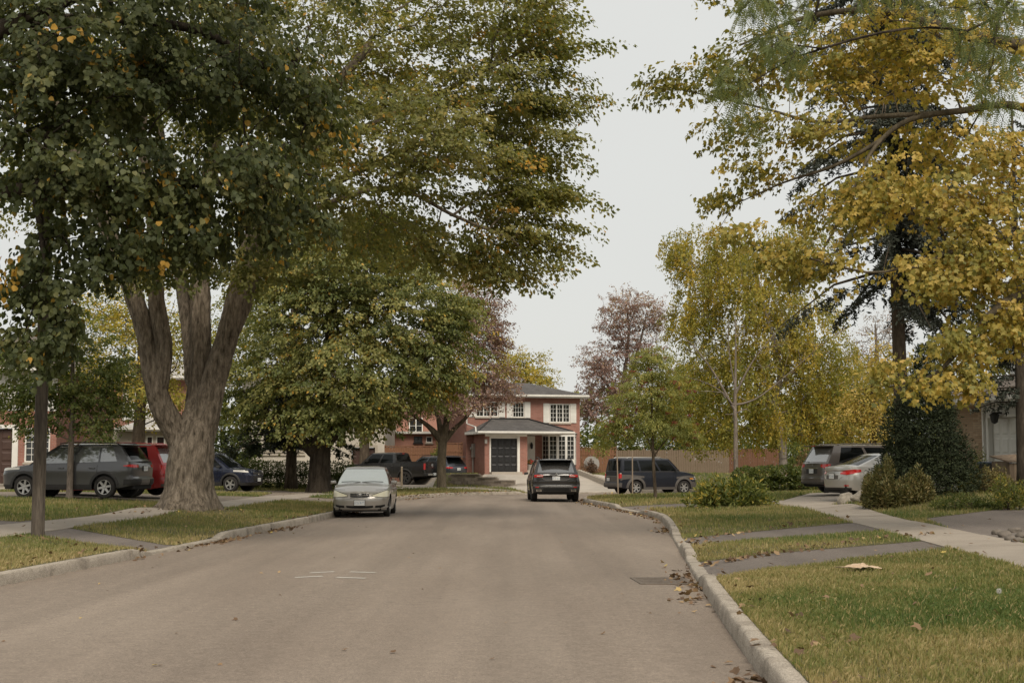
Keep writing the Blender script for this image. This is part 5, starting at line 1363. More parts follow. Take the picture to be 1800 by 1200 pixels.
# ---------------- the red brick house at the bend
def main_house():
    phi = R(15); Y0 = 87.0
    O = at(852, 829, Y0); z0 = O.z
    h = thing('brick_house', 'two-storey red brick house with black garage door facing down the street', 'house', (O.x, Y0, z0), phi)
    # garage block
    wall('garage_front_wall', 0, 2.70, -0.5, 2.30, 0, [(0.30, 2.22, -0.5, 2.16)], M_brick, h)
    MB().add([(0,0,-0.5),(0,6.5,-0.5),(0,6.5,2.3),(0,0,2.3)], [(0,3,2,1)]).build('garage_side_wall', M_brick, h)
    MB().add([(2.70,0,-0.5),(2.70,3,-0.5),(2.70,3,2.3),(2.70,0,2.3)], [(0,1,2,3)]).build('porch_side_wall', M_brick, h)
    fr = MB(); fr.box(0.302, 0.40, 0.03, 0.12, -0.05, 2.158); fr.box(2.06, 2.218, -0.03, 0.12, -0.05, 2.158); fr.box(0.40, 2.06, 0.03, 0.12, 2.04, 2.158); fr.build('door_frame', M_white, h)
    MB().box(0.02, 2.68, -0.012, 0.0, 2.162, 2.30).build('header_board', M_white, h)
    garage_door(h, 0.40, 2.06, 0.0, 2.04, 0.10, M_blackdoor, 4, 4)
    MB().box(0.30, 2.22, -0.6, 0.1, -0.16, 0.0).build('garage_apron', M_pave, h)
    # porch: floor, door, white side panel, brick return
    MB().box(2.72, 5.4, 0.2, 2.98, -0.5, 0.10).build('porch_floor', M_pave, h)
    dm = MB().box(3.02, 3.44, 2.86, 2.95, 0.10, 2.2); dd = dm.build('front_door', M_blackdoor, h)
    MB().tube([(3.38,2.83,1.0),(3.38,2.83,1.25)], 0.018, 8).build('handle', M_gmetal, dd)
    MB().box(3.10, 3.22, 2.85, 2.858, 0.5, 1.6).build('door_pane', M_glass, dd)
    MB().box(3.46, 4.02, 2.90, 2.96, 0.10, 2.25).build('porch_panel', M_white, h)
    lm = MB(); lm.box(3.72, 3.80, 2.80, 2.90, 1.75, 1.80); lm.lathe([(0.02,1.42),(0.075,1.48),(0.095,1.70),(0.05,1.78),(0.015,1.86)], 8, 'z', (3.76,2.76,0)); lm.build('coach_lamp', M_black, h)
    # main block
    up = [(0.15, 1.62, 3.45, 4.42), (2.55, 3.35, 3.42, 4.40), (5.02, 6.38, 3.12, 4.32)]
    wall('front_wall', -0.45, 7.05, -0.6, 4.72, 3.0, [(2.98, 3.48, 0.08, 2.22), (4.55, 6.75, 0.72, 2.36)] + up, M_brick, h)
    MB().add([(-0.45,3,-0.6),(-0.45,11,-0.6),(-0.45,11,4.72),(-0.45,3,4.72),(7.05,3,-0.6),(7.05,11,-0.6),(7.05,11,4.72),(7.05,3,4.72)], [(0,3,2,1),(4,5,6,7),(1,2,6,5)]).build('side_wall', M_brick, h)
    window(h, *up[0], 3.0, 3, (2,3), shutters=0.42); window(h, *up[1], 3.0, 1, (4,3), shutters=0.36); window(h, *up[2], 3.0, 3, (2,4), shutters=0.40)
    # bay window
    bay = MB()
    by = 2.38
    pl = [(4.5,3.0),(4.78,by),(6.52,by),(6.80,3.0)]
    bw = bay.prism(pl, 0.42, 0.78).build('bay_window', M_white, h)
    MB().prism(pl, 2.22, 2.44).build('bay_head', M_white, bw)
    seg = [(pl[0], pl[1], 1), (pl[1], pl[2], 3), (pl[2], pl[3], 1)]
    for (a, b_, n) in seg:
        d = Vector((b_[0]-a[0], b_[1]-a[1], 0)); L = d.length; m = Matrix.Translation((a[0], a[1], 0)) @ Matrix.Rotation(math.atan2(d.y, d.x), 4, 'Z')
        mm = MB()
        for k in range(n+1):
            x = L*k/n; mm.box(max(0,x-0.075), min(L,x+0.075), 0.012, 0.06, 0.782, 2.218, m)
        mm.build('mullion', M_white, bw)
        for k in range(n):
            MB().box(L*k/n+0.056, L*(k+1)/n-0.056, 0.034, 0.042, 0.782, 2.218, m).build('pane', M_glass, bw)
            g = MB(); 
            for q in range(1, 5):
                zq = 0.782+(2.218-0.782)*q/5; g.box(L*k/n+0.056, L*(k+1)/n-0.056, 0.022, 0.033, zq-0.011, zq+0.011, m)
            xm = L*(k+0.5)/n; g.box(xm-0.011, xm+0.011, 0.020, 0.0325, 0.782, 2.218, m)
            g.build('glazing_bar', M_white, bw)
    MB().add([(4.42,3.0,2.44),(4.74,2.30,2.44),(6.56,2.30,2.44),(6.88,3.0,2.44),(4.9,3.0,2.62),(6.4,3.0,2.62)], [(0,1,4),(1,2,5,4),(2,3,5)]).build('bay_roof', M_siding, h)
    # roofs
    hip_roof('porch_roof', -0.55, 5.55, -0.5, 2.98, 2.46, 1.15, 3.55, 2.90, 2.98, 3.30, M_roof, h, fh=0.16)
    fl = MB(); fl.tube([(-0.5,-0.45,2.49),(1.15,2.9,3.34),(3.55,2.9,3.34),(5.5,-0.45,2.49)], 0.05, 6); fl.build('roof_flashing', M_black, h)
    hip_roof('main_roof', -0.95, 7.5, 2.5, 11.5, 4.86, 2.4, 4.6, 6.9, 7.1, 5.85, M_roof, h)
    # down pipe, meter and conduit at the left side
    MB().tube([(-0.52,2.55,4.6),(-0.52,2.6,3.0),(-0.6,-0.1,2.72),(-0.62,-0.3,2.4)], 0.045, 8).build('down_pipe', M_metalw, h)
    MB().tube([(-0.07,4.4,2.3),(-0.07,4.4,0.95),(-0.07,3.3,0.95)], 0.04, 8).build('pipe', M_metalw, h)
    mt = MB(); mt.box(-0.16, -0.01, 2.5, 2.9, 0.9, 1.75); mt.lathe([(0.0,-0.27),(0.09,-0.27),(0.09,-0.16)], 14, 'x', (0,2.7,1.45)); mt.build('meter_box', M_gmetal, h)
    MB().tube([(-0.09,2.7,0.9),(-0.09,2.7,-0.4)], 0.045, 8).build('conduit', M_gmetal, h)
    fl2 = MB(); fl2.box(-0.02, 0.12, -0.16, -0.002, 1.72, 1.98); fl2.build('garage_lamp', M_gmetal, h)
    for x in (4.6, 4.66):
        MB().tube([(x*1.0, -0.2, 2.3), (x, -0.2, 0.4)], 0.012, 5).build('rain_chain', M_gmetal, h)
    # pots of red flowers on the step
    w = h.matrix_basis @ Matrix.Translation((2.95, 0.45, 0.10))
    p = (h.matrix_basis.to_3x3() if False else Matrix.Rotation(phi, 3, 'Z')) @ Vector((2.98, 0.5, 0.10)) + Vector((O.x, Y0, z0))
    pot = thing('flower_pot', 'pot of red flowers on the step by the front door', 'planter', tuple(p))
    MB().lathe([(0.0,0.0),(0.13,0.0),(0.18,0.30),(0.20,0.30),(0.20,0.34),(0.16,0.34),(0.15,0.30),(0,0.30)], 18).build('pot', M_gmetal, pot, smooth='auto')
    q = sample_clumps([((0,0,0.48),(0.24,0.24,0.17))], 420, 0.5)
    lv, lt, lh = put_leaves(q, rand_dir(420), rand_dir(420), np.full(420,0.07), rng.random(420), 'kite')
    tag(mesh_np('foliage', lv, lt, M_green, pot, attr={'hue': lh}), kind='stuff')
    q = sample_clumps([((0,0,0.52),(0.26,0.26,0.17))], 70, 0.2)
    lv, lt, lh = put_leaves(q, rand_dir(70), rand_dir(70), np.full(70,0.07), rng.random(70), 'heart')
    tag(mesh_np('blossoms', lv, lt, plain('red petals', (0.45,0.03,0.04), 0.6), pot), kind='stuff')
main_house()

# hose reel standing against the fence
def hose_reel():
    q = at(1040, 826, 88.5); z = lz(q.x, 88.5)
    t = thing('hose_reel', 'grey garden hose reel between brick house and wooden gate', 'hose reel', (q.x, 88.5, z), R(25))
    MB().lathe([(0.10,-0.16),(0.46,-0.16),(0.46,-0.13),(0.12,-0.12),(0.12,0.12),(0.46,0.13),(0.46,0.16),(0.10,0.16)], 28, 'y', (0,0,0.62)).build('drum', M_gmetal, t, smooth='auto')
    for k in range(4):
        MB().lathe([(0.30+0.03*(k%2),-0.10+0.05*k),(0.335+0.03*(k%2),-0.075+0.05*k),(0.30+0.03*(k%2),-0.05+0.05*k)], 28, 'y', (0,0,0.62)).build('hose_coil', M_black, t, smooth=True)
    MB().tube([(-0.35,0.2,0),(-0.05,0.2,0.65),(0.4,0.2,0)], 0.022, 8).build('stand', M_black, t, smooth=True)
    MB().tube([(-0.35,-0.2,0),(-0.05,-0.2,0.65),(0.4,-0.2,0)], 0.022, 8).build('stand', M_black, t, smooth=True)
hose_reel()

# ---------------- brick house glimpsed behind the copper tree
def back_house():
    Y = 100; O = at(688, 840, Y); z0 = lz(O.x, Y)
    k = Y/FPX
    h = thing('brick_house', 'pale red brick house with a low wing behind the wooden fence', 'house', (O.x, Y, z0), R(4))
    zt = at(0,762,Y).z - z0
    w = [((741-688)*k-0.75, (741-688)*k+0.05, zt-0.85, zt-0.35), ((741-688)*k+1.0, (741-688)*k+1.5, zt-0.75, zt-0.35)]
    w = [(1.55, 2.15, zt-0.62, zt-0.18), (2.40, 2.85, zt-0.62, zt-0.18)]
    wall('wing_wall', 0.2, 5.6, -0.4, zt, 0, w, M_brick2, h)
    window(h, *w[0], 0, 2, (1,1), frame=M_black); window(h, *w[1], 0, 1, (1,1))
    MB().box(0.0, 5.6, -0.35, 4.0, zt, zt+0.16).build('wing_roof', M_white, h)
    up = [(1.2, 2.2, 3.4, 4.6), (3.6, 4.8, 3.4, 4.6)]
    wall('upper_wall', 0.0, 7.0, zt+0.16, 5.6, 4.0, up, M_brick2, h)
    for u in up: window(h, *u, 4.0, 2, (1,2))
    MB().add([(0,4,0),(0,10,0),(0,10,5.6),(0,4,5.6)], [(0,3,2,1)]).build('side_wall', M_brick2, h); MB().add([(0.2,0,-0.4),(0.2,4,-0.4),(0.2,4,zt),(0.2,0,zt)], [(0,3,2,1)]).build('side_wall', M_brick2, h)
    hip_roof('roof', -0.4, 7.4, 3.5, 10.5, 5.72, 3.0, 4.4, 6.9, 7.1, 7.2, M_roof, h)
back_house()

# ---------------- cream stucco house
def stucco_house():
    Y = 92; k = Y/FPX; X = lambda px: (px-440)*k
    O = at(440, 840, Y); z0 = lz(O.x, Y); Zt = lambda py: at(0, py, Y).z - z0
    h = thing('stucco_house', 'cream stucco house with a brown garage door behind the hedge', 'house', (O.x, Y, z0))
    ops = [(X(617), X(658), -0.2, Zt(786)), (X(462), X(533), Zt(794)+0.05, Zt(748)), (X(634), X(651), Zt(750), Zt(730)), (X(470), X(520), Zt(700), Zt(665))]
    wall('front_wall', -0.6, X(675), -0.4, 5.6, 0, ops, M_cream, h)
    for xs_ in (X(675), -0.6): MB().add([(xs_,0,-0.4),(xs_,9,-0.4),(xs_,9,5.6),(xs_,0,5.6)], [(0,1,2,3)]).build('side_wall', M_cream, h)
    garage_door(h, X(617)+0.02, X(658)-0.02, -0.15, Zt(786)-0.02, 0.16, M_browndoor, 4, 5)
    fr = MB(); a, b_, t = X(617), X(658), Zt(786)
    fr.box(a-0.16, a, -0.05, -0.003, -0.3, t+0.16); fr.box(b_, b_+0.16, -0.05, -0.003, -0.3, t+0.16); fr.box(a, b_, -0.05, -0.003, t, t+0.16); fr.build('door_surround', M_beige, h)
    window(h, *ops[1], 0, 3, (1,1), frame=M_beige); window(h, *ops[2], 0, 1, (1,1), frame=M_white); window(h, *ops[3], 0, 2, (1,1))
    MB().box(X(630), X(655), -0.08, -0.003, Zt(757), Zt(752)).build('ledge', M_beige, h)
    MB().box(X(460)-0.1, X(533)+0.1, -0.10, -0.003, Zt(797)-0.12, Zt(797)).build('ledge', M_beige, h)
    MB().tube([(X(434),-0.1,-0.3),(X(434),-0.1,5.4)], 0.055, 8).build('down_pipe', M_browndoor, h)
    lm = MB(); lm.lathe([(0.02,0.0),(0.07,0.06),(0.08,0.24),(0.03,0.32)], 8, 'z', (X(641),-0.12,Zt(779))); lm.build('wall_lamp', M_black, h)
    hip_roof('roof', -1.1, X(675)+0.5, -0.5, 9.5, 5.72, 2.5, X(675)-2.5, 4.4, 4.6, 7.6, M_roof2, h)
stucco_house()

# ---------------- left: brick house with brown garage, and the pale one beyond
def left_houses():
    Y = 64; k = Y/FPX; X = lambda px: (px+140)*k
    O = at(-140, 850, Y); z0 = lz(O.x, Y); Zt = lambda py: at(0, py, Y).z - z0
    h = thing('brick_house', 'red brick house with a brown garage at the picture edge behind the pole', 'house', (O.x, Y, z0))
    ops = [(X(-70), X(23), -0.2, Zt(752)), (X(41), X(85), Zt(812), Zt(752)), (X(20), X(60), Zt(705), Zt(672))]
    wall('front_wall', 0, X(96), -0.4, 5.4, 0, ops, M_brick, h)
    MB().add([(X(96),0,-0.4),(X(96),9,-0.4),(X(96),9,5.4),(X(96),0,5.4)], [(0,1,2,3)]).build('side_wall', M_brick, h)
    garage_door(h, X(-70)+0.02, X(23)-0.12, -0.2, Zt(752)-0.02, 0.15, M_browndoor, 4, 6)
    fr = MB(); fr.box(X(23)-0.10, X(23)+0.16, -0.05, 0.2, -0.3, Zt(752)+0.15); fr.box(X(-70), X(23)-0.10, -0.05, -0.003, Zt(752), Zt(752)+0.15); fr.build('door_surround', M_white, h)
    window(h, *ops[1], 0, 2, (2,5)); window(h, *ops[2], 0, 2, (1,2), shutters=0.4)
    wall('upper_siding', 0.0, X(96)-0.01, Zt(722), 5.38, -0.02, [ops[2]], M_siding, h, 0.02)
    hip_roof('roof', -0.6, X(96)+0.6, -0.6, 9.5, 5.5, 2.6, X(96)-2.4, 4.4, 4.6, 7.4, M_roof2, h)
    Y = 76; k = Y/FPX; X = lambda px: (px-150)*k
    O = at(150, 850, Y); z0 = lz(O.x, Y); Zt = lambda py: at(0, py, Y).z - z0
    h = thing('pale_house', 'house with pale low roof and white upper siding left of the great maple', 'house', (O.x, Y, z0))
    ops = [(X(224), X(240), -0.1, Zt(771)), (X(255), X(267), Zt(800), Zt(766)), (X(272), X(288), Zt(800), Zt(766))]
    wall('front_wall', X(190), X(330), -0.4, Zt(752), 0, ops, M_beige, h)
    d = MB().box(X(224), X(240), 0.06, 0.12, -0.1, Zt(771)).build('front_door', M_cream, h)
    window(h, *ops[1], 0, 1, (1,1), depth=0.08); window(h, *ops[2], 0, 1, (1,1), depth=0.08)
    MB().box(X(244), X(248), -0.06, -0.003, -0.2, Zt(760)).build('down_pipe', M_woodG, h)
    hip_roof('porch_roof', X(205), X(345), -0.5, 3.5, Zt(752), X(222), X(330), 3.4, 3.5, Zt(733), M_roof3, h)
    wall('upper_wall', X(150), X(330), Zt(752), Zt(655), 3.6, [(X(210), X(226), Zt(712), Zt(680))], M_brick, h)
    wall('upper_siding', X(180), X(262), Zt(735), Zt(657), 3.55, [(X(210), X(226), Zt(712), Zt(680))], M_siding, h, 0.04)
    window(h, X(210), X(226), Zt(712), Zt(680), 3.55, 1, (1,2))
    hip_roof('main_roof', X(140), X(340), 3.0, 11, Zt(655), X(200), X(280), 6.9, 7.1, Zt(620), M_roof3, h)
left_houses()

# ---------------- right: beige brick house with white garage door
def right_house():
    dv = Vector((0.27, -0.963, 0)).normalized(); rz = math.atan2(dv.y, dv.x)
    Y = 46.5; q = at(1680, 800, Y); z0 = 0.70
    O = Vector((q.x, Y, z0))
    def S(px):                                   # metres along the front for a picture column
        c = (px-900)/FPX
        return (c*O.y - O.x) / (dv.x - c*dv.y)
    h = thing('beige_house', 'beige brick house with white panelled garage door behind the spruces', 'house', tuple(O), rz)
    ze = 2.74
    gx0, gx1 = S(1735), S(1794)
    # recessed entrance wall, pier, garage front
    rec = 1.1
    wl_ = MB().box(-1.5, S(1727)-0.02, rec, rec+0.2, -0.6, ze).build('entrance_wall', M_buffm, h)
    pr = MB().box(S(1710)+0.02, S(1727)-0.02, 0.02, rec, -0.6, ze-0.02).build('pier', M_buffm, h)
    bs = MB().box(0, 0.215, 0, 0.05, 0, 0.065).build('brick', M_buff[0], pr, bevel=0.004)
    first = True
    px0, px1 = S(1710), S(1727)
    n_in_row = max(2, int(round((px1-px0)/0.225))); bw = (px1-px0)/n_in_row
    srcs = {}
    def lay(parent, x0, x1, y, zlo, zhi, key):
        n = max(2, int(round((x1-x0)/0.228))); bw = (x1-x0)/n
        full = [MB().box(0, bw-0.01, 0, 0.04, 0, 0.065).build('brick', m, parent, bevel=0.003) for m in M_buff]
        half = [MB().box(0, bw/2-0.01, 0, 0.04, 0, 0.065).build('brick', m, parent, bevel=0.003) for m in M_buff]
        used = set()
        rows = int((zhi-zlo)/0.075)
        for r in range(rows):
            xs = [(x0 + bw*i, False) for i in range(n)] if r % 2 == 0 else [(x0, True)] + [(x0 + bw*(i+0.5), False) for i in range(n-1)] + [(x1-bw/2, True)]
            for x, hf in xs:
                kx = random.choices((0,1,2), (5,3,2))[0]; s = (half if hf else full)[kx]
                o = s if s.name not in used else link_copy(s, parent)
                used.add(s.name)
                o.location = (x, y + random.uniform(-0.004, 0.004), zlo + r*0.075)
        for s in full + half:
            if s.name not in used: bpy.data.objects.remove(s)
    bpy.data.objects.remove(bs)
    lay(pr, px0, px1, -0.018, 0.2, ze-0.1, 'pier')
    lay(wl_, S(1686)+0.3, S(1704)+0.25, rec-0.039, 0.2, ze-0.1, 'wall')
    MB().box(S(1704)+0.3, S(1704)+0.42, rec-0.16, rec-0.04, -0.2, ze-0.1).build('door_frame', M_white, h)
    MB().box(S(1704)+0.43, S(1710)+0.55, rec-0.10, rec-0.05, -0.2, 2.1).build('front_door', M_white, h)
    MB().box(S(1727)-0.015, gx0-0.18, -0.04, 0.18, -0.4, ze-0.02).build('white_post', M_white, h)
    wall('garage_front', gx0-0.18, gx1+3.0, -0.4, ze-0.02, 0.05, [(gx0, gx1, -0.4, 2.25)], M_siding, h)
    garage_door(h, gx0+0.01, gx1-0.01, -0.05, 2.24, 0.18, M_white, 4, 4)
    MB().box(gx0-0.10, gx0, -0.0, 0.048, -0.3, 2.33).build('door_trim', M_white, h); MB().box(gx1, gx1+0.10, 0.0, 0.048, -0.3, 2.33).build('door_trim', M_white, h); MB().box(gx0, gx1, 0.0, 0.048, 2.25, 2.33).build('door_trim', M_white, h)
    lm = MB(); xl = S(1757); lm.box(xl-0.04, xl+0.04, -0.12, 0.05, 2.36, 2.42); lm.lathe([(0.02,2.05),(0.10,2.10),(0.14,2.30),(0.16,2.32),(0.05,2.42)], 8, 'z', (xl,-0.2,0)); lm.build('lantern', M_black, h)
    hip_roof('porch_roof', -1.8, gx1+4.0, -0.75, 3.2, ze+0.1, -0.2, gx1+3.0, 3.1, 3.2, ze+1.15, M_roof2, h, fh=0.16)
    up = [(0.2, 1.0, ze+1.6, ze+2.6), (2.4, 3.6, ze+1.6, ze+2.6)]
    wall('upper_wall', -1.5, gx1+4.0, ze+0.9, ze+3.2, 3.2, up, M_siding, h)
    for u in up: window(h, *u, 3.2, 2, (1,2))
    sl = MB()
    for i in range(11):
        z_ = ze+0.95+i*0.2; sl.add([(-1.5,3.17,z_),(up[0][0]-0.45,3.17,z_),(up[0][0]-0.45,3.195,z_+0.19),(-1.5,3.195,z_+0.19)], [(0,1,2,3)])
    sl.build('siding', M_siding, h)
    MB().box(up[0][1]+0.05, up[0][1]+0.4, 3.14, 3.19, ze+1.55, ze+2.65).build('shutter', M_browndoor, h)
    MB().box(-1.5, gx1+4.0, 0.27, 8, -0.6, ze-0.05).build('body_wall', M_buffw, h)
    bpy.data.objects[h.children[-1].name].location.y = 1.2
    hip_roof('main_roof', -2.0, gx1+4.5, 2.7, 10, ze+3.3, 1.0, gx1+2, 6.2, 6.4, ze+5.0, M_roof2, h)
right_house()

# ---------------- fences
def fence(label, p0, p1, h, mat, zb=None, cap=True, bw=0.14, gap=0.012, name='board_fence', posts=2.4, board_over=False):
    p0, p1 = Vector((*p0, 0)), Vector((*p1, 0)); d = p1-p0; L = d.length; a = math.atan2(d.y, d.x)
    z = [lz(*(p0 + d*t)[:2]) for t in (0, 0.5, 1)]; z0 = min(z) if zb is None else zb
    t = thing(name, label, 'fence', (p0.x, p0.y, z0), a)
    n = int(L/(bw+gap)); src = None
    for i in range(n):
        if src is None: src = o = MB().box(0, bw, -0.012, 0.012, 0, 1).build('board', mat, t)
        else: o = link_copy(src, t)
        o.location = (i*(bw+gap), random.uniform(-0.008, 0.008), -0.05 + random.uniform(-0.02, 0.02)); o.scale = (1, 1, h*random.uniform(0.985, 1.01)); o.rotation_euler = (0, random.uniform(-0.006, 0.006), 0)
    for zf in (0.18, 0.82):
        MB().box(0, L, 0.03, 0.075, h*zf, h*zf+0.09).build('rail', mat, t)
    k = int(L/posts)+1
    for i in range(k+1):
        x = L*i/k; MB().box(x-0.05, x+0.05, 0.03, 0.13, -0.2, h+0.08).build('post', mat, t)
    if cap:
        MB().box(-0.03, L+0.03, -0.05, 0.08, h-0.02, h+0.03).build('cap_rail', mat, t)
        MB().box(0, L, -0.035, -0.016, h*0.72, h*0.72+0.10).build('face_rail', mat, t)
    return t
A = lambda px, Y: (at(px, 800, Y).x, Y)
fence('brown wooden fence behind the black pickup', A(677, 91), A(775, 91), 1.95, M_woodB, at(0,838,91).z)
fence('short brown fence joining the brick house garage', A(784, 90), A(812, 90), 2.05, M_woodB, at(0,836,90).z, bw=0.12)
fence('brown wooden gate fence right of the brick house', A(1018, 93), A(1082, 93), 1.75, M_woodB, at(0,834,93).z)
fence('weathered grey board fence behind the dark blue boxy car', A(1083, 93), A(1281, 91), 1.78, M_woodG, at(0,838,92).z, False)
fence('red-stained board fence behind the right hedge', A(1282, 91), A(1380, 89.5), 1.75, M_woodR, at(0,836,90).z, False)

# ---------------- stepped retaining wall of blocks before the brick house
def block_wall():
    M_b = [noisy('wall block %d' % i, [tuple(x*0.75 for x in c), c], 6, 0.95, 0.8, 30) for i, c in enumerate([(0.24,0.20,0.155), (0.20,0.165,0.13), (0.28,0.235,0.185)])]
    a, b_ = Vector((*A(793, 81.5), 0)), Vector((*A(912, 80.2), 0))
    d = b_-a; L = d.length; z0 = lz(a.x+1, 80.4) - 0.05
    t = thing('retaining_wall', 'low stepped retaining wall of rough grey blocks below the brick house', 'wall', (a.x, a.y, z0), math.atan2(d.y, d.x))
    srcs = [MB().box(0, 0.39, 0, 0.28, 0, 0.165).build('block', m, t, bevel=0.02) for m in M_b]
    used = set()
    for r, (x_end) in enumerate((L, L*0.93, L*0.66, L*0.42)):
        x = 0 if r % 2 == 0 else -0.2
        while x < x_end - 0.2:
            s = random.choice(srcs); o = s if s.name not in used else link_copy(s, t); used.add(s.name)
            o.location = (x, random.uniform(-0.015, 0.015) + 0.015*r, r*0.172); o.rotation_euler = (0, 0, random.uniform(-0.02, 0.02)); x += 0.40
    for (xa, xb, r) in ((0, L*0.42, 4), (L*0.42, L*0.66, 3), (L*0.66, L*0.93, 2)):
        x = xa
        while x < xb - 0.2:
            MB().box(x, min(x+0.58, xb), -0.03, 0.32, r*0.172, r*0.172+0.06).build('capstone', M_b[2], t, bevel=0.01); x += 0.59
block_wall()
# low edging wall on the right of the brick house drive
def edge_wall():
    M_c = M_pave
    a, b_ = Vector((*A(1016, 86.5), 0)), Vector((*A(1068, 79.5), 0)); d = b_-a; L = d.length
    t = thing('edging_wall', 'low pale block edging along the brick house drive', 'wall', (a.x, a.y, lz(a.x, a.y)), math.atan2(d.y, d.x))
    slope = math.atan2(lz(b_.x, b_.y) - lz(a.x, a.y), L)
    x = 0; src = None
    while x < L:
        if src is None: src = o = MB().box(0, 0.58, -0.12, 0.12, -0.2, 0.28).build('block', M_c, t, bevel=0.012)
        else: o = link_copy(src, t)
        o.location = (x, random.uniform(-0.01,0.01), math.tan(slope)*x); x += 0.60
edge_wall()
# ================================================================ VEHICLES
def car_paint(name, c, metal=0.3, rough=0.32, dust=0.25, coat=0.8):
    m, nt, b = new_mat(name)
    N, L = nt.nodes, nt.links
    tc = N.new('ShaderNodeTexCoord'); no = N.new('ShaderNodeTexNoise'); no.inputs['Scale'].default_value = 2.5; no.inputs['Detail'].default_value = 6
    L.new(tc.outputs['Object'], no.inputs['Vector'])
    sx = N.new('ShaderNodeSeparateXYZ'); L.new(tc.outputs['Object'], sx.inputs[0])
    lo = N.new('ShaderNodeMapRange'); lo.inputs[1].default_value = 0.2; lo.inputs[2].default_value = 0.65; lo.inputs[3].default_value = 1.0; lo.inputs[4].default_value = 0.15
    L.new(sx.outputs['Z'], lo.inputs[0])
    mu = N.new('ShaderNodeMath'); mu.operation = 'MULTIPLY'; L.new(lo.outputs[0], mu.inputs[0]); L.new(no.outputs['Fac'], mu.inputs[1])
    m2 = N.new('ShaderNodeMath'); m2.operation = 'MULTIPLY'; m2.inputs[1].default_value = dust; L.new(mu.outputs[0], m2.inputs[0])
    mx = N.new('ShaderNodeMixRGB'); mx.inputs[1].default_value = rgb(*c); mx.inputs[2].default_value = (0.20,0.17,0.135,1); L.new(m2.outputs[0], mx.inputs['Fac'])
    L.new(mx.outputs['Color'], b.inputs['Base Color'])
    mr = N.new('ShaderNodeMapRange'); mr.inputs[3].default_value = rough-0.05; mr.inputs[4].default_value = rough+0.12; L.new(no.outputs['Fac'], mr.inputs[0]); L.new(mr.outputs[0], b.inputs['Roughness'])
    setin(b, Metallic=metal, Coat_Weight=coat, Coat_Roughness=0.06)
    return m

M_cglass = plain('car glass', (0.004,0.005,0.005), 0.04, spec=0.35, ior=1.42)
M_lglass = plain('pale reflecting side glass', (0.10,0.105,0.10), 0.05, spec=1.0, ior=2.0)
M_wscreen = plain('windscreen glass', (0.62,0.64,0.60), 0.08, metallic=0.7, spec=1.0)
M_tyre = noisy('tyre rubber', [(0.016,0.015,0.014),(0.030,0.027,0.024)], 8, 0.9, 0.2, 60)
M_alloy = plain('alloy wheel', (0.42,0.41,0.39), 0.35, 0.7)
M_dkalloy = plain('dark alloy wheel', (0.06,0.058,0.055), 0.4, 0.6)
M_trim = noisy('black trim plastic', [(0.018,0.017,0.016),(0.030,0.028,0.026)], 5, 0.65)
M_gtrim = noisy('grey cladding plastic', [(0.070,0.062,0.056),(0.092,0.082,0.074)], 4, 0.7)
M_chrome = plain('chrome trim', (0.60,0.58,0.55), 0.18, 0.9)
M_red = plain('red lamp lens', (0.42,0.015,0.012), 0.12, coat=0.6)
M_clearl = plain('clear lamp lens', (0.55,0.53,0.48), 0.12, coat=0.6)
M_yellowed = plain('yellowed lamp lens', (0.74,0.69,0.52), 0.2, coat=0.5)
M_amber = plain('amber lens', (0.55,0.22,0.03), 0.2, coat=0.5)
M_under = noisy('underbody', [(0.008,0.008,0.008),(0.014,0.013,0.012)], 3, 0.9)

def plate_mat():
    """White plate with a row of blue characters too small to read."""
    m, nt, b = new_mat('licence plate')
    N, L = nt.nodes, nt.links
    tc = N.new('ShaderNodeTexCoord'); mp = N.new('ShaderNodeMapping'); mp.inputs['Scale'].default_value = (1, 1, 1)
    L.new(tc.outputs['Generated'], mp.inputs['Vector'])
    no = N.new('ShaderNodeTexNoise'); no.inputs['Scale'].default_value = 9; no.inputs['Detail'].default_value = 1
    L.new(mp.outputs['Vector'], no.inputs['Vector'])
    ra = N.new('ShaderNodeValToRGB'); ra.color_ramp.elements[0].position = 0.40; ra.color_ramp.elements[1].position = 0.47
    ra.color_ramp.elements[0].color = (0.18,0.25,0.36,1); ra.color_ramp.elements[1].color = (0.62,0.62,0.60,1)
    L.new(no.outputs['Fac'], ra.inputs['Fac'])
    sz = N.new('ShaderNodeSeparateXYZ'); L.new(tc.outputs['Generated'], sz.inputs[0])
    band = N.new('ShaderNodeMath'); band.operation = 'COMPARE'; band.inputs[1].default_value = 0.5; band.inputs[2].default_value = 0.27; L.new(sz.outputs['Z'], band.inputs[0])
    mx = N.new('ShaderNodeMixRGB'); mx.inputs[1].default_value = (0.62,0.62,0.60,1); L.new(band.outputs[0], mx.inputs['Fac']); L.new(ra.outputs['Color'], mx.inputs[2])
    L.new(mx.outputs['Color'], b.inputs['Base Color']); setin(b, Roughness=0.4)
    return m
M_plate = plate_mat()

def itp(z, tab):
    return np.interp(z, [t[0] for t in tab], [t[1] for t in tab])

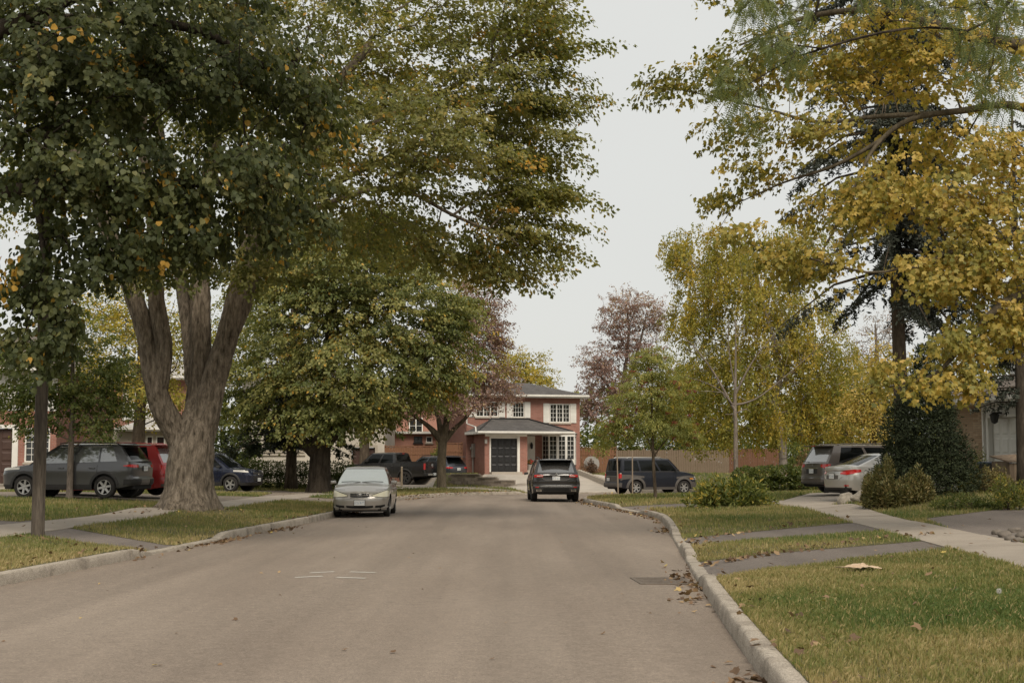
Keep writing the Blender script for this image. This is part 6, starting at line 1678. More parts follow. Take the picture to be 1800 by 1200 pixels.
class Car:
    """A body shell: a lower body wrapped round a plan outline, and a cabin set on its shoulder line. +x forward, origin on the ground."""
    def __init__(s, name, label, loc, heading, paint, p, group=None):
        s.p = p; s.paint = paint
        s.root = thing(name, label, p.get('cat', 'car'), loc, heading, group)
        s.L, s.W, s.H = p['L'], p['W'], p['H']
        s.xf, s.xr = s.L/2, -s.L/2
        s.rf, s.rr = p.get('rf', 0.55), p.get('rr', 0.35)        # length of the rounded nose and tail in plan
        s.nf, s.nr = p.get('nf', 3.2), p.get('nr', 4.5)
        s.wr = p.get('wheel', 0.33)
        s.xw = (s.xf - p['fo'], s.xf - p['fo'] - p['wb'])         # axle positions
        s.body()
        s.cabin()
        s.wheels()
    def plan(s, q):
        q = np.asarray(q, float)
        f = q <= 1; r = q >= 2
        ph = np.clip(np.where(f, q, 1), 0, 1)*np.pi/2
        sf = np.sin(ph)**(2/s.nf); cf = np.cos(ph)**(2/s.nf)
        pr = np.clip(np.where(r, 3-q, 1), 0, 1)*np.pi/2
        sr = np.sin(pr)**(2/s.nr); cr = np.cos(pr)**(2/s.nr)
        xm = (s.xf-s.rf) + (s.xr+s.rr-(s.xf-s.rf))*np.clip(q-1, 0, 1)
        x = np.where(f, s.xf-s.rf+s.rf*cf, np.where(r, s.xr+s.rr-s.rr*cr, xm))
        return x, np.where(f, sf, np.where(r, sr, 1.0))
    def S(s, q, z, sg=1, out=0.0):
        """Point of the lower body at perimeter position q (0 nose, 1-2 side, 3 tail) and height z."""
        q = np.asarray(q, float); z = np.asarray(z, float)
        x, fy = s.plan(q)
        w = s.W/2 * itp(z/s.H, s.p['wz']) * itp(x/s.L, s.p.get('wx', [(-0.5,0.94),(-0.35,0.99),(0.1,1.0),(0.3,0.98),(0.5,0.90)]))
        fl = s.p.get('flare', 0.0)
        if fl:
            for xw in s.xw:
                w = w + fl*np.exp(-((x-xw)/(s.wr*1.15))**2)*np.exp(-((z-s.wr*1.5)/(s.wr*0.9))**2)
        y = w*fy
        kf = np.clip((x-(s.xf-s.rf-0.5))/(s.rf+0.5), 0, 1)**2; kr = np.clip(((s.xr+s.rr+0.4)-x)/(s.rr+0.4), 0, 1)**2
        xx = x + kf*itp(z, s.p['fx']) + kr*itp(z, s.p['rx'])
        if out:
            nx = np.where(q <= 1, np.cos(np.clip(q,0,1)*np.pi/2)**0.6, np.where(q >= 2, -np.cos(np.clip(3-q,0,1)*np.pi/2)**0.6, 0))
            ny = np.where((q > 0) & (q < 3), np.sqrt(np.clip(1-nx*nx, 0, 1)), 0)
            xx = xx + nx*out; y = y + ny*out
        return np.stack([xx, sg*y, z*np.ones_like(xx)], -1)
    def q_side(s, x):
        return 1 + np.clip(((s.xf-s.rf)-np.asarray(x, float)) / ((s.xf-s.rf)-(s.xr+s.rr)), 0.0, 1.0)
    def q_front(s, yf): return 2/np.pi*np.arcsin(np.clip(abs(yf), 0, 1)**(s.nf/2))
    def q_rear(s, yf): return 3 - 2/np.pi*np.arcsin(np.clip(abs(yf), 0, 1)**(s.nr/2))
    def zb(s, x):
        z = itp(x, s.p['bot'])
        for xw in s.xw:
            R_ = s.wr*1.16; d2 = R_*R_-(x-xw)**2
            z = np.where(d2 > 0, np.maximum(z, s.wr*1.02 + np.sqrt(np.maximum(d2, 0))), z)
        return z
    def zs(s, x): return itp(x, s.p['sho'])
    def body(s):
        qs = np.unique(np.r_[np.linspace(0, 1, 16), np.linspace(1, 2, 110), np.linspace(2, 3, 16)])
        x, _ = s.plan(qs)
        t = np.linspace(0, 1, 15)
        zb, zs_ = s.zb(x), s.zs(x)
        Z = zb[:,None] + (zs_-zb)[:,None]*t[None,:]
        QQ = np.repeat(qs[:,None], len(t), 1)
        Lf = s.S(QQ, Z, 1); Rt = s.S(QQ, Z, -1)
        s.qs, s.top = qs, Lf[:, -1]
        n, m = len(qs), len(t)
        V = np.concatenate([Lf.reshape(-1,3), Rt.reshape(-1,3)])
        i = (np.arange(n-1)[:,None]*m + np.arange(m-1)[None,:]).reshape(-1)
        q1 = np.stack([i, i+1, i+m+1, i+m], 1)
        q2 = q1[:, ::-1] + n*m
        # deck between the shoulders
        vv = np.linspace(-1, 1, 13)
        cr = itp(x, s.p['crown']) * np.clip(np.abs(s.top[:,1])/(s.W*0.42), 0, 1)
        D = np.stack([np.repeat(s.top[:,0][:,None], 13, 1), s.top[:,1][:,None]*vv[None,:], s.top[:,2][:,None] + cr[:,None]*(1-np.abs(vv)**2.4)[None,:]], -1)
        k0 = len(V); V = np.concatenate([V, D.reshape(-1,3)])
        j = (np.arange(n-1)[:,None]*13 + np.arange(12)[None,:]).reshape(-1) + k0
        q3 = np.stack([j, j+1, j+14, j+13], 1)
        # underbody: close the bottom with a dark pan a little above the sills
        o = mesh_np('body', V, None, s.paint, s.root, quads=np.concatenate([q1, q2, q3]))
        bm = bmesh.new(); bm.from_mesh(o.data)
        bmesh.ops.remove_doubles(bm, verts=bm.verts, dist=0.002)
        bmesh.ops.recalc_face_normals(bm, faces=bm.faces)
        for f in bm.faces: f.smooth = True
        for e in bm.edges: e.smooth = not (len(e.link_faces) == 2 and e.calc_face_angle(0) > 0.55)
        bm.to_mesh(o.data); bm.free()
        s.body_obj = o
        p = []
        for xx in np.linspace(s.xr+0.12, s.xf-0.15, 9):
            w = s.W/2*0.80
            p.append((xx, w))
        gz = s.p.get('pan', 0.26)
        MB().box(s.xr+0.10, s.xf-0.14, -s.W*0.36, s.W*0.36, gz, gz+0.3).build('underbody', M_under, s.root, bevel=0.04)
        for xw in s.xw:
            wells = MB().box(xw-s.wr*1.3, xw+s.wr*1.3, -s.W*0.455, s.W*0.455, s.wr*1.35, s.wr*2.25)
            wells.build('wheel_housing', M_under, s.root)
    def patch(s, name, mat, q0, q1, z0, z1, sg=1, out=0.008, nq=10, nz=6, parent=None, both=False, thick=0.02):
        """A panel hugging the body between perimeter positions and heights; z0 and z1 may be lists along the panel."""
        qs = np.linspace(q0, q1, nq); t = np.linspace(0, 1, nz)
        f = lambda z: np.interp(np.linspace(0, 1, nq), np.linspace(0, 1, len(z)), z) if hasattr(z, '__len__') else np.full(nq, z)
        a, b = f(z0), f(z1); Z = a[:,None] + (b-a)[:,None]*t[None,:]
        r = None
        for g in ((1, -1) if both else (sg,)):
            P = s.S(np.repeat(qs[:,None], nz, 1), Z, g, out); B = s.S(np.repeat(qs[:,None], nz, 1), Z, g, out-thick)
            mb = MB(); mb.grid([[tuple(v) for v in row] for row in P], flip=(g < 0))
            n0 = len(mb.v); mb.v += [tuple(v) for row in B for v in row]
            rim = [(i, 0) for i in range(nq)] + [(nq-1, k) for k in range(1, nz)] + [(i, nz-1) for i in range(nq-2, -1, -1)] + [(0, k) for k in range(nz-2, 0, -1)]
            for u, v in zip(rim, rim[1:]+rim[:1]):
                i1, i2 = u[0]*nz+u[1], v[0]*nz+v[1]; mb.f.append((i1, i2, n0+i2, n0+i1))
            r = mb.build(name, mat, parent or s.root, smooth='auto')
        return r
    def cabin(s):
        c = s.p['cab']
        xb0, xb1, xt0, xt1 = c['base_front'], c['base_rear'], c['top_front'], c['top_rear']
        wb, wt = c.get('wb', 0.90)*s.W/2, c.get('wt', 0.70)*s.W/2
        zt = s.H - c.get('crown', 0.05)
        nf, ns, nr = 9, c.get('ns', 60), 9
        # columns of the right half ring from windscreen centre to rear centre
        cols = [('f', t) for t in np.linspace(0, 1, nf)] + [('s', t) for t in np.linspace(0, 1, ns)[1:]] + [('r', t) for t in np.linspace(0, 1, nr)[1:]]
        bowf, bowr = c.get('bow_front', 0.16), c.get('bow_rear', 0.08)
        lv = np.linspace(0, 1, 13)
        def P(col, v):
            k, t = col
            w = wb + (wt-wb)*v + 0.02*math.sin(math.pi*v)
            cx0 = xb0 + (xt0-xb0)*v; cx1 = xb1 + (xt1-xb1)*v
            if k == 'f':
                x = cx0 + bowf*(1-t**2.2)*(1-0.5*v); y = w*t
            elif k == 's':
                x = cx0 + (cx1-cx0)*t; y = w * (1 - 0.05*max(0, t-0.75)/0.25*c.get('taper', 1) - 0.03*max(0, 0.2-t)/0.2)
            else:
                x = cx1 - bowr*(1-(1-t)**2.2)*(1-0.4*v); y = w*(1-0.05*c.get('taper', 1))*(1-t)
            zbase = float(s.zs(x)) - 0.02 if k == 's' else float(itp(x, s.p['sho'])) - 0.02
            # the cabin foot follows the deck between the shoulders
            cr = float(itp(x, s.p['crown'])) * (1-min(1, abs(y)/max(1e-6, wb))**2.4)
            zr = zt
            z = (zbase + cr) + (zr - zbase - cr)*v
            if v > 0.85 and k != 's': pass
            return (x, y, z)
        G = np.array([[P(cl, v) for v in lv] for cl in cols])
        n, m = len(cols), len(lv)
        pill = c['pillars']; v0, v1 = c.get('v', (0.07, 0.90)); fv = c.get('fv', (0.06, 0.94)); rv = c.get('rv', (0.10, 0.90)); fpil = c.get('fpil', 0.93); rpil = c.get('rpil', 0.12)
        # refine rows so that glass edges fall on grid lines
        lv2 = np.unique(np.r_[lv, v0, v1, fv, rv]); G = np.array([[P(cl, v) for v in lv2] for cl in cols]); m = len(lv2)
        kind = {}
        for i in range(n-1):
            k, t = cols[i+1]; tm = (cols[i][1]+t)/2 if cols[i][0] == k else t/2 if k != 'f' else t
            for j in range(m-1):
                vm = (lv2[j]+lv2[j+1])/2; g = None
                if k == 'f' and tm < fpil and fv[0] < vm < fv[1]: g = ('windscreen', 0)
                elif k == 'r' and tm > rpil and rv[0] < vm < rv[1]: g = ('rear_window', 0)
                elif k == 's' and v0 < vm < v1:
                    for w_i, (a, b) in enumerate(pill):
                        if a < tm < b: g = ('side_window', w_i)
                kind[(i,j)] = g
        V = []; F = []
        gl = {}
        for sg in (1, -1):
            off = len(V); V += [(x, sg*y, z) for row in G for (x, y, z) in row]
            for (i, j), g in kind.items():
                f = (i*m+j, i*m+j+1, (i+1)*m+j+1, (i+1)*m+j)
                if g is None: F.append(tuple(off+q for q in (f if sg > 0 else f[::-1])))
                else:
                    key = (g[0], g[1], sg if g[0] == 'side_window' else 0)
                    gl.setdefault(key, []).append([(G[q//m][q%m][0], sg*G[q//m][q%m][1], G[q//m][q%m][2]) for q in (f if sg > 0 else f[::-1])])
        # roof skin
        top = G[:, -1]; vv = np.linspace(-1, 1, 13); off = len(V)
        for i in range(n):
            w = abs(top[i][1]); e = c.get('crown', 0.05)*min(1, w/(wt*0.8))*math.sin(math.pi*min(1, max(0, 0.12+0.76*i/(n-1))))
            V += [(top[i][0], top[i][1]*q, top[i][2] + e*(1-abs(q)**2.6)) for q in vv]
        for i in range(n-1):
            for j in range(12): F.append((off+i*13+j, off+i*13+j+1, off+(i+1)*13+j+1, off+(i+1)*13+j))
        me = MB(); me.add(V, F); o = me.build('cabin', s.p.get('cab_mat', s.paint), s.root)
        bm = bmesh.new(); bm.from_mesh(o.data); bmesh.ops.remove_doubles(bm, verts=bm.verts, dist=0.002); bmesh.ops.recalc_face_normals(bm, faces=bm.faces)
        for f in bm.faces: f.smooth = True
        for e in bm.edges: e.smooth = not (len(e.link_faces) == 2 and e.calc_face_angle(0) > 0.5)
        bm.to_mesh(o.data); bm.free()
        cx = (xb0+xb1)/2
        for (nm, wi, sg), fs in gl.items():
            mb = MB()
            for f in fs:
                mb.add([(x + (-0.010 if nm == 'windscreen' else 0.010 if nm == 'rear_window' else 0), y - (0.010*sg if nm == 'side_window' else 0), z - (0.004 if nm != 'side_window' else 0)) for x, y, z in f], [(0,1,2,3)])
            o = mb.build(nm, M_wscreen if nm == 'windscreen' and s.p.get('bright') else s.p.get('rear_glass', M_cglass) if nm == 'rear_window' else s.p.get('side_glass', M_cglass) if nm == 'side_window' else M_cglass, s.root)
            bm = bmesh.new(); bm.from_mesh(o.data); bmesh.ops.remove_doubles(bm, verts=bm.verts, dist=0.001)
            for f in bm.faces: f.smooth = True
            bm.to_mesh(o.data); bm.free()
        s.P = P
    def wheels(s):
        p = s.p; r = s.wr; w = p.get('tyre_w', 0.20); rim = r*p.get('rim', 0.66); sp = p.get('spokes', 6); rm = p.get('rim_mat', M_alloy)
        first = None
        for xw in s.xw:
            for sg in (1, -1):
                if first is None:
                    t = MB().lathe([(rim*0.98,0.0),(r*0.80,0.0),(r*0.93,0.010),(r*0.985,0.035),(r,0.06),(r,w-0.06),(r*0.985,w-0.035),(r*0.93,w-0.01),(r*0.8,w),(rim*0.98,w)], 36, 'y').build('wheel', M_tyre, s.root, smooth='auto')
                    rb = MB().lathe([(rim,0.012),(rim*0.94,0.012),(rim*0.90,0.05),(rim*0.86,0.10),(rim*0.86,0.14),(0,0.14)], 32, 'y').build('rim', M_under if rm is not M_dkalloy else M_under, t, smooth='auto')
                    ri = MB().lathe([(rim*1.0,0.004),(rim*0.91,0.006),(rim*0.89,0.045)], 32, 'y').build('rim_lip', rm, t, smooth='auto')
                    for k in range(sp):
                        a = 2*math.pi*k/sp; m = Matrix.Rotation(a, 4, 'Y'); mb = MB()
                        mb.add([m @ Vector(q) for q in [(0.03,0.022,-rim*0.17),(0.03,0.022,rim*0.17),(rim*0.93,0.010,rim*0.13),(rim*0.93,0.010,-rim*0.13),(0.03,0.07,-rim*0.17),(0.03,0.07,rim*0.17),(rim*0.93,0.06,rim*0.13),(rim*0.93,0.06,-rim*0.13)]],
                               [(0,1,2,3),(4,7,6,5),(0,3,7,4),(1,5,6,2),(0,4,5,1),(3,2,6,7)])
                        mb.build('spoke', rm, t)
                    MB().lathe([(0.0,0.008),(rim*0.19,0.010),(rim*0.22,0.03),(rim*0.22,0.08)], 16, 'y').build('hub_cap', rm, t, smooth='auto')
                    o = t; first = t; kids = list(t.children)
                else:
                    o = link_copy(first, s.root)
                    for c in kids:
                        link_copy(c, o)
                # mesh face at y = 0 is the outer side
                ww = s.W/2*p.get('track', 0.965)
                o.rotation_euler = (0, random.uniform(0, 1), 0 if sg < 0 else math.pi)
                o.location = (xw, sg*ww, r)
    def box(s, name, mat, x0, x1, y0, y1, z0, z1, bevel=0.006, parent=None):
        return MB().box(x0, x1, y0, y1, z0, z1).build(name, mat, parent or s.root, bevel=bevel)
    def mirrors(s, x, z, mat=None, y=None, sz=(0.12, 0.20, 0.14)):
        for sg in (1, -1):
            w = (y or s.W/2*0.93)
            mb = MB(); a, b, c = sz
            mb.add([(x-a*0.2, sg*w, z-0.02), (x-a*0.4, sg*(w+b), z-c*0.35), (x-a*0.4, sg*(w+b), z+c*0.45), (x-a*0.2, sg*(w+0.03), z+c*0.5),
                    (x+a*0.5, sg*(w+0.02), z-0.02), (x+a*0.7, sg*(w+b*0.85), z-c*0.25), (x+a*0.7, sg*(w+b*0.85), z+c*0.35), (x+a*0.5, sg*(w+0.03), z+c*0.4)],
                   [(0,1,2,3),(7,6,5,4),(0,4,5,1),(1,5,6,2),(2,6,7,3),(3,7,4,0)])
            mb.build('wing_mirror', mat or s.paint, s.root, smooth='auto', bevel=0.018)
    def seams(s, xs, z0, z1, both=True):
        for x in xs:
            q = float(s.q_side(x)); s.patch('door_seam', M_under, q, q+0.0035, z0, z1, 1, 0.0025, 2, 8, both=both, thick=0.01)
    def handles(s, xs, z, mat=None):
        for x in xs:
            for sg in (1, -1):
                y = float(s.S(s.q_side(x), z)[1])
                MB().tube([(x-0.10, sg*(y-0.01), z), (x-0.085, sg*(y+0.03), z), (x+0.085, sg*(y+0.03), z), (x+0.10, sg*(y-0.01), z)], 0.014, 8).build('door_handle', mat or s.paint, s.root, smooth=True)
    def clad(s, mat, z_sill, flare=0.05, name='cladding'):
        """Lower sill strips and arch lips."""
        for sg in (1, -1):
            xa, xb = s.xw[0]-s.wr*1.15, s.xw[1]+s.wr*1.15
            s.patch('sill_trim', mat, float(s.q_side(xa)), float(s.q_side(xb)), float(s.zb(np.array([(xa+xb)/2]))[0]), z_sill, sg, 0.012, 30, 4)
            for xw in s.xw:
                R_ = s.wr*1.15; th_ = np.linspace(-0.05, math.pi+0.05, 26)
                P = []
                for t in th_:
                    row = []
                    for rr_, o in ((R_, 0.014), (R_+flare, 0.016), (R_+flare+0.012, 0.0)):
                        x = xw+rr_*math.cos(t); z = s.wr*1.02+rr_*math.sin(t)
                        qq = float(s.q_side(x)) if s.xr+s.rr < x < s.xf-s.rf else (s.q_of_x(x))
                        row.append(tuple(s.S(qq, z, sg, o)))
                    P.append(row)
                MB().grid(P, flip=sg < 0).build('arch_trim', mat, s.root, smooth=True)
    def q_of_x(s, x):
        qs = np.linspace(0, 3, 1500); xs, _ = s.plan(qs)
        return float(np.interp(-x, -xs, qs))
    def plate(s, rear=True, z=0.9, y=0.0, out=0.02, w=0.305, h=0.155):
        q = 3.0 if rear else 0.0
        x = float(s.S(q, z)[0]) + (-out if rear else out)
        o = MB().box(x-0.004, x+0.004, y-w/2, y+w/2, z-h/2, z+h/2).build('licence_plate', M_plate, s.root)
        MB().box(x-0.002 if rear else x-0.01, x+0.01 if rear else x+0.002, y-w/2-0.012, y+w/2+0.012, z-h/2-0.012, z+h/2+0.012).build('plate_holder', M_trim, s.root)
    def ring_badge(s, x, y, z, ry, rz, mat=M_chrome, t=0.008, parent=None):
        pts_ = [(x, y+ry*math.cos(a), z+rz*math.sin(a)) for a in np.linspace(0, 2*math.pi, 21)]
        return MB().tube(pts_, t, 5, cap=False).build('badge', mat, parent or s.root, smooth=True)

WZ = [(0.0,0.90),(0.14,0.93),(0.25,0.975),(0.40,1.0),(0.50,0.995),(0.60,0.955),(0.75,0.92)]
def head(dx, dy):
    return math.atan2(dy, dx)

# ---------------- silver-beige sedan parked facing the camera
def sedan():
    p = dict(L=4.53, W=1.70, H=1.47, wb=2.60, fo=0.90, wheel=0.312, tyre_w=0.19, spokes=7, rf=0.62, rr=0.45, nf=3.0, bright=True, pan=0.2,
             wz=WZ, fx=[(0.18,-0.10),(0.30,-0.02),(0.50,0.0),(0.58,-0.02),(0.70,-0.10),(0.85,-0.28)], rx=[(0.2,0.08),(0.45,0.0),(0.75,0.04),(1.0,0.12)],
             bot=[(-2.3,0.30),(-1.9,0.24),(-1.6,0.19),(1.6,0.19),(1.9,0.20),(2.3,0.20)],
             sho=[(-2.3,0.98),(-1.9,1.0),(-1.2,0.95),(0.0,0.92),(1.0,0.93),(1.35,0.895),(1.8,0.83),(2.05,0.78),(2.3,0.73)],
             crown=[(-2.3,0.02),(-1.5,0.05),(0.5,0.05),(1.0,0.085),(1.9,0.08),(2.3,0.02)],
             cab=dict(base_front=1.12, base_rear=-1.72, top_front=0.28, top_rear=-1.05, wb=0.90, wt=0.66, crown=0.045, bow_front=0.20, bow_rear=0.14, pillars=[(0.05,0.42),(0.455,0.80),(0.82,0.90)], fpil=0.94))
    x, y = -4.42, 43.3
    c = Car('sedan', 'beige-silver sedan parked at the left kerb facing the camera', (x, y, float(road_z([(x,y)])[0])), R(-90+1.2), car_paint('beige silver paint', (0.42,0.392,0.355), 0.5, 0.30, 0.2), p)
    # head lamps: teardrops rising outwards
    for sg in (1, -1):
        c.patch('headlight_surround', M_trim, c.q_front(0.445), 0.985, [0.600,0.582,0.573,0.578,0.59], [0.655,0.713,0.762,0.787,0.776], sg, 0.003, 14, 4, thick=0.006)
        c.patch('headlight', M_yellowed, c.q_front(0.46), 0.97, [0.615,0.595,0.585,0.59,0.60], [0.640,0.700,0.750,0.775,0.765], sg, 0.008, 14, 6)
    gq = c.q_front(0.36)
    g = c.patch('grille', M_trim, -0.0001, gq, [0.575,0.575,0.595], [0.685,0.685,0.69], 1, 0.006, 8, 4, both=False)
    c.patch('grille', M_trim, 0.0, gq, [0.575,0.575,0.595], [0.685,0.685,0.69], -1, 0.006, 8, 4)
    for zq in (0.605, 0.645):
        c.patch('grille_bar', M_chrome if zq > 0.62 else M_gtrim, 0.0, gq*0.985, zq, zq+0.008, 1, 0.012, 8, 2, both=True)
    for z_a in (0.565, 0.688):
        c.patch('grille_surround', M_chrome, 0.0, gq*1.02, z_a, z_a+0.010, 1, 0.013, 8, 2, both=True)
    xn = float(c.S(0.0, 0.64)[0])+0.02
    c.ring_badge(xn, 0, 0.642, 0.062, 0.042); c.ring_badge(xn, 0, 0.652, 0.032, 0.022, t=0.006); c.ring_badge(xn, 0, 0.640, 0.014, 0.038, t=0.006)
    # lower intake and fog-lamp pockets
    c.patch('lower_grille', M_under, 0.0, c.q_front(0.52), [0.265,0.27,0.285], [0.335,0.338,0.345], 1, 0.004, 8, 3, both=True)
    c.patch('fog_pocket', M_under, c.q_front(0.60), c.q_front(0.93), [0.28,0.285,0.32], [0.345,0.355,0.375], 1, 0.004, 8, 3, both=True)
    c.patch('chin_spoiler', M_trim, 0.0, 0.9, 0.17, 0.215, 1, 0.003, 12, 3, both=True)
    c.patch('bumper_crease', c.paint, 0.0, 0.98, 0.525, 0.545, 1, 0.016, 16, 4, both=True)
    c.patch('bumper_lip', c.paint, 0.0, 0.98, [0.235,0.235,0.25,0.29], [0.262,0.262,0.28,0.325], 1, 0.022, 16, 4, both=True)
    c.plate(False, 0.425, 0.0, 0.026)
    # wipers at the foot of the screen
    for y0, y1 in ((0.60, -0.02), (-0.06, -0.62)):
        MB().tube([(1.22, y0, 1.005), (1.28, (y0*0.55+y1*0.45), 1.02), (1.22, y1, 1.005)], 0.012, 6).build('wiper', M_trim, c.root)
    # interior visible through the screen: nothing but a mirror stub
    c.mirrors(0.86, 0.98, c.paint)
    c.seams((0.98, -0.05, -1.15), 0.30, 0.90); c.handles((0.10, -0.98), 0.80)
    c.patch('hood_seam', M_under, 0.30, 1.02, [0.79,0.80,0.83], [0.797,0.807,0.837], 1, 0.002, 10, 2, both=True, thick=0.004)
    c.patch('side_moulding', c.paint, float(c.q_side(1.0)), float(c.q_side(-1.2)), 0.47, 0.52, 1, 0.014, 14, 3, both=True)
    c.patch('tail_light', M_red, 2.25, 2.98, 0.72, 0.90, 1, 0.006, 8, 4, both=True)
sedan()

# ---------------- black crossover parked on the right, seen from behind
def black_suv():
    p = dict(L=4.95, W=2.0, H=1.73, wb=2.85, fo=1.0, wheel=0.375, tyre_w=0.255, spokes=5, rim_mat=M_dkalloy, rf=0.6, rr=0.42, nr=5, pan=0.30, flare=0.02, cat='car',
             wz=WZ, fx=[(0.2,-0.08),(0.5,0.0),(1.0,-0.05)], rx=[(0.28,0.14),(0.42,0.02),(0.60,-0.02),(0.66,0.03),(0.85,0.02),(0.98,0.05),(1.06,0.03),(1.2,0.10)],
             bot=[(-2.5,0.40),(-2.0,0.34),(-1.6,0.28),(1.6,0.28),(2.5,0.28)],
             sho=[(-2.5,1.10),(-2.0,1.13),(0,1.08),(1.0,1.05),(1.6,1.02),(2.5,0.88)], crown=[(-2.5,0.02),(0.5,0.04),(1.0,0.08),(2.5,0.03)],
             cab=dict(base_front=1.35, base_rear=-2.28, top_front=0.45, top_rear=-1.88, wb=0.92, wt=0.72, crown=0.05, bow_rear=0.16, pillars=[(0.05,0.33),(0.36,0.62),(0.65,0.9)], rpil=0.10, rv=(0.12,0.80)), rear_glass=plain('tinted rear glass', (0.05,0.048,0.046), 0.06, spec=1.0, ior=2.0))
    x, y = 1.68, 59.5
    c = Car('crossover', 'black crossover parked at the right kerb with its tail to the camera', (x, y, float(road_z([(x,y)])[0])), R(90+2.0), car_paint('black paint', (0.014,0.013,0.012), 0.2, 0.22, 0.30), p)
    for sg in (1, -1):
        tl = c.patch('tail_light', M_red, 2.30, c.q_rear(0.58), [0.99,0.985,0.99], [1.085,1.09,1.075], sg, 0.014, 12, 5)
        c.patch('tail_light_lens', M_clearl, 2.55, c.q_rear(0.60), 1.02, 1.05, sg, 0.019, 8, 3, parent=tl)
        c.patch('reflector', M_red, c.q_rear(0.88), c.q_rear(0.74), 0.575, 0.605, sg, 0.010, 5, 3)
        c.patch('exhaust_trim', M_chrome, c.q_rear(0.86), c.q_rear(0.64), 0.42, 0.50, sg, 0.010, 5, 3)
        c.patch('exhaust_opening', M_under, c.q_rear(0.83), c.q_rear(0.67), 0.445, 0.475, sg, 0.014, 5, 3)
        c.patch('number_recess_edge', M_gtrim, c.q_rear(0.62), c.q_rear(0.44), [0.955,0.86], [0.975,0.88], sg, 0.008, 6, 2)
        MB().tube([(-1.75, sg*0.64, 1.70), (-1.6, sg*0.655, 1.765), (-0.2, sg*0.665, 1.79), (0.3, sg*0.655, 1.75)], 0.022, 8).build('roof_rail', M_trim, c.root, smooth=True)
    c.patch('garnish', M_gtrim, 3.0, c.q_rear(0.44), 0.855, 0.875, 1, 0.008, 6, 2, both=True)
    c.patch('tailgate_band', M_trim, 3.0, c.q_rear(0.58), 1.005, 1.065, 1, 0.006, 8, 3, both=True)
    c.patch('bumper_step', M_gtrim, 3.0, 2.25, 0.635, 0.655, 1, 0.016, 14, 2, both=True)
    c.patch('lower_bumper', M_trim, 3.0, 2.2, 0.36, 0.62, 1, 0.004, 14, 5, both=True)
    c.patch('diffuser', M_under, 3.0, c.q_rear(0.55), 0.38, 0.56, 1, 0.010, 8, 3, both=True)
    c.plate(True, 0.945, 0.0, 0.02)
    MB().tube([(-2.60, 0.0, 1.145), (-2.585, 0.12, 1.16), (-2.56, 0.42, 1.165)], [0.022, 0.014, 0.008], 6).build('rear_wiper', M_trim, c.root)
    xq = float(c.S(3.0, 1.08)[0])-0.02
    c.box('badge', M_chrome, xq-0.004, xq+0.01, -0.045, -0.028, 1.075, 1.145, 0.003); c.box('badge', M_chrome, xq-0.004, xq+0.01, 0.028, 0.045, 1.075, 1.145, 0.003); c.box('badge', M_chrome, xq-0.004, xq+0.01, -0.0275, 0.0275, 1.10, 1.118, 0.003)
    MB().box(-2.36, -1.72, -0.66, 0.66, 1.655, 1.685).build('spoiler', c.paint, c.root, bevel=0.012)
    MB().add([(-1.1,0,1.72),(-1.28,0,1.72),(-1.26,0,1.80),(-1.2,0.02,1.72),(-1.2,-0.02,1.72)], [(0,3,2),(3,1,2),(1,4,2),(4,0,2)]).build('antenna_fin', M_trim, c.root)
    c.mirrors(0.95, 1.10, M_trim, 0.94)
    c.seams((1.2, 0.1, -1.0), 0.42, 1.06); c.handles((0.25, -0.85), 0.95); c.clad(M_trim, 0.42, 0.05)
    c.patch('headlight', M_clearl, 0.5, 0.98, 0.74, 0.84, 1, 0.006, 8, 3, both=True)
black_suv()

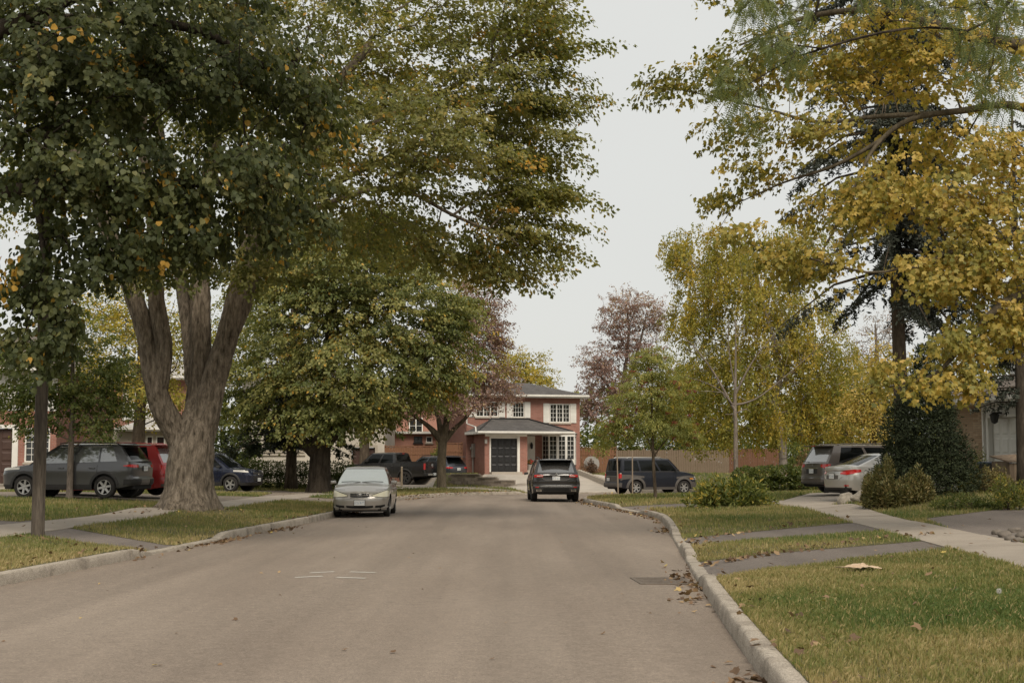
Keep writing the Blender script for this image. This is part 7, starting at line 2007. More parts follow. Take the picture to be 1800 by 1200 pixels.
# ---------------- dark blue boxy car with grey cladding
def boxy():
    p = dict(L=4.30, W=1.82, H=1.74, wb=2.57, fo=0.84, wheel=0.335, tyre_w=0.21, spokes=6, rf=0.45, rr=0.24, nr=6, pan=0.26, flare=0.035,
             wz=[(0.0,0.92),(0.14,0.95),(0.3,0.99),(0.45,1.0),(0.6,0.985),(0.75,0.95)], fx=[(0.2,-0.04),(0.5,0.0),(0.75,-0.02),(0.95,-0.14)], rx=[(0.3,-0.02),(0.42,-0.05),(0.55,-0.03),(0.60,0.02),(1.1,0.05)],
             bot=[(-2.2,0.36),(-1.8,0.30),(-1.5,0.24),(1.5,0.24),(2.2,0.28)],
             sho=[(-2.2,1.10),(0.4,1.10),(0.9,1.09),(1.3,1.06),(1.75,1.0),(2.2,0.88)], crown=[(-2.2,0.02),(0.7,0.04),(1.0,0.07),(2.2,0.03)],
             cab=dict(base_front=1.14, base_rear=-2.04, top_front=0.56, top_rear=-1.94, wb=0.94, wt=0.80, crown=0.05, bow_rear=0.06, bow_front=0.12, taper=0.4, pillars=[(0.055,0.33),(0.35,0.655),(0.69,0.95)], rpil=0.08, v=(0.06,0.86), rv=(0.06,0.86)))
    x, y = 6.75, 69.2
    hd = head(0.93, 0.37)
    c = Car('boxy_car', 'dark blue boxy car with grey cladding parked behind the berry tree', (x, y, 0.0), hd, car_paint('dark navy paint', (0.004,0.006,0.013), 0.0, 0.35, 0.08, 0.1), p)
    c.root.location.z = float(road_z([(x,y)])[0]) + 0.03
    # grey composite wings, bumpers and tailgate foot
    for sg in (1, -1):
        xr_ = c.xw[1]
        c.patch('rear_cladding', M_gtrim, float(c.q_side(xr_+0.42)), 2.55, [0.80,0.76,0.66,0.70,0.74], [0.88,0.95,0.97,0.97,0.97], sg, 0.012, 18, 6)
        c.patch('front_cladding', M_gtrim, 0.72, float(c.q_side(c.xw[0]-0.42)), [0.70,0.72,0.80,0.74], [0.80,0.86,0.90,0.84], sg, 0.012, 18, 6)
        c.patch('tail_light', M_red, 2.10, 2.62, [0.80,0.76,0.78], [0.98,1.02,0.98], sg, 0.022, 10, 5)
        c.patch('reverse_lens', M_clearl, 2.14, 2.45, 0.985, 1.025, sg, 0.022, 6, 3)
        MB().tube([(-1.7, sg*0.70, 1.70), (-1.6, sg*0.70, 1.76), (0.1, sg*0.70, 1.76), (0.25, sg*0.70, 1.70)], 0.022, 8).build('roof_rail', M_alloy, c.root, smooth=True)
        c.patch('headlight', M_clearl, 0.55, 0.98, 0.70, 0.84, sg, 0.010, 8, 4)
        c.patch('corner_marker', M_amber, 0.92, 1.02, 0.72, 0.78, sg, 0.016, 4, 3)
    c.patch('tailgate_panel', M_gtrim, 3.0, 2.5, 0.60, 0.86, 1, 0.012, 10, 4, both=True)
    c.patch('tailgate_strip', M_chrome, 3.0, 2.4, 0.868, 0.885, 1, 0.016, 10, 2, both=True)
    c.patch('rear_bumper', M_gtrim, 3.0, 2.02, 0.36, 0.56, 1, 0.03, 14, 4, both=True)
    c.patch('front_bumper', M_gtrim, 0.0, 0.98, 0.28, 0.60, 1, 0.02, 14, 4, both=True)
    c.patch('belt_strip', M_gtrim, 1.02, 2.05, 1.085, 1.10, 1, 0.006, 30, 2, both=True)
    c.clad(M_gtrim, 0.36, 0.11); c.plate(True, 0.72, 0.32, 0.04)
    c.mirrors(0.82, 1.16, M_trim, 0.86); c.seams((0.72, -0.35, -1.0), 0.4, 1.06)
    c.box('roof_antenna', M_trim, 0.25, 0.27, -0.01, 0.01, 1.72, 1.95, 0.0)
boxy()

# ---------------- grey minivan and silver saloon on the right-hand drive
def minivan(name, label, loc, hd, paint, lamp=True, H=1.74):
    p = dict(L=5.10, W=2.0, H=H, wb=3.0, fo=0.98, wheel=0.345, tyre_w=0.22, spokes=7, rf=0.7, rr=0.40, nr=4.5, pan=0.24, cat='car',
             wz=WZ, fx=[(0.2,-0.1),(0.45,0.0),(0.7,-0.06),(0.95,-0.25)], rx=[(0.25,0.10),(0.38,-0.02),(0.56,-0.02),(0.60,0.02),(0.85,0.03),(1.1,0.08)],
             bot=[(-2.6,0.34),(-2.1,0.26),(-1.6,0.20),(1.6,0.20),(2.6,0.22)],
             sho=[(-2.6,1.06),(-1.5,1.06),(0.5,1.02),(1.4,0.99),(1.9,0.93),(2.6,0.76)], crown=[(-2.6,0.02),(0.8,0.05),(1.6,0.08),(2.6,0.02)],
             cab=dict(base_front=1.72, base_rear=-2.38, top_front=0.62, top_rear=-2.02, wb=0.92, wt=0.74, crown=0.055, bow_rear=0.14, bow_front=0.2, pillars=[(0.04,0.27),(0.30,0.58),(0.61,0.90)], rpil=0.10, rv=(0.10,0.84)),
             rear_glass=plain('silvery rear glass', (0.16,0.155,0.15), 0.08, spec=1.0, ior=2.2))
    c = Car(name, label, loc, hd, paint, p)
    for sg in (1, -1):
        if lamp: c.patch('tail_light', M_red, 2.10, c.q_rear(0.62), [0.86,0.885,0.93], [1.04,1.035,1.03], sg, 0.012, 14, 5)
        else:
            c.patch('tail_light', M_red, 2.20, c.q_rear(0.72), [0.74,0.76,0.78], [1.03,1.03,1.02], sg, 0.012, 10, 5)
        c.patch('headlight', M_clearl, 0.5, 1.02, 0.66, 0.80, sg, 0.008, 8, 3)
        MB().tube([(-1.95, sg*0.70, H-0.06), (-1.7, sg*0.70, H+0.005), (0.2, sg*0.70, H+0.02), (0.5, sg*0.69, H-0.03)], 0.016, 6).build('roof_rail', paint, c.root, smooth=True)
    c.patch('tailgate_recess', M_trim, 3.0, c.q_rear(0.40), 0.70, 0.86, 1, 0.003, 8, 3, both=True)
    c.patch('chrome_strip', M_chrome, 3.0, c.q_rear(0.42), 0.885, 0.905, 1, 0.014, 8, 2, both=True)
    c.patch('bumper_step', M_gtrim, 3.0, 2.1, 0.585, 0.60, 1, 0.014, 12, 2, both=True)
    c.patch('lower_bumper', M_gtrim, 3.0, 2.15, 0.33, 0.42, 1, 0.010, 12, 3, both=True)
    c.plate(True, 0.79, 0.0, 0.02)
    MB().box(-2.44, -1.85, -0.70, 0.70, H-0.085, H-0.045).build('spoiler', paint, c.root, bevel=0.015)
    MB().box(-2.448, -2.44, -0.12, 0.12, H-0.078, H-0.055).build('brake_light', M_red, c.root)
    MB().tube([(-2.62, 0.0, 1.10), (-2.60, 0.10, 1.12), (-2.58, 0.42, 1.115)], [0.02, 0.013, 0.008], 6).build('rear_wiper', M_trim, c.root)
    xq = float(c.S(3.0, 0.98)[0])-0.016
    for a in (-0.045, 0.032): c.box('badge', M_chrome, xq-0.004, xq+0.006, a, a+0.014, 0.95, 1.03, 0.003)
    c.mirrors(1.25, 1.06, paint, 0.93); c.seams((1.35, 0.25, -1.1), 0.32, 1.0); c.handles((0.42, 0.05), 0.88)
    return c
mv = at(1470, 866, 52)
def place(px, py, Y): 
    q = at(px, py, Y); return (q.x, Y, lz(q.x, Y))
hx = head(0.95, 0.31)
minivan('minivan', 'grey minivan parked on the right drive behind the silver saloon', (13.0, 51.3, lz(12.6, 51.3)+0.02), hx, car_paint('grey minivan paint', (0.115,0.100,0.090), 0.5, 0.33, 0.3))
def saloon():
    p = dict(L=4.87, W=1.84, H=1.45, wb=2.83, fo=0.95, wheel=0.345, tyre_w=0.215, spokes=5, rf=0.7, rr=0.62, nf=2.8, nr=3.0, pan=0.2,
             wz=WZ, fx=[(0.2,-0.1),(0.5,0.0),(0.8,-0.2)], rx=[(0.22,0.12),(0.38,0.02),(0.60,0.0),(0.80,0.02),(0.86,0.06),(0.92,0.02),(1.04,0.06)],
             bot=[(-2.45,0.34),(-2.0,0.26),(-1.6,0.19),(1.6,0.19),(2.45,0.20)],
             sho=[(-2.45,1.0),(-2.0,1.02),(-1.2,0.985),(0.5,0.93),(1.3,0.90),(1.8,0.80),(2.45,0.64)], crown=[(-2.45,0.03),(-1.6,0.06),(0.8,0.05),(1.4,0.09),(2.45,0.02)],
             cab=dict(base_front=1.32, base_rear=-1.95, top_front=0.35, top_rear=-0.95, wb=0.89, wt=0.64, crown=0.045, bow_rear=0.16, bow_front=0.2, pillars=[(0.05,0.40),(0.43,0.76)], rpil=0.10))
    c = Car('saloon', 'silver saloon beside the minivan, half hidden by the mugo pine', (12.35, 45.6, lz(12.3, 45.4)-0.02), head(0.95, 0.31), car_paint('silver paint', (0.42,0.405,0.375), 0.5, 0.3, 0.25), p)
    for sg in (1, -1):
        c.patch('tail_light', M_red, 2.04, c.q_rear(0.52), [0.86,0.80,0.77,0.79], [0.93,0.93,0.91,0.87], sg, 0.012, 16, 5)
        c.patch('reflector', M_red, c.q_rear(0.84), c.q_rear(0.68), 0.42, 0.45, sg, 0.010, 6, 3)
        c.patch('recess_edge', c.paint, c.q_rear(0.60), c.q_rear(0.40), [0.70,0.60], [0.73,0.63], sg, 0.016, 6, 2)
        c.patch('headlight', M_clearl, 0.55, 1.02, 0.60, 0.70, sg, 0.008, 8, 3)
    c.patch('plate_recess', M_gtrim, 3.0, c.q_rear(0.40), 0.63, 0.83, 1, 0.003, 8, 3, both=True)
    c.patch('chrome_strip', M_chrome, 3.0, c.q_rear(0.60), 0.845, 0.862, 1, 0.016, 10, 2, both=True)
    c.patch('lower_bumper', M_trim, 3.0, c.q_rear(0.9), 0.31, 0.37, 1, 0.006, 10, 3, both=True)
    c.plate(True, 0.72, 0.0, 0.02)
    MB().tube([(-0.98,0.50,1.41),(-2.15,0.68,1.03)], 0.008, 5).build('rear_window_trim', M_trim, c.root)
    c.mirrors(0.95, 0.98, c.paint); c.seams((0.9, -0.1, -1.15), 0.3, 0.92); c.handles((0.05, -1.0), 0.83)
saloon()

# ---------------- left-hand drive: grey crossover, red minivan
def crossover(name, label, loc, hd, paint, rim=M_alloy, spokes=6, side=None):
    p = dict(L=4.60, W=1.86, H=1.73, wb=2.69, fo=0.93, wheel=0.355, tyre_w=0.225, spokes=spokes, rim_mat=rim, rf=0.55, rr=0.42, nr=4, pan=0.28, flare=0.03,
             wz=[(0.0,0.91),(0.14,0.94),(0.22,0.97),(0.36,0.98),(0.50,1.0),(0.58,0.985),(0.66,0.95)], fx=[(0.25,-0.12),(0.42,0.0),(0.75,0.02),(0.92,-0.06),(1.02,-0.16)], rx=[(0.3,0.12),(0.48,0.0),(0.62,-0.01),(0.68,0.05),(0.95,0.03),(1.05,0.05),(1.2,0.12)],
             bot=[(-2.3,0.42),(-1.9,0.34),(-1.5,0.27),(1.5,0.27),(1.9,0.28),(2.3,0.30)],
             sho=[(-2.3,1.16),(-1.6,1.13),(-0.3,1.08),(0.9,1.05),(1.3,1.03),(1.8,0.97),(2.3,0.86)], crown=[(-2.3,0.02),(0.6,0.04),(1.0,0.07),(1.9,0.06),(2.3,0.02)],
             cab=dict(base_front=1.28, base_rear=-2.12, top_front=0.30, top_rear=-1.70, wb=0.92, wt=0.70, crown=0.05, bow_rear=0.15, bow_front=0.16, pillars=[(0.06,0.375),(0.415,0.70),(0.715,0.875)], v=(0.08,0.86), rv=(0.12,0.82)), side_glass=side)
    if side is None: p.pop('side_glass')
    c = Car(name, label, loc, hd, paint, p)
    c.clad(M_trim, 0.44, 0.075)
    for sg in (1, -1):
        c.patch('tail_light', M_red, 2.02, c.q_rear(0.55), [1.00,0.98,0.96,0.97], [1.03,1.06,1.06,1.05], sg, 0.014, 12, 5)
        c.patch('headlight', M_clearl, 0.52, 1.06, [0.86,0.87,0.90], [0.93,0.96,0.97], sg, 0.012, 12, 4)
        c.patch('bumper_corner', M_trim, 2.02, 2.9, 0.42, 0.60, sg, 0.012, 12, 4)
        MB().tube([(-1.75, sg*0.655, 1.65), (-1.6, sg*0.66, 1.725), (0.0, sg*0.665, 1.75), (0.3, sg*0.655, 1.71)], 0.018, 8).build('roof_rail', M_trim, c.root, smooth=True)
        for (a, b) in ((0.06, 0.885),):
            pts_ = [Vector(c.P(('s', t), 0.885)) for t in np.linspace(a, b-0.05, 14)]
            MB().tube([(v.x, sg*(v.y+0.008), v.z) for v in pts_], 0.010, 6).build('window_trim', M_chrome, c.root, smooth=True)
    c.patch('front_grille', M_trim, 0.0, c.q_front(0.55), 0.50, 0.88, 1, 0.006, 10, 5, both=True)
    c.patch('front_bumper', M_trim, 0.0, 0.95, 0.30, 0.42, 1, 0.010, 12, 3, both=True)
    MB().box(-2.18, -1.5, -0.64, 0.64, 1.65, 1.685).build('spoiler', paint, c.root, bevel=0.014)
    c.plate(True, 0.93, 0.0, 0.02); c.plate(False, 0.55, 0.0, 0.03)
    c.mirrors(0.82, 1.10, M_trim, 0.87); c.seams((1.0, -0.12, -1.08), 0.45, 1.04); c.handles((0.12, -0.92), 0.94, paint)
    xn = float(c.S(0.0, 0.78)[0])+0.02
    c.ring_badge(xn, 0, 0.78, 0.06, 0.045)
    return c
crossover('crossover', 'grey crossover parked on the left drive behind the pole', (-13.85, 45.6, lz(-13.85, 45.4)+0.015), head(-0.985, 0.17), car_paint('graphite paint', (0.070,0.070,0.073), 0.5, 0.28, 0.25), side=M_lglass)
minivan('minivan', 'red minivan beside the grey crossover, mostly hidden by the great maple', (-13.75, 48.4, lz(-13.75, 48.2)+0.0), head(-0.985, 0.17), car_paint('red paint', (0.33,0.028,0.028), 0.25, 0.25, 0.15), False, 1.76)
crossover('crossover', 'navy crossover with its nose towards the hedge beyond the great maple', (-13.45, 64.0, lz(-13.5, 64)+0.015), head(0.96, -0.28), car_paint('navy paint', (0.010,0.014,0.034), 0.25, 0.24, 0.2), M_alloy, 5)

# ---------------- black pickup and the car beside it
def pickup():
    p = dict(L=5.85, W=2.03, H=1.93, wb=3.55, fo=0.95, wheel=0.405, tyre_w=0.27, spokes=6, rim_mat=M_dkalloy, rf=0.4, rr=0.12, nf=5, nr=9, pan=0.42, cat='truck',
             wz=[(0.0,0.92),(0.2,0.95),(0.3,0.99),(0.45,1.0),(0.56,0.99),(0.7,0.96)], fx=[(0.4,-0.05),(0.9,0.0),(1.2,-0.08)], rx=[(0.5,0.0),(0.62,-0.06),(0.68,0.02),(1.3,0.03)],
             bot=[(-2.95,0.52),(-2.4,0.50),(-1.8,0.42),(1.8,0.42),(2.95,0.45)],
             sho=[(-2.95,1.34),(-0.95,1.34),(-0.9,1.30),(1.0,1.27),(1.4,1.24),(2.95,1.12)], crown=[(-2.95,-0.05),(-1.0,-0.05),(-0.9,0.0),(1.2,0.05),(2.95,0.03)],
             cab=dict(base_front=1.55, base_rear=-0.98, top_front=0.80, top_rear=-0.80, wb=0.92, wt=0.76, crown=0.06, bow_rear=0.03, bow_front=0.15, taper=0.2, pillars=[(0.06,0.50),(0.55,0.90)], rpil=0.12, v=(0.04,0.86), rv=(0.08,0.86)))
    x, y = -7.35, 86.3
    c = Car('pickup_truck', 'black pickup truck with its tailgate towards the street', (x, y, lz(x, y)), head(-0.90, 0.44), car_paint('black pickup paint', (0.010,0.010,0.010), 0.0, 0.25, 0.12, 0.5), p)
    for sg in (1, -1):
        c.patch('tail_light', M_red, 2.02, c.q_rear(0.86), 0.90, 1.26, sg, 0.012, 8, 5)
        c.patch('headlight', M_clearl, 0.7, 1.02, 0.85, 1.05, sg, 0.01, 6, 4)
    tg = c.patch('tailgate', c.paint, 3.0, c.q_rear(0.80), 0.74, 1.345, 1, 0.014, 8, 6)
    c.patch('tailgate', c.paint, 3.0, c.q_rear(0.80), 0.74, 1.345, -1, 0.014, 8, 6)
    xq = float(c.S(3.0, 1.1)[0])-0.02
    MB().lathe([(0.0,-0.006),(0.10,-0.005),(0.115,0.004)], 20, 'x', (xq, 0, 1.13)).build('oval_badge', M_chrome, c.root)
    c.root.children[-1].scale = (1, 1, 0.55); c.root.children[-1].location.z = 1.13*0.45
    c.box('rear_bumper', M_trim, -3.06, -2.86, -0.95, 0.95, 0.52, 0.70, 0.03)
    for q in (-0.5, 0.5): c.box('bumper_trim', M_gmetal, -3.066, -3.058, q-0.28, q+0.28, 0.56, 0.66, 0.0)
    MB().box(-3.075, -3.068, -0.155, 0.155, 0.55, 0.70).build('licence_plate', M_plate, c.root)
    MB().box(-0.92, -0.90, -0.10, 0.10, 1.83, 1.87).build('brake_light', M_red, c.root)
    for sg in (1, -1):
        MB().box(-2.88, -0.98, sg*0.955-0.035, sg*0.955+0.035, 1.335, 1.375).build('bed_rail', M_trim, c.root, bevel=0.01)
    c.mirrors(0.95, 1.42, M_trim, 0.95, (0.14, 0.24, 0.24)); c.seams((1.1, 0.15, -0.82), 0.55, 1.26); c.handles((0.28, -0.65), 1.10); c.clad(M_trim, 0.50, 0.06)
pickup()
crossover('crossover', 'blue-grey crossover on the far side of the black pickup', (-4.85, 87.6, lz(-4.9, 87.6)), head(-0.72, 0.69), car_paint('slate blue paint', (0.055,0.060,0.075), 0.5, 0.28, 0.2))
# ================================================================ SMALL THINGS
# ---- utility pole at the walk
def pole():
    x, y = gr(66, 941, 0.2); z = lz(x, y)
    M_pole = noisy('weathered pole wood', [(0.045,0.036,0.028),(0.085,0.069,0.053),(0.13,0.107,0.083)], 5, 0.95, 0.7, 22, stretch=(1,1,0.12), fine=0.2, fine_scale=40)
    t = thing('utility_pole', 'dark wooden utility pole on the verge under the linden', 'pole', (x, y, z))
    n = 24; hs_ = np.linspace(-0.3, 9.5, 60); P = []
    for h in hs_:
        r = 0.122 - 0.004*max(h,0)
        P.append([(r*(1+0.02*math.sin(5*a+h*0.3)+0.012*math.sin(13*a))*math.cos(a), r*(1+0.02*math.sin(5*a+h*0.3)+0.012*math.sin(13*a))*math.sin(a), h) for a in np.linspace(0, 2*math.pi, n+1)])
    MB().grid(P).build('shaft', M_pole, t, smooth=True)
    MB().tube([(0.118,-0.02,-0.1),(0.117,-0.02,3.2),(0.113,-0.02,6)], 0.014, 6).build('ground_wire_guard', M_pole, t)
    MB().box(-0.6, 0.6, -0.16, -0.06, 8.8, 8.92).build('cross_arm', M_pole, t, bevel=0.01)
pole()

# ---- storm drain
def drain():
    x0, y0 = gr(1115, 1021, -0.02); x1, y1 = gr(1212, 1021, -0.02)
    M_iron = noisy('rusty cast iron', [(0.085,0.066,0.05),(0.13,0.104,0.082),(0.17,0.138,0.11)], 9, 0.8, 0.5, 50)
    cx, cy = (x0+x1)/2, (y0+y1)/2; z = float(road_z([(cx-0.1, cy)])[0])
    t = thing('storm_drain', 'cast iron storm drain grate in the road beside the right kerb', 'drain', (cx, cy, z+0.004), R(3))
    f = MB(); w, l = 0.36, 0.52
    f.box(-w, w, -l, -l+0.05, -0.02, 0.008); f.box(-w, w, l-0.05, l, -0.02, 0.008); f.box(-w, -w+0.05, -l+0.05, l-0.05, -0.02, 0.008); f.box(w-0.05, w, -l+0.05, l-0.05, -0.02, 0.008)
    f.build('frame', M_iron, t)
    MB().box(-w+0.05, w-0.05, -l+0.05, l-0.05, -0.02, 0.001).build('pit', M_trim, t)
    for i in range(8):
        y = -l+0.10+i*(2*l-0.2)/7
        MB().box(-w+0.05, w-0.05, y-0.036, y+0.036, 0.001, 0.007).build('bar', M_iron, t)
drain()

# ---- fallen leaves in the gutters and on the grass
M_litter = leaf_mat('fallen leaves', [(0.0,(0.075,0.045,0.026)), (0.35,(0.15,0.09,0.05)), (0.65,(0.24,0.155,0.085)), (0.85,(0.36,0.25,0.13)), (1.0,(0.48,0.36,0.10))], 0.1, 0.7)
def litter():
    P, U, Nn_, Sz, Hu = [], [], [], [], []
    def put(x, y, z, s, flat=0.35):
        P.append((x, y, z + 0.006 + abs(rng.normal())*0.008)); a = rng.random()*6.28
        U.append((math.cos(a), math.sin(a), rng.normal()*flat*0.5)); Nn_.append((rng.normal()*flat, rng.normal()*flat, 1)); Sz.append(s); Hu.append(np.clip(0.45+0.25*rng.normal(), 0, 1))
    for C, Nn, Kh, dens, ymin, ymax in ((RK, RKN, KHR, 1.0, 9, 64), (LK, LKN, KHL, 1.0, 10, 72)):
        for i in range(1, len(C)):
            y = C[i,1]
            if not (ymin < y < ymax) or C[i,0] > 14: continue
            k = vnoise(np.array([[C[i,0]*0.4, y*0.42, 3.3 if C is RK else 8.1]]))[0]
            m = rng.poisson(dens * 13 * max(0, k-0.38)**1.3 * (3.0 if 12 < y < 21 else 2.2))
            for _ in range(m):
                d = -abs(rng.normal())*0.16 - 0.015
                x, yy = C[i] + Nn[i]*d + rng.normal(size=2)*0.05
                put(x, yy, float(road_z([(x,yy)])[0]), 0.05+0.05*rng.random(), 0.6)
            if rng.random() < 0.5:
                d = KW + 0.04 + abs(rng.normal())*0.18; x, yy = C[i] + Nn[i]*d
                put(x, yy, lz(x, yy)+0.025, 0.05+0.05*rng.random(), 0.6)
    for _ in range(420):     # scattered on lawns in view
        y = 11 + 50*rng.random()**1.6; x = (rng.random()*2-1)*0.38*y
        dl, _k = near_kerb(np.array([(x,y)]), LK, KHL); dr_, _k = near_kerb(np.array([(x,y)]), RK, KHR)
        lk_x = np.interp(y, LK[:,1][:300], LK[:,0][:300]); rk_x = np.interp(y, RK[:,1][:250], RK[:,0][:250])
        onroad = lk_x < x < rk_x
        if onroad and rng.random() < 0.8: continue
        put(x, y, float(road_z([(x,y)])[0]) if onroad else lz(x,y)+0.03, (0.03+0.03*rng.random()) if onroad else (0.05+0.05*rng.random()))
    for (pa, pb, n_) in (((1340,968),(1640,950),70), ((1226,979),(1340,968),34), ((1188,941),(1492,918),60), ((1128,898),(1217,888),24), ((1030,874),(1080,868),60), ((700,872),(900,862),150), ((20,945),(260,960),40)):
        for _ in range(n_):
            t = rng.random(); x, y = gr(pa[0]+(pb[0]-pa[0])*t, pa[1]+(pb[1]-pa[1])*t + rng.normal()*1.2, 0.16); put(x, y, lz(x,y)+0.012, 0.06+0.05*rng.random(), 0.6)
    for _ in range(150):     # shed under the great maple
        a, r_ = rng.random()*6.28, 0.8 + 2.6*rng.random(); x, y = -8.5 + r_*math.cos(a), 37.5 + r_*0.8*math.sin(a); put(x, y, lz(x, y)+0.02, 0.05+0.05*rng.random(), 0.6)
    V, T, H = put_leaves(np.array(P), np.array(U), np.array(Nn_), np.array(Sz), np.array(Hu), 'maple')
    tag(mesh_np('fallen_leaves', V, T, M_litter, attr={'hue': H}), 'dry brown leaves lying in the gutters and on the grass', 'leaves', kind='stuff')
litter()

# ---- gutter dirt
# ---- crumpled paper and a dandelion clock on the near lawn
def crumple():
    x, y = gr(1512, 1004, 0.2); z = lz(x, y)
    n, m = 22, 14; P = []
    for i in range(n):
        row = []
        for j in range(m):
            u, v = i/(n-1)-0.5, j/(m-1)-0.5
            q = np.array([[u*5+2, v*5+7, 1.3]]); hgt = 0.10*fbm(q, 3)[0] + 0.03*fbm(q*3, 2)[0]
            row.append((u*0.44*(1+0.25*math.sin(7*v+3)) + 0.05*math.sin(9*v), v*0.26*(1+0.3*math.sin(5*u+1)) + 0.04*math.sin(6*u), hgt*(1-1.2*(u*u+v*v)) + 0.02))
        P.append(row)
    o = MB().grid(P).build('crumpled_paper', noisy('brown paper', [(0.40,0.29,0.19),(0.52,0.40,0.28)], 8, 0.85, 0.3, 40))
    o.location = (x, y, z+0.01); tag(o, 'crumpled sheet of brown paper lying on the near lawn', 'paper')
    x, y = gr(1757, 1066, 0.2); z = lz(x, y)
    d = thing('dandelion', 'white dandelion clock in the near lawn', 'flower', (x, y, z))
    MB().tube([(0,0,0),(0.005,0,0.06),(0.0,0.004,0.13)], 0.003, 6).build('stalk', plain('dandelion stalk', (0.16,0.17,0.06), 0.6), d)
    k = 150; dirs = rand_dir(k)
    V, T, H = put_leaves(dirs*0.005 + np.array([0,0,0.14]), dirs, rand_dir(k), np.full(k, 0.026), np.zeros(k), 'needle')
    tag(mesh_np('seeds', V, T, plain('dandelion seeds', (0.6,0.58,0.54), 0.9), d), kind='stuff')
crumple()

# ---- boulders of the bed
def boulder(label, px, py, z, rx, ry, rz, seed):
    x, y = gr(px, py, z); zz_ = lz(x, y)
    bm = bmesh.new(); bmesh.ops.create_icosphere(bm, subdivisions=4, radius=1.0)
    V = np.array([v.co[:] for v in bm.verts]); d = 0.55 + 0.8*fbm(V*1.1+seed, 3) + 0.10*(fbm(V*5+seed, 2)-0.5)
    for v, k in zip(bm.verts, d):
        v.co = Vector((v.co.x*rx*k, v.co.y*ry*k, max(-0.25, v.co.z*rz*k)))
    me = bpy.data.meshes.new('boulder'); bm.to_mesh(me); bm.free()
    for p_ in me.polygons: p_.use_smooth = True
    me.materials.append(M_rock)
    o = bpy.data.objects.new('boulder', me); COL.objects.link(o); o.location = (x, y, zz_+rz*0.35)
    tag(o, label, 'boulder')
M_rock = noisy('limestone', [(0.20,0.175,0.14),(0.31,0.275,0.225),(0.40,0.36,0.30)], 3.5, 0.95, 0.9, 14, fine=0.2, fine_scale=40)
boulder('rounded pale boulder at the tip of the garden bed', 1489, 889, 0.33, 0.25, 0.24, 0.24, 3.0)
boulder('broad flat boulder beside the mugo pine', 1520, 889, 0.36, 0.38, 0.24, 0.22, 11.0)
boulder('low boulder among the plants below the yew', 1645, 868, 0.62, 0.26, 0.2, 0.12, 21.0)

# ---- stones by the near right drive
M_cob = noisy('cobble stone', [(0.10,0.085,0.07),(0.17,0.145,0.12)], 5, 0.95, 0.6, 30)
for i, (px, py) in enumerate(((1752,940),(1768,944),(1783,938),(1797,946),(1776,950),(1790,953))):
    x, y = gr(px, py, 0.3); 
    bm = bmesh.new(); bmesh.ops.create_icosphere(bm, subdivisions=3, radius=0.075+0.03*random.random())
    V = np.array([v.co[:] for v in bm.verts]); d = 0.6 + 0.8*fbm(V*9+i*3, 2)
    for v, k in zip(bm.verts, d): v.co = Vector((v.co.x*k*1.2, v.co.y*k, v.co.z*k*0.7))
    me = bpy.data.meshes.new('edge_stone'); bm.to_mesh(me); bm.free(); me.materials.append(M_cob)
    for p_ in me.polygons: p_.use_smooth = True
    o = bpy.data.objects.new('edge_stone', me); COL.objects.link(o); o.location = (x, y, lz(x, y)+0.03)
    tag(o, ('leftmost cobble of the small heap by the near right drive', 'second cobble from the left in the heap by the near right drive', 'topmost cobble of the heap by the near right drive', 'rightmost cobble of the heap by the near right drive', 'lower middle cobble of the heap by the near right drive', 'lowest cobble of the heap by the near right drive')[i], 'stone', 'cobbles heaped beside the near right drive')

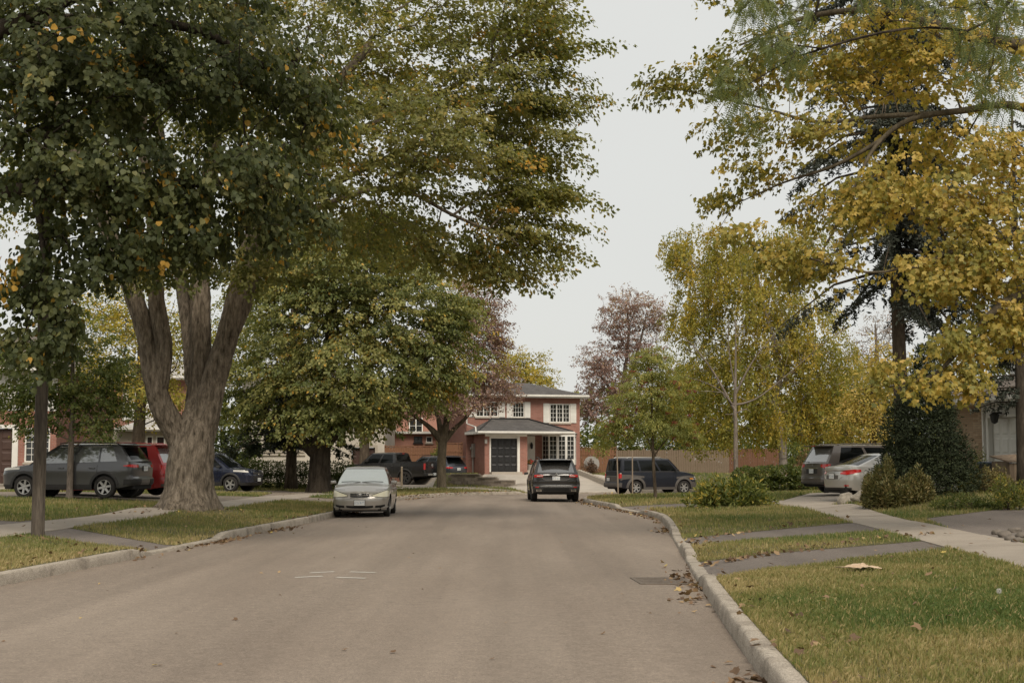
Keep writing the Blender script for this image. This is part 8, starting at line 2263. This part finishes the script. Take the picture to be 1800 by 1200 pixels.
# ---- bin and storage box at the beige house
def bins():
    Y = 41.5; q = at(1748, 800, Y); z = lz(q.x, Y)
    M_blue = noisy('faded blue plastic', [(0.050,0.070,0.10),(0.075,0.095,0.13)], 4, 0.6)
    b = thing('wheelie_bin', 'blue-lidded wheelie bin before the white garage door', 'bin', (q.x, Y, z), R(20))
    MB().add([(-.24,-.28,.1),(.24,-.28,.1),(.24,.28,.1),(-.24,.28,.1),(-.29,-.36,1.0),(.29,-.36,1.0),(.29,.36,1.0),(-.29,.36,1.0)], [(0,3,2,1),(4,5,6,7),(0,1,5,4),(1,2,6,5),(2,3,7,6),(3,0,4,7)]).build('body', M_trim, b, bevel=0.02)
    MB().box(-.31, .31, -.39, .39, 1.005, 1.06).build('lid', M_blue, b, bevel=0.02)
    MB().tube([(-.25,.44,1.0),(.25,.44,1.0)], 0.018, 8).build('handle', M_trim, b)
    for s_ in (-1, 1):
        MB().lathe([(0,-.03),(.1,-.03),(.1,.03),(0,.03)], 16, 'x', (s_*.24,.25,.1)).build('wheel', M_tyre, b)
    Y = 40.2; q = at(1790, 800, Y); z = lz(q.x, Y)
    t = thing('storage_box', 'weathered wooden storage box with sloping lid at the picture edge', 'box', (q.x+0.15, Y, z), R(15))
    n = 11; w = 1.5
    src = None
    for i in range(n):
        if src is None: src = o = MB().box(0, w/n-0.008, -0.012, 0.012, 0, 0.95).build('plank', M_woodG, t)
        else: o = link_copy(src, t)
        o.location = (-w/2+i*w/n, -0.4+random.uniform(-.004,.004), 0)
    for s_ in (-1, 1):
        MB().box(s_*w/2-0.015, s_*w/2+0.015, -0.385, 0.4, 0, 1.0).build('side_panel', M_woodG, t)
    MB().add([(-.8,-.47,.96),(.8,-.47,1.04),(.8,.45,1.20),(-.8,.45,1.12),(-.8,-.47,1.0),(.8,-.47,1.08),(.8,.45,1.24),(-.8,.45,1.16)], [(0,3,2,1),(4,5,6,7),(0,1,5,4),(1,2,6,5),(2,3,7,6),(3,0,4,7)]).build('lid', M_woodG, t)
bins()

# ---- pale marker post on the far verge
def post():
    x, y = gr(706, 852, 0.30); z = lz(x, y)
    o = MB().add([(-.06,-.05,-.3),(.06,-.05,-.3),(.06,.05,-.3),(-.06,.05,-.3),(-.045,-.045,1.05),(.055,-.045,1.05),(.055,.045,1.08),(-.045,.045,1.08)], [(0,3,2,1),(4,5,6,7),(0,1,5,4),(1,2,6,5),(2,3,7,6),(3,0,4,7)]).build('marker_post', noisy('pale post wood', [(0.33,0.26,0.18),(0.42,0.34,0.245)], 5, 0.9, 0.3, 40, stretch=(1,1,0.2)), bevel=0.008)
    o.location = (x, y, z); tag(o, 'pale wooden post on the far verge before the black pickup', 'post')
post()

# ---- concrete step at the far left
def step():
    Y = 56; q = at(2, 846, Y); z = lz(q.x, Y)
    t = thing('garden_step', 'pale concrete step below the brown garage at the picture edge', 'step', (q.x-0.6, Y, z), R(-6))
    MB().box(-1.0, 1.0, -0.4, 0.4, 0.0, 0.16).build('tread', M_pave, t, bevel=0.02)
    MB().box(-0.9, 0.6, -0.2, 0.4, 0.162, 0.30).build('tread', M_pave, t, bevel=0.02)
step()

# ---- a far belt of trees closing the view
def treeline():
    n = 14000
    a = np.sort(rng.random(n)*2-1); x = a*105; y = 150 + 12*rng.random(n) - 0.0012*x*x
    top = 6.5 + 4.0*fbm(np.c_[x*0.09, np.zeros(n)+2, np.zeros(n)], 3)
    z = rng.random(n)**0.8*top + 0.3
    p = np.c_[x, y, z]
    V, T, H = put_leaves(p, rand_dir(n) - np.array([0,0,0.3]), rand_dir(n) + np.array([0,-0.6,0.8]), 0.75*(0.6+0.8*rng.random(n)), np.clip(0.42+0.18*rng.normal(size=n)+0.8*(fbm(p*0.2, 2)-0.5), 0, 0.84), 'kite')
    tag(mesh_np('treeline', V, T, M_dense, attr={'hue': H}), 'far belt of mixed trees behind the houses', 'trees', kind='stuff')
treeline()
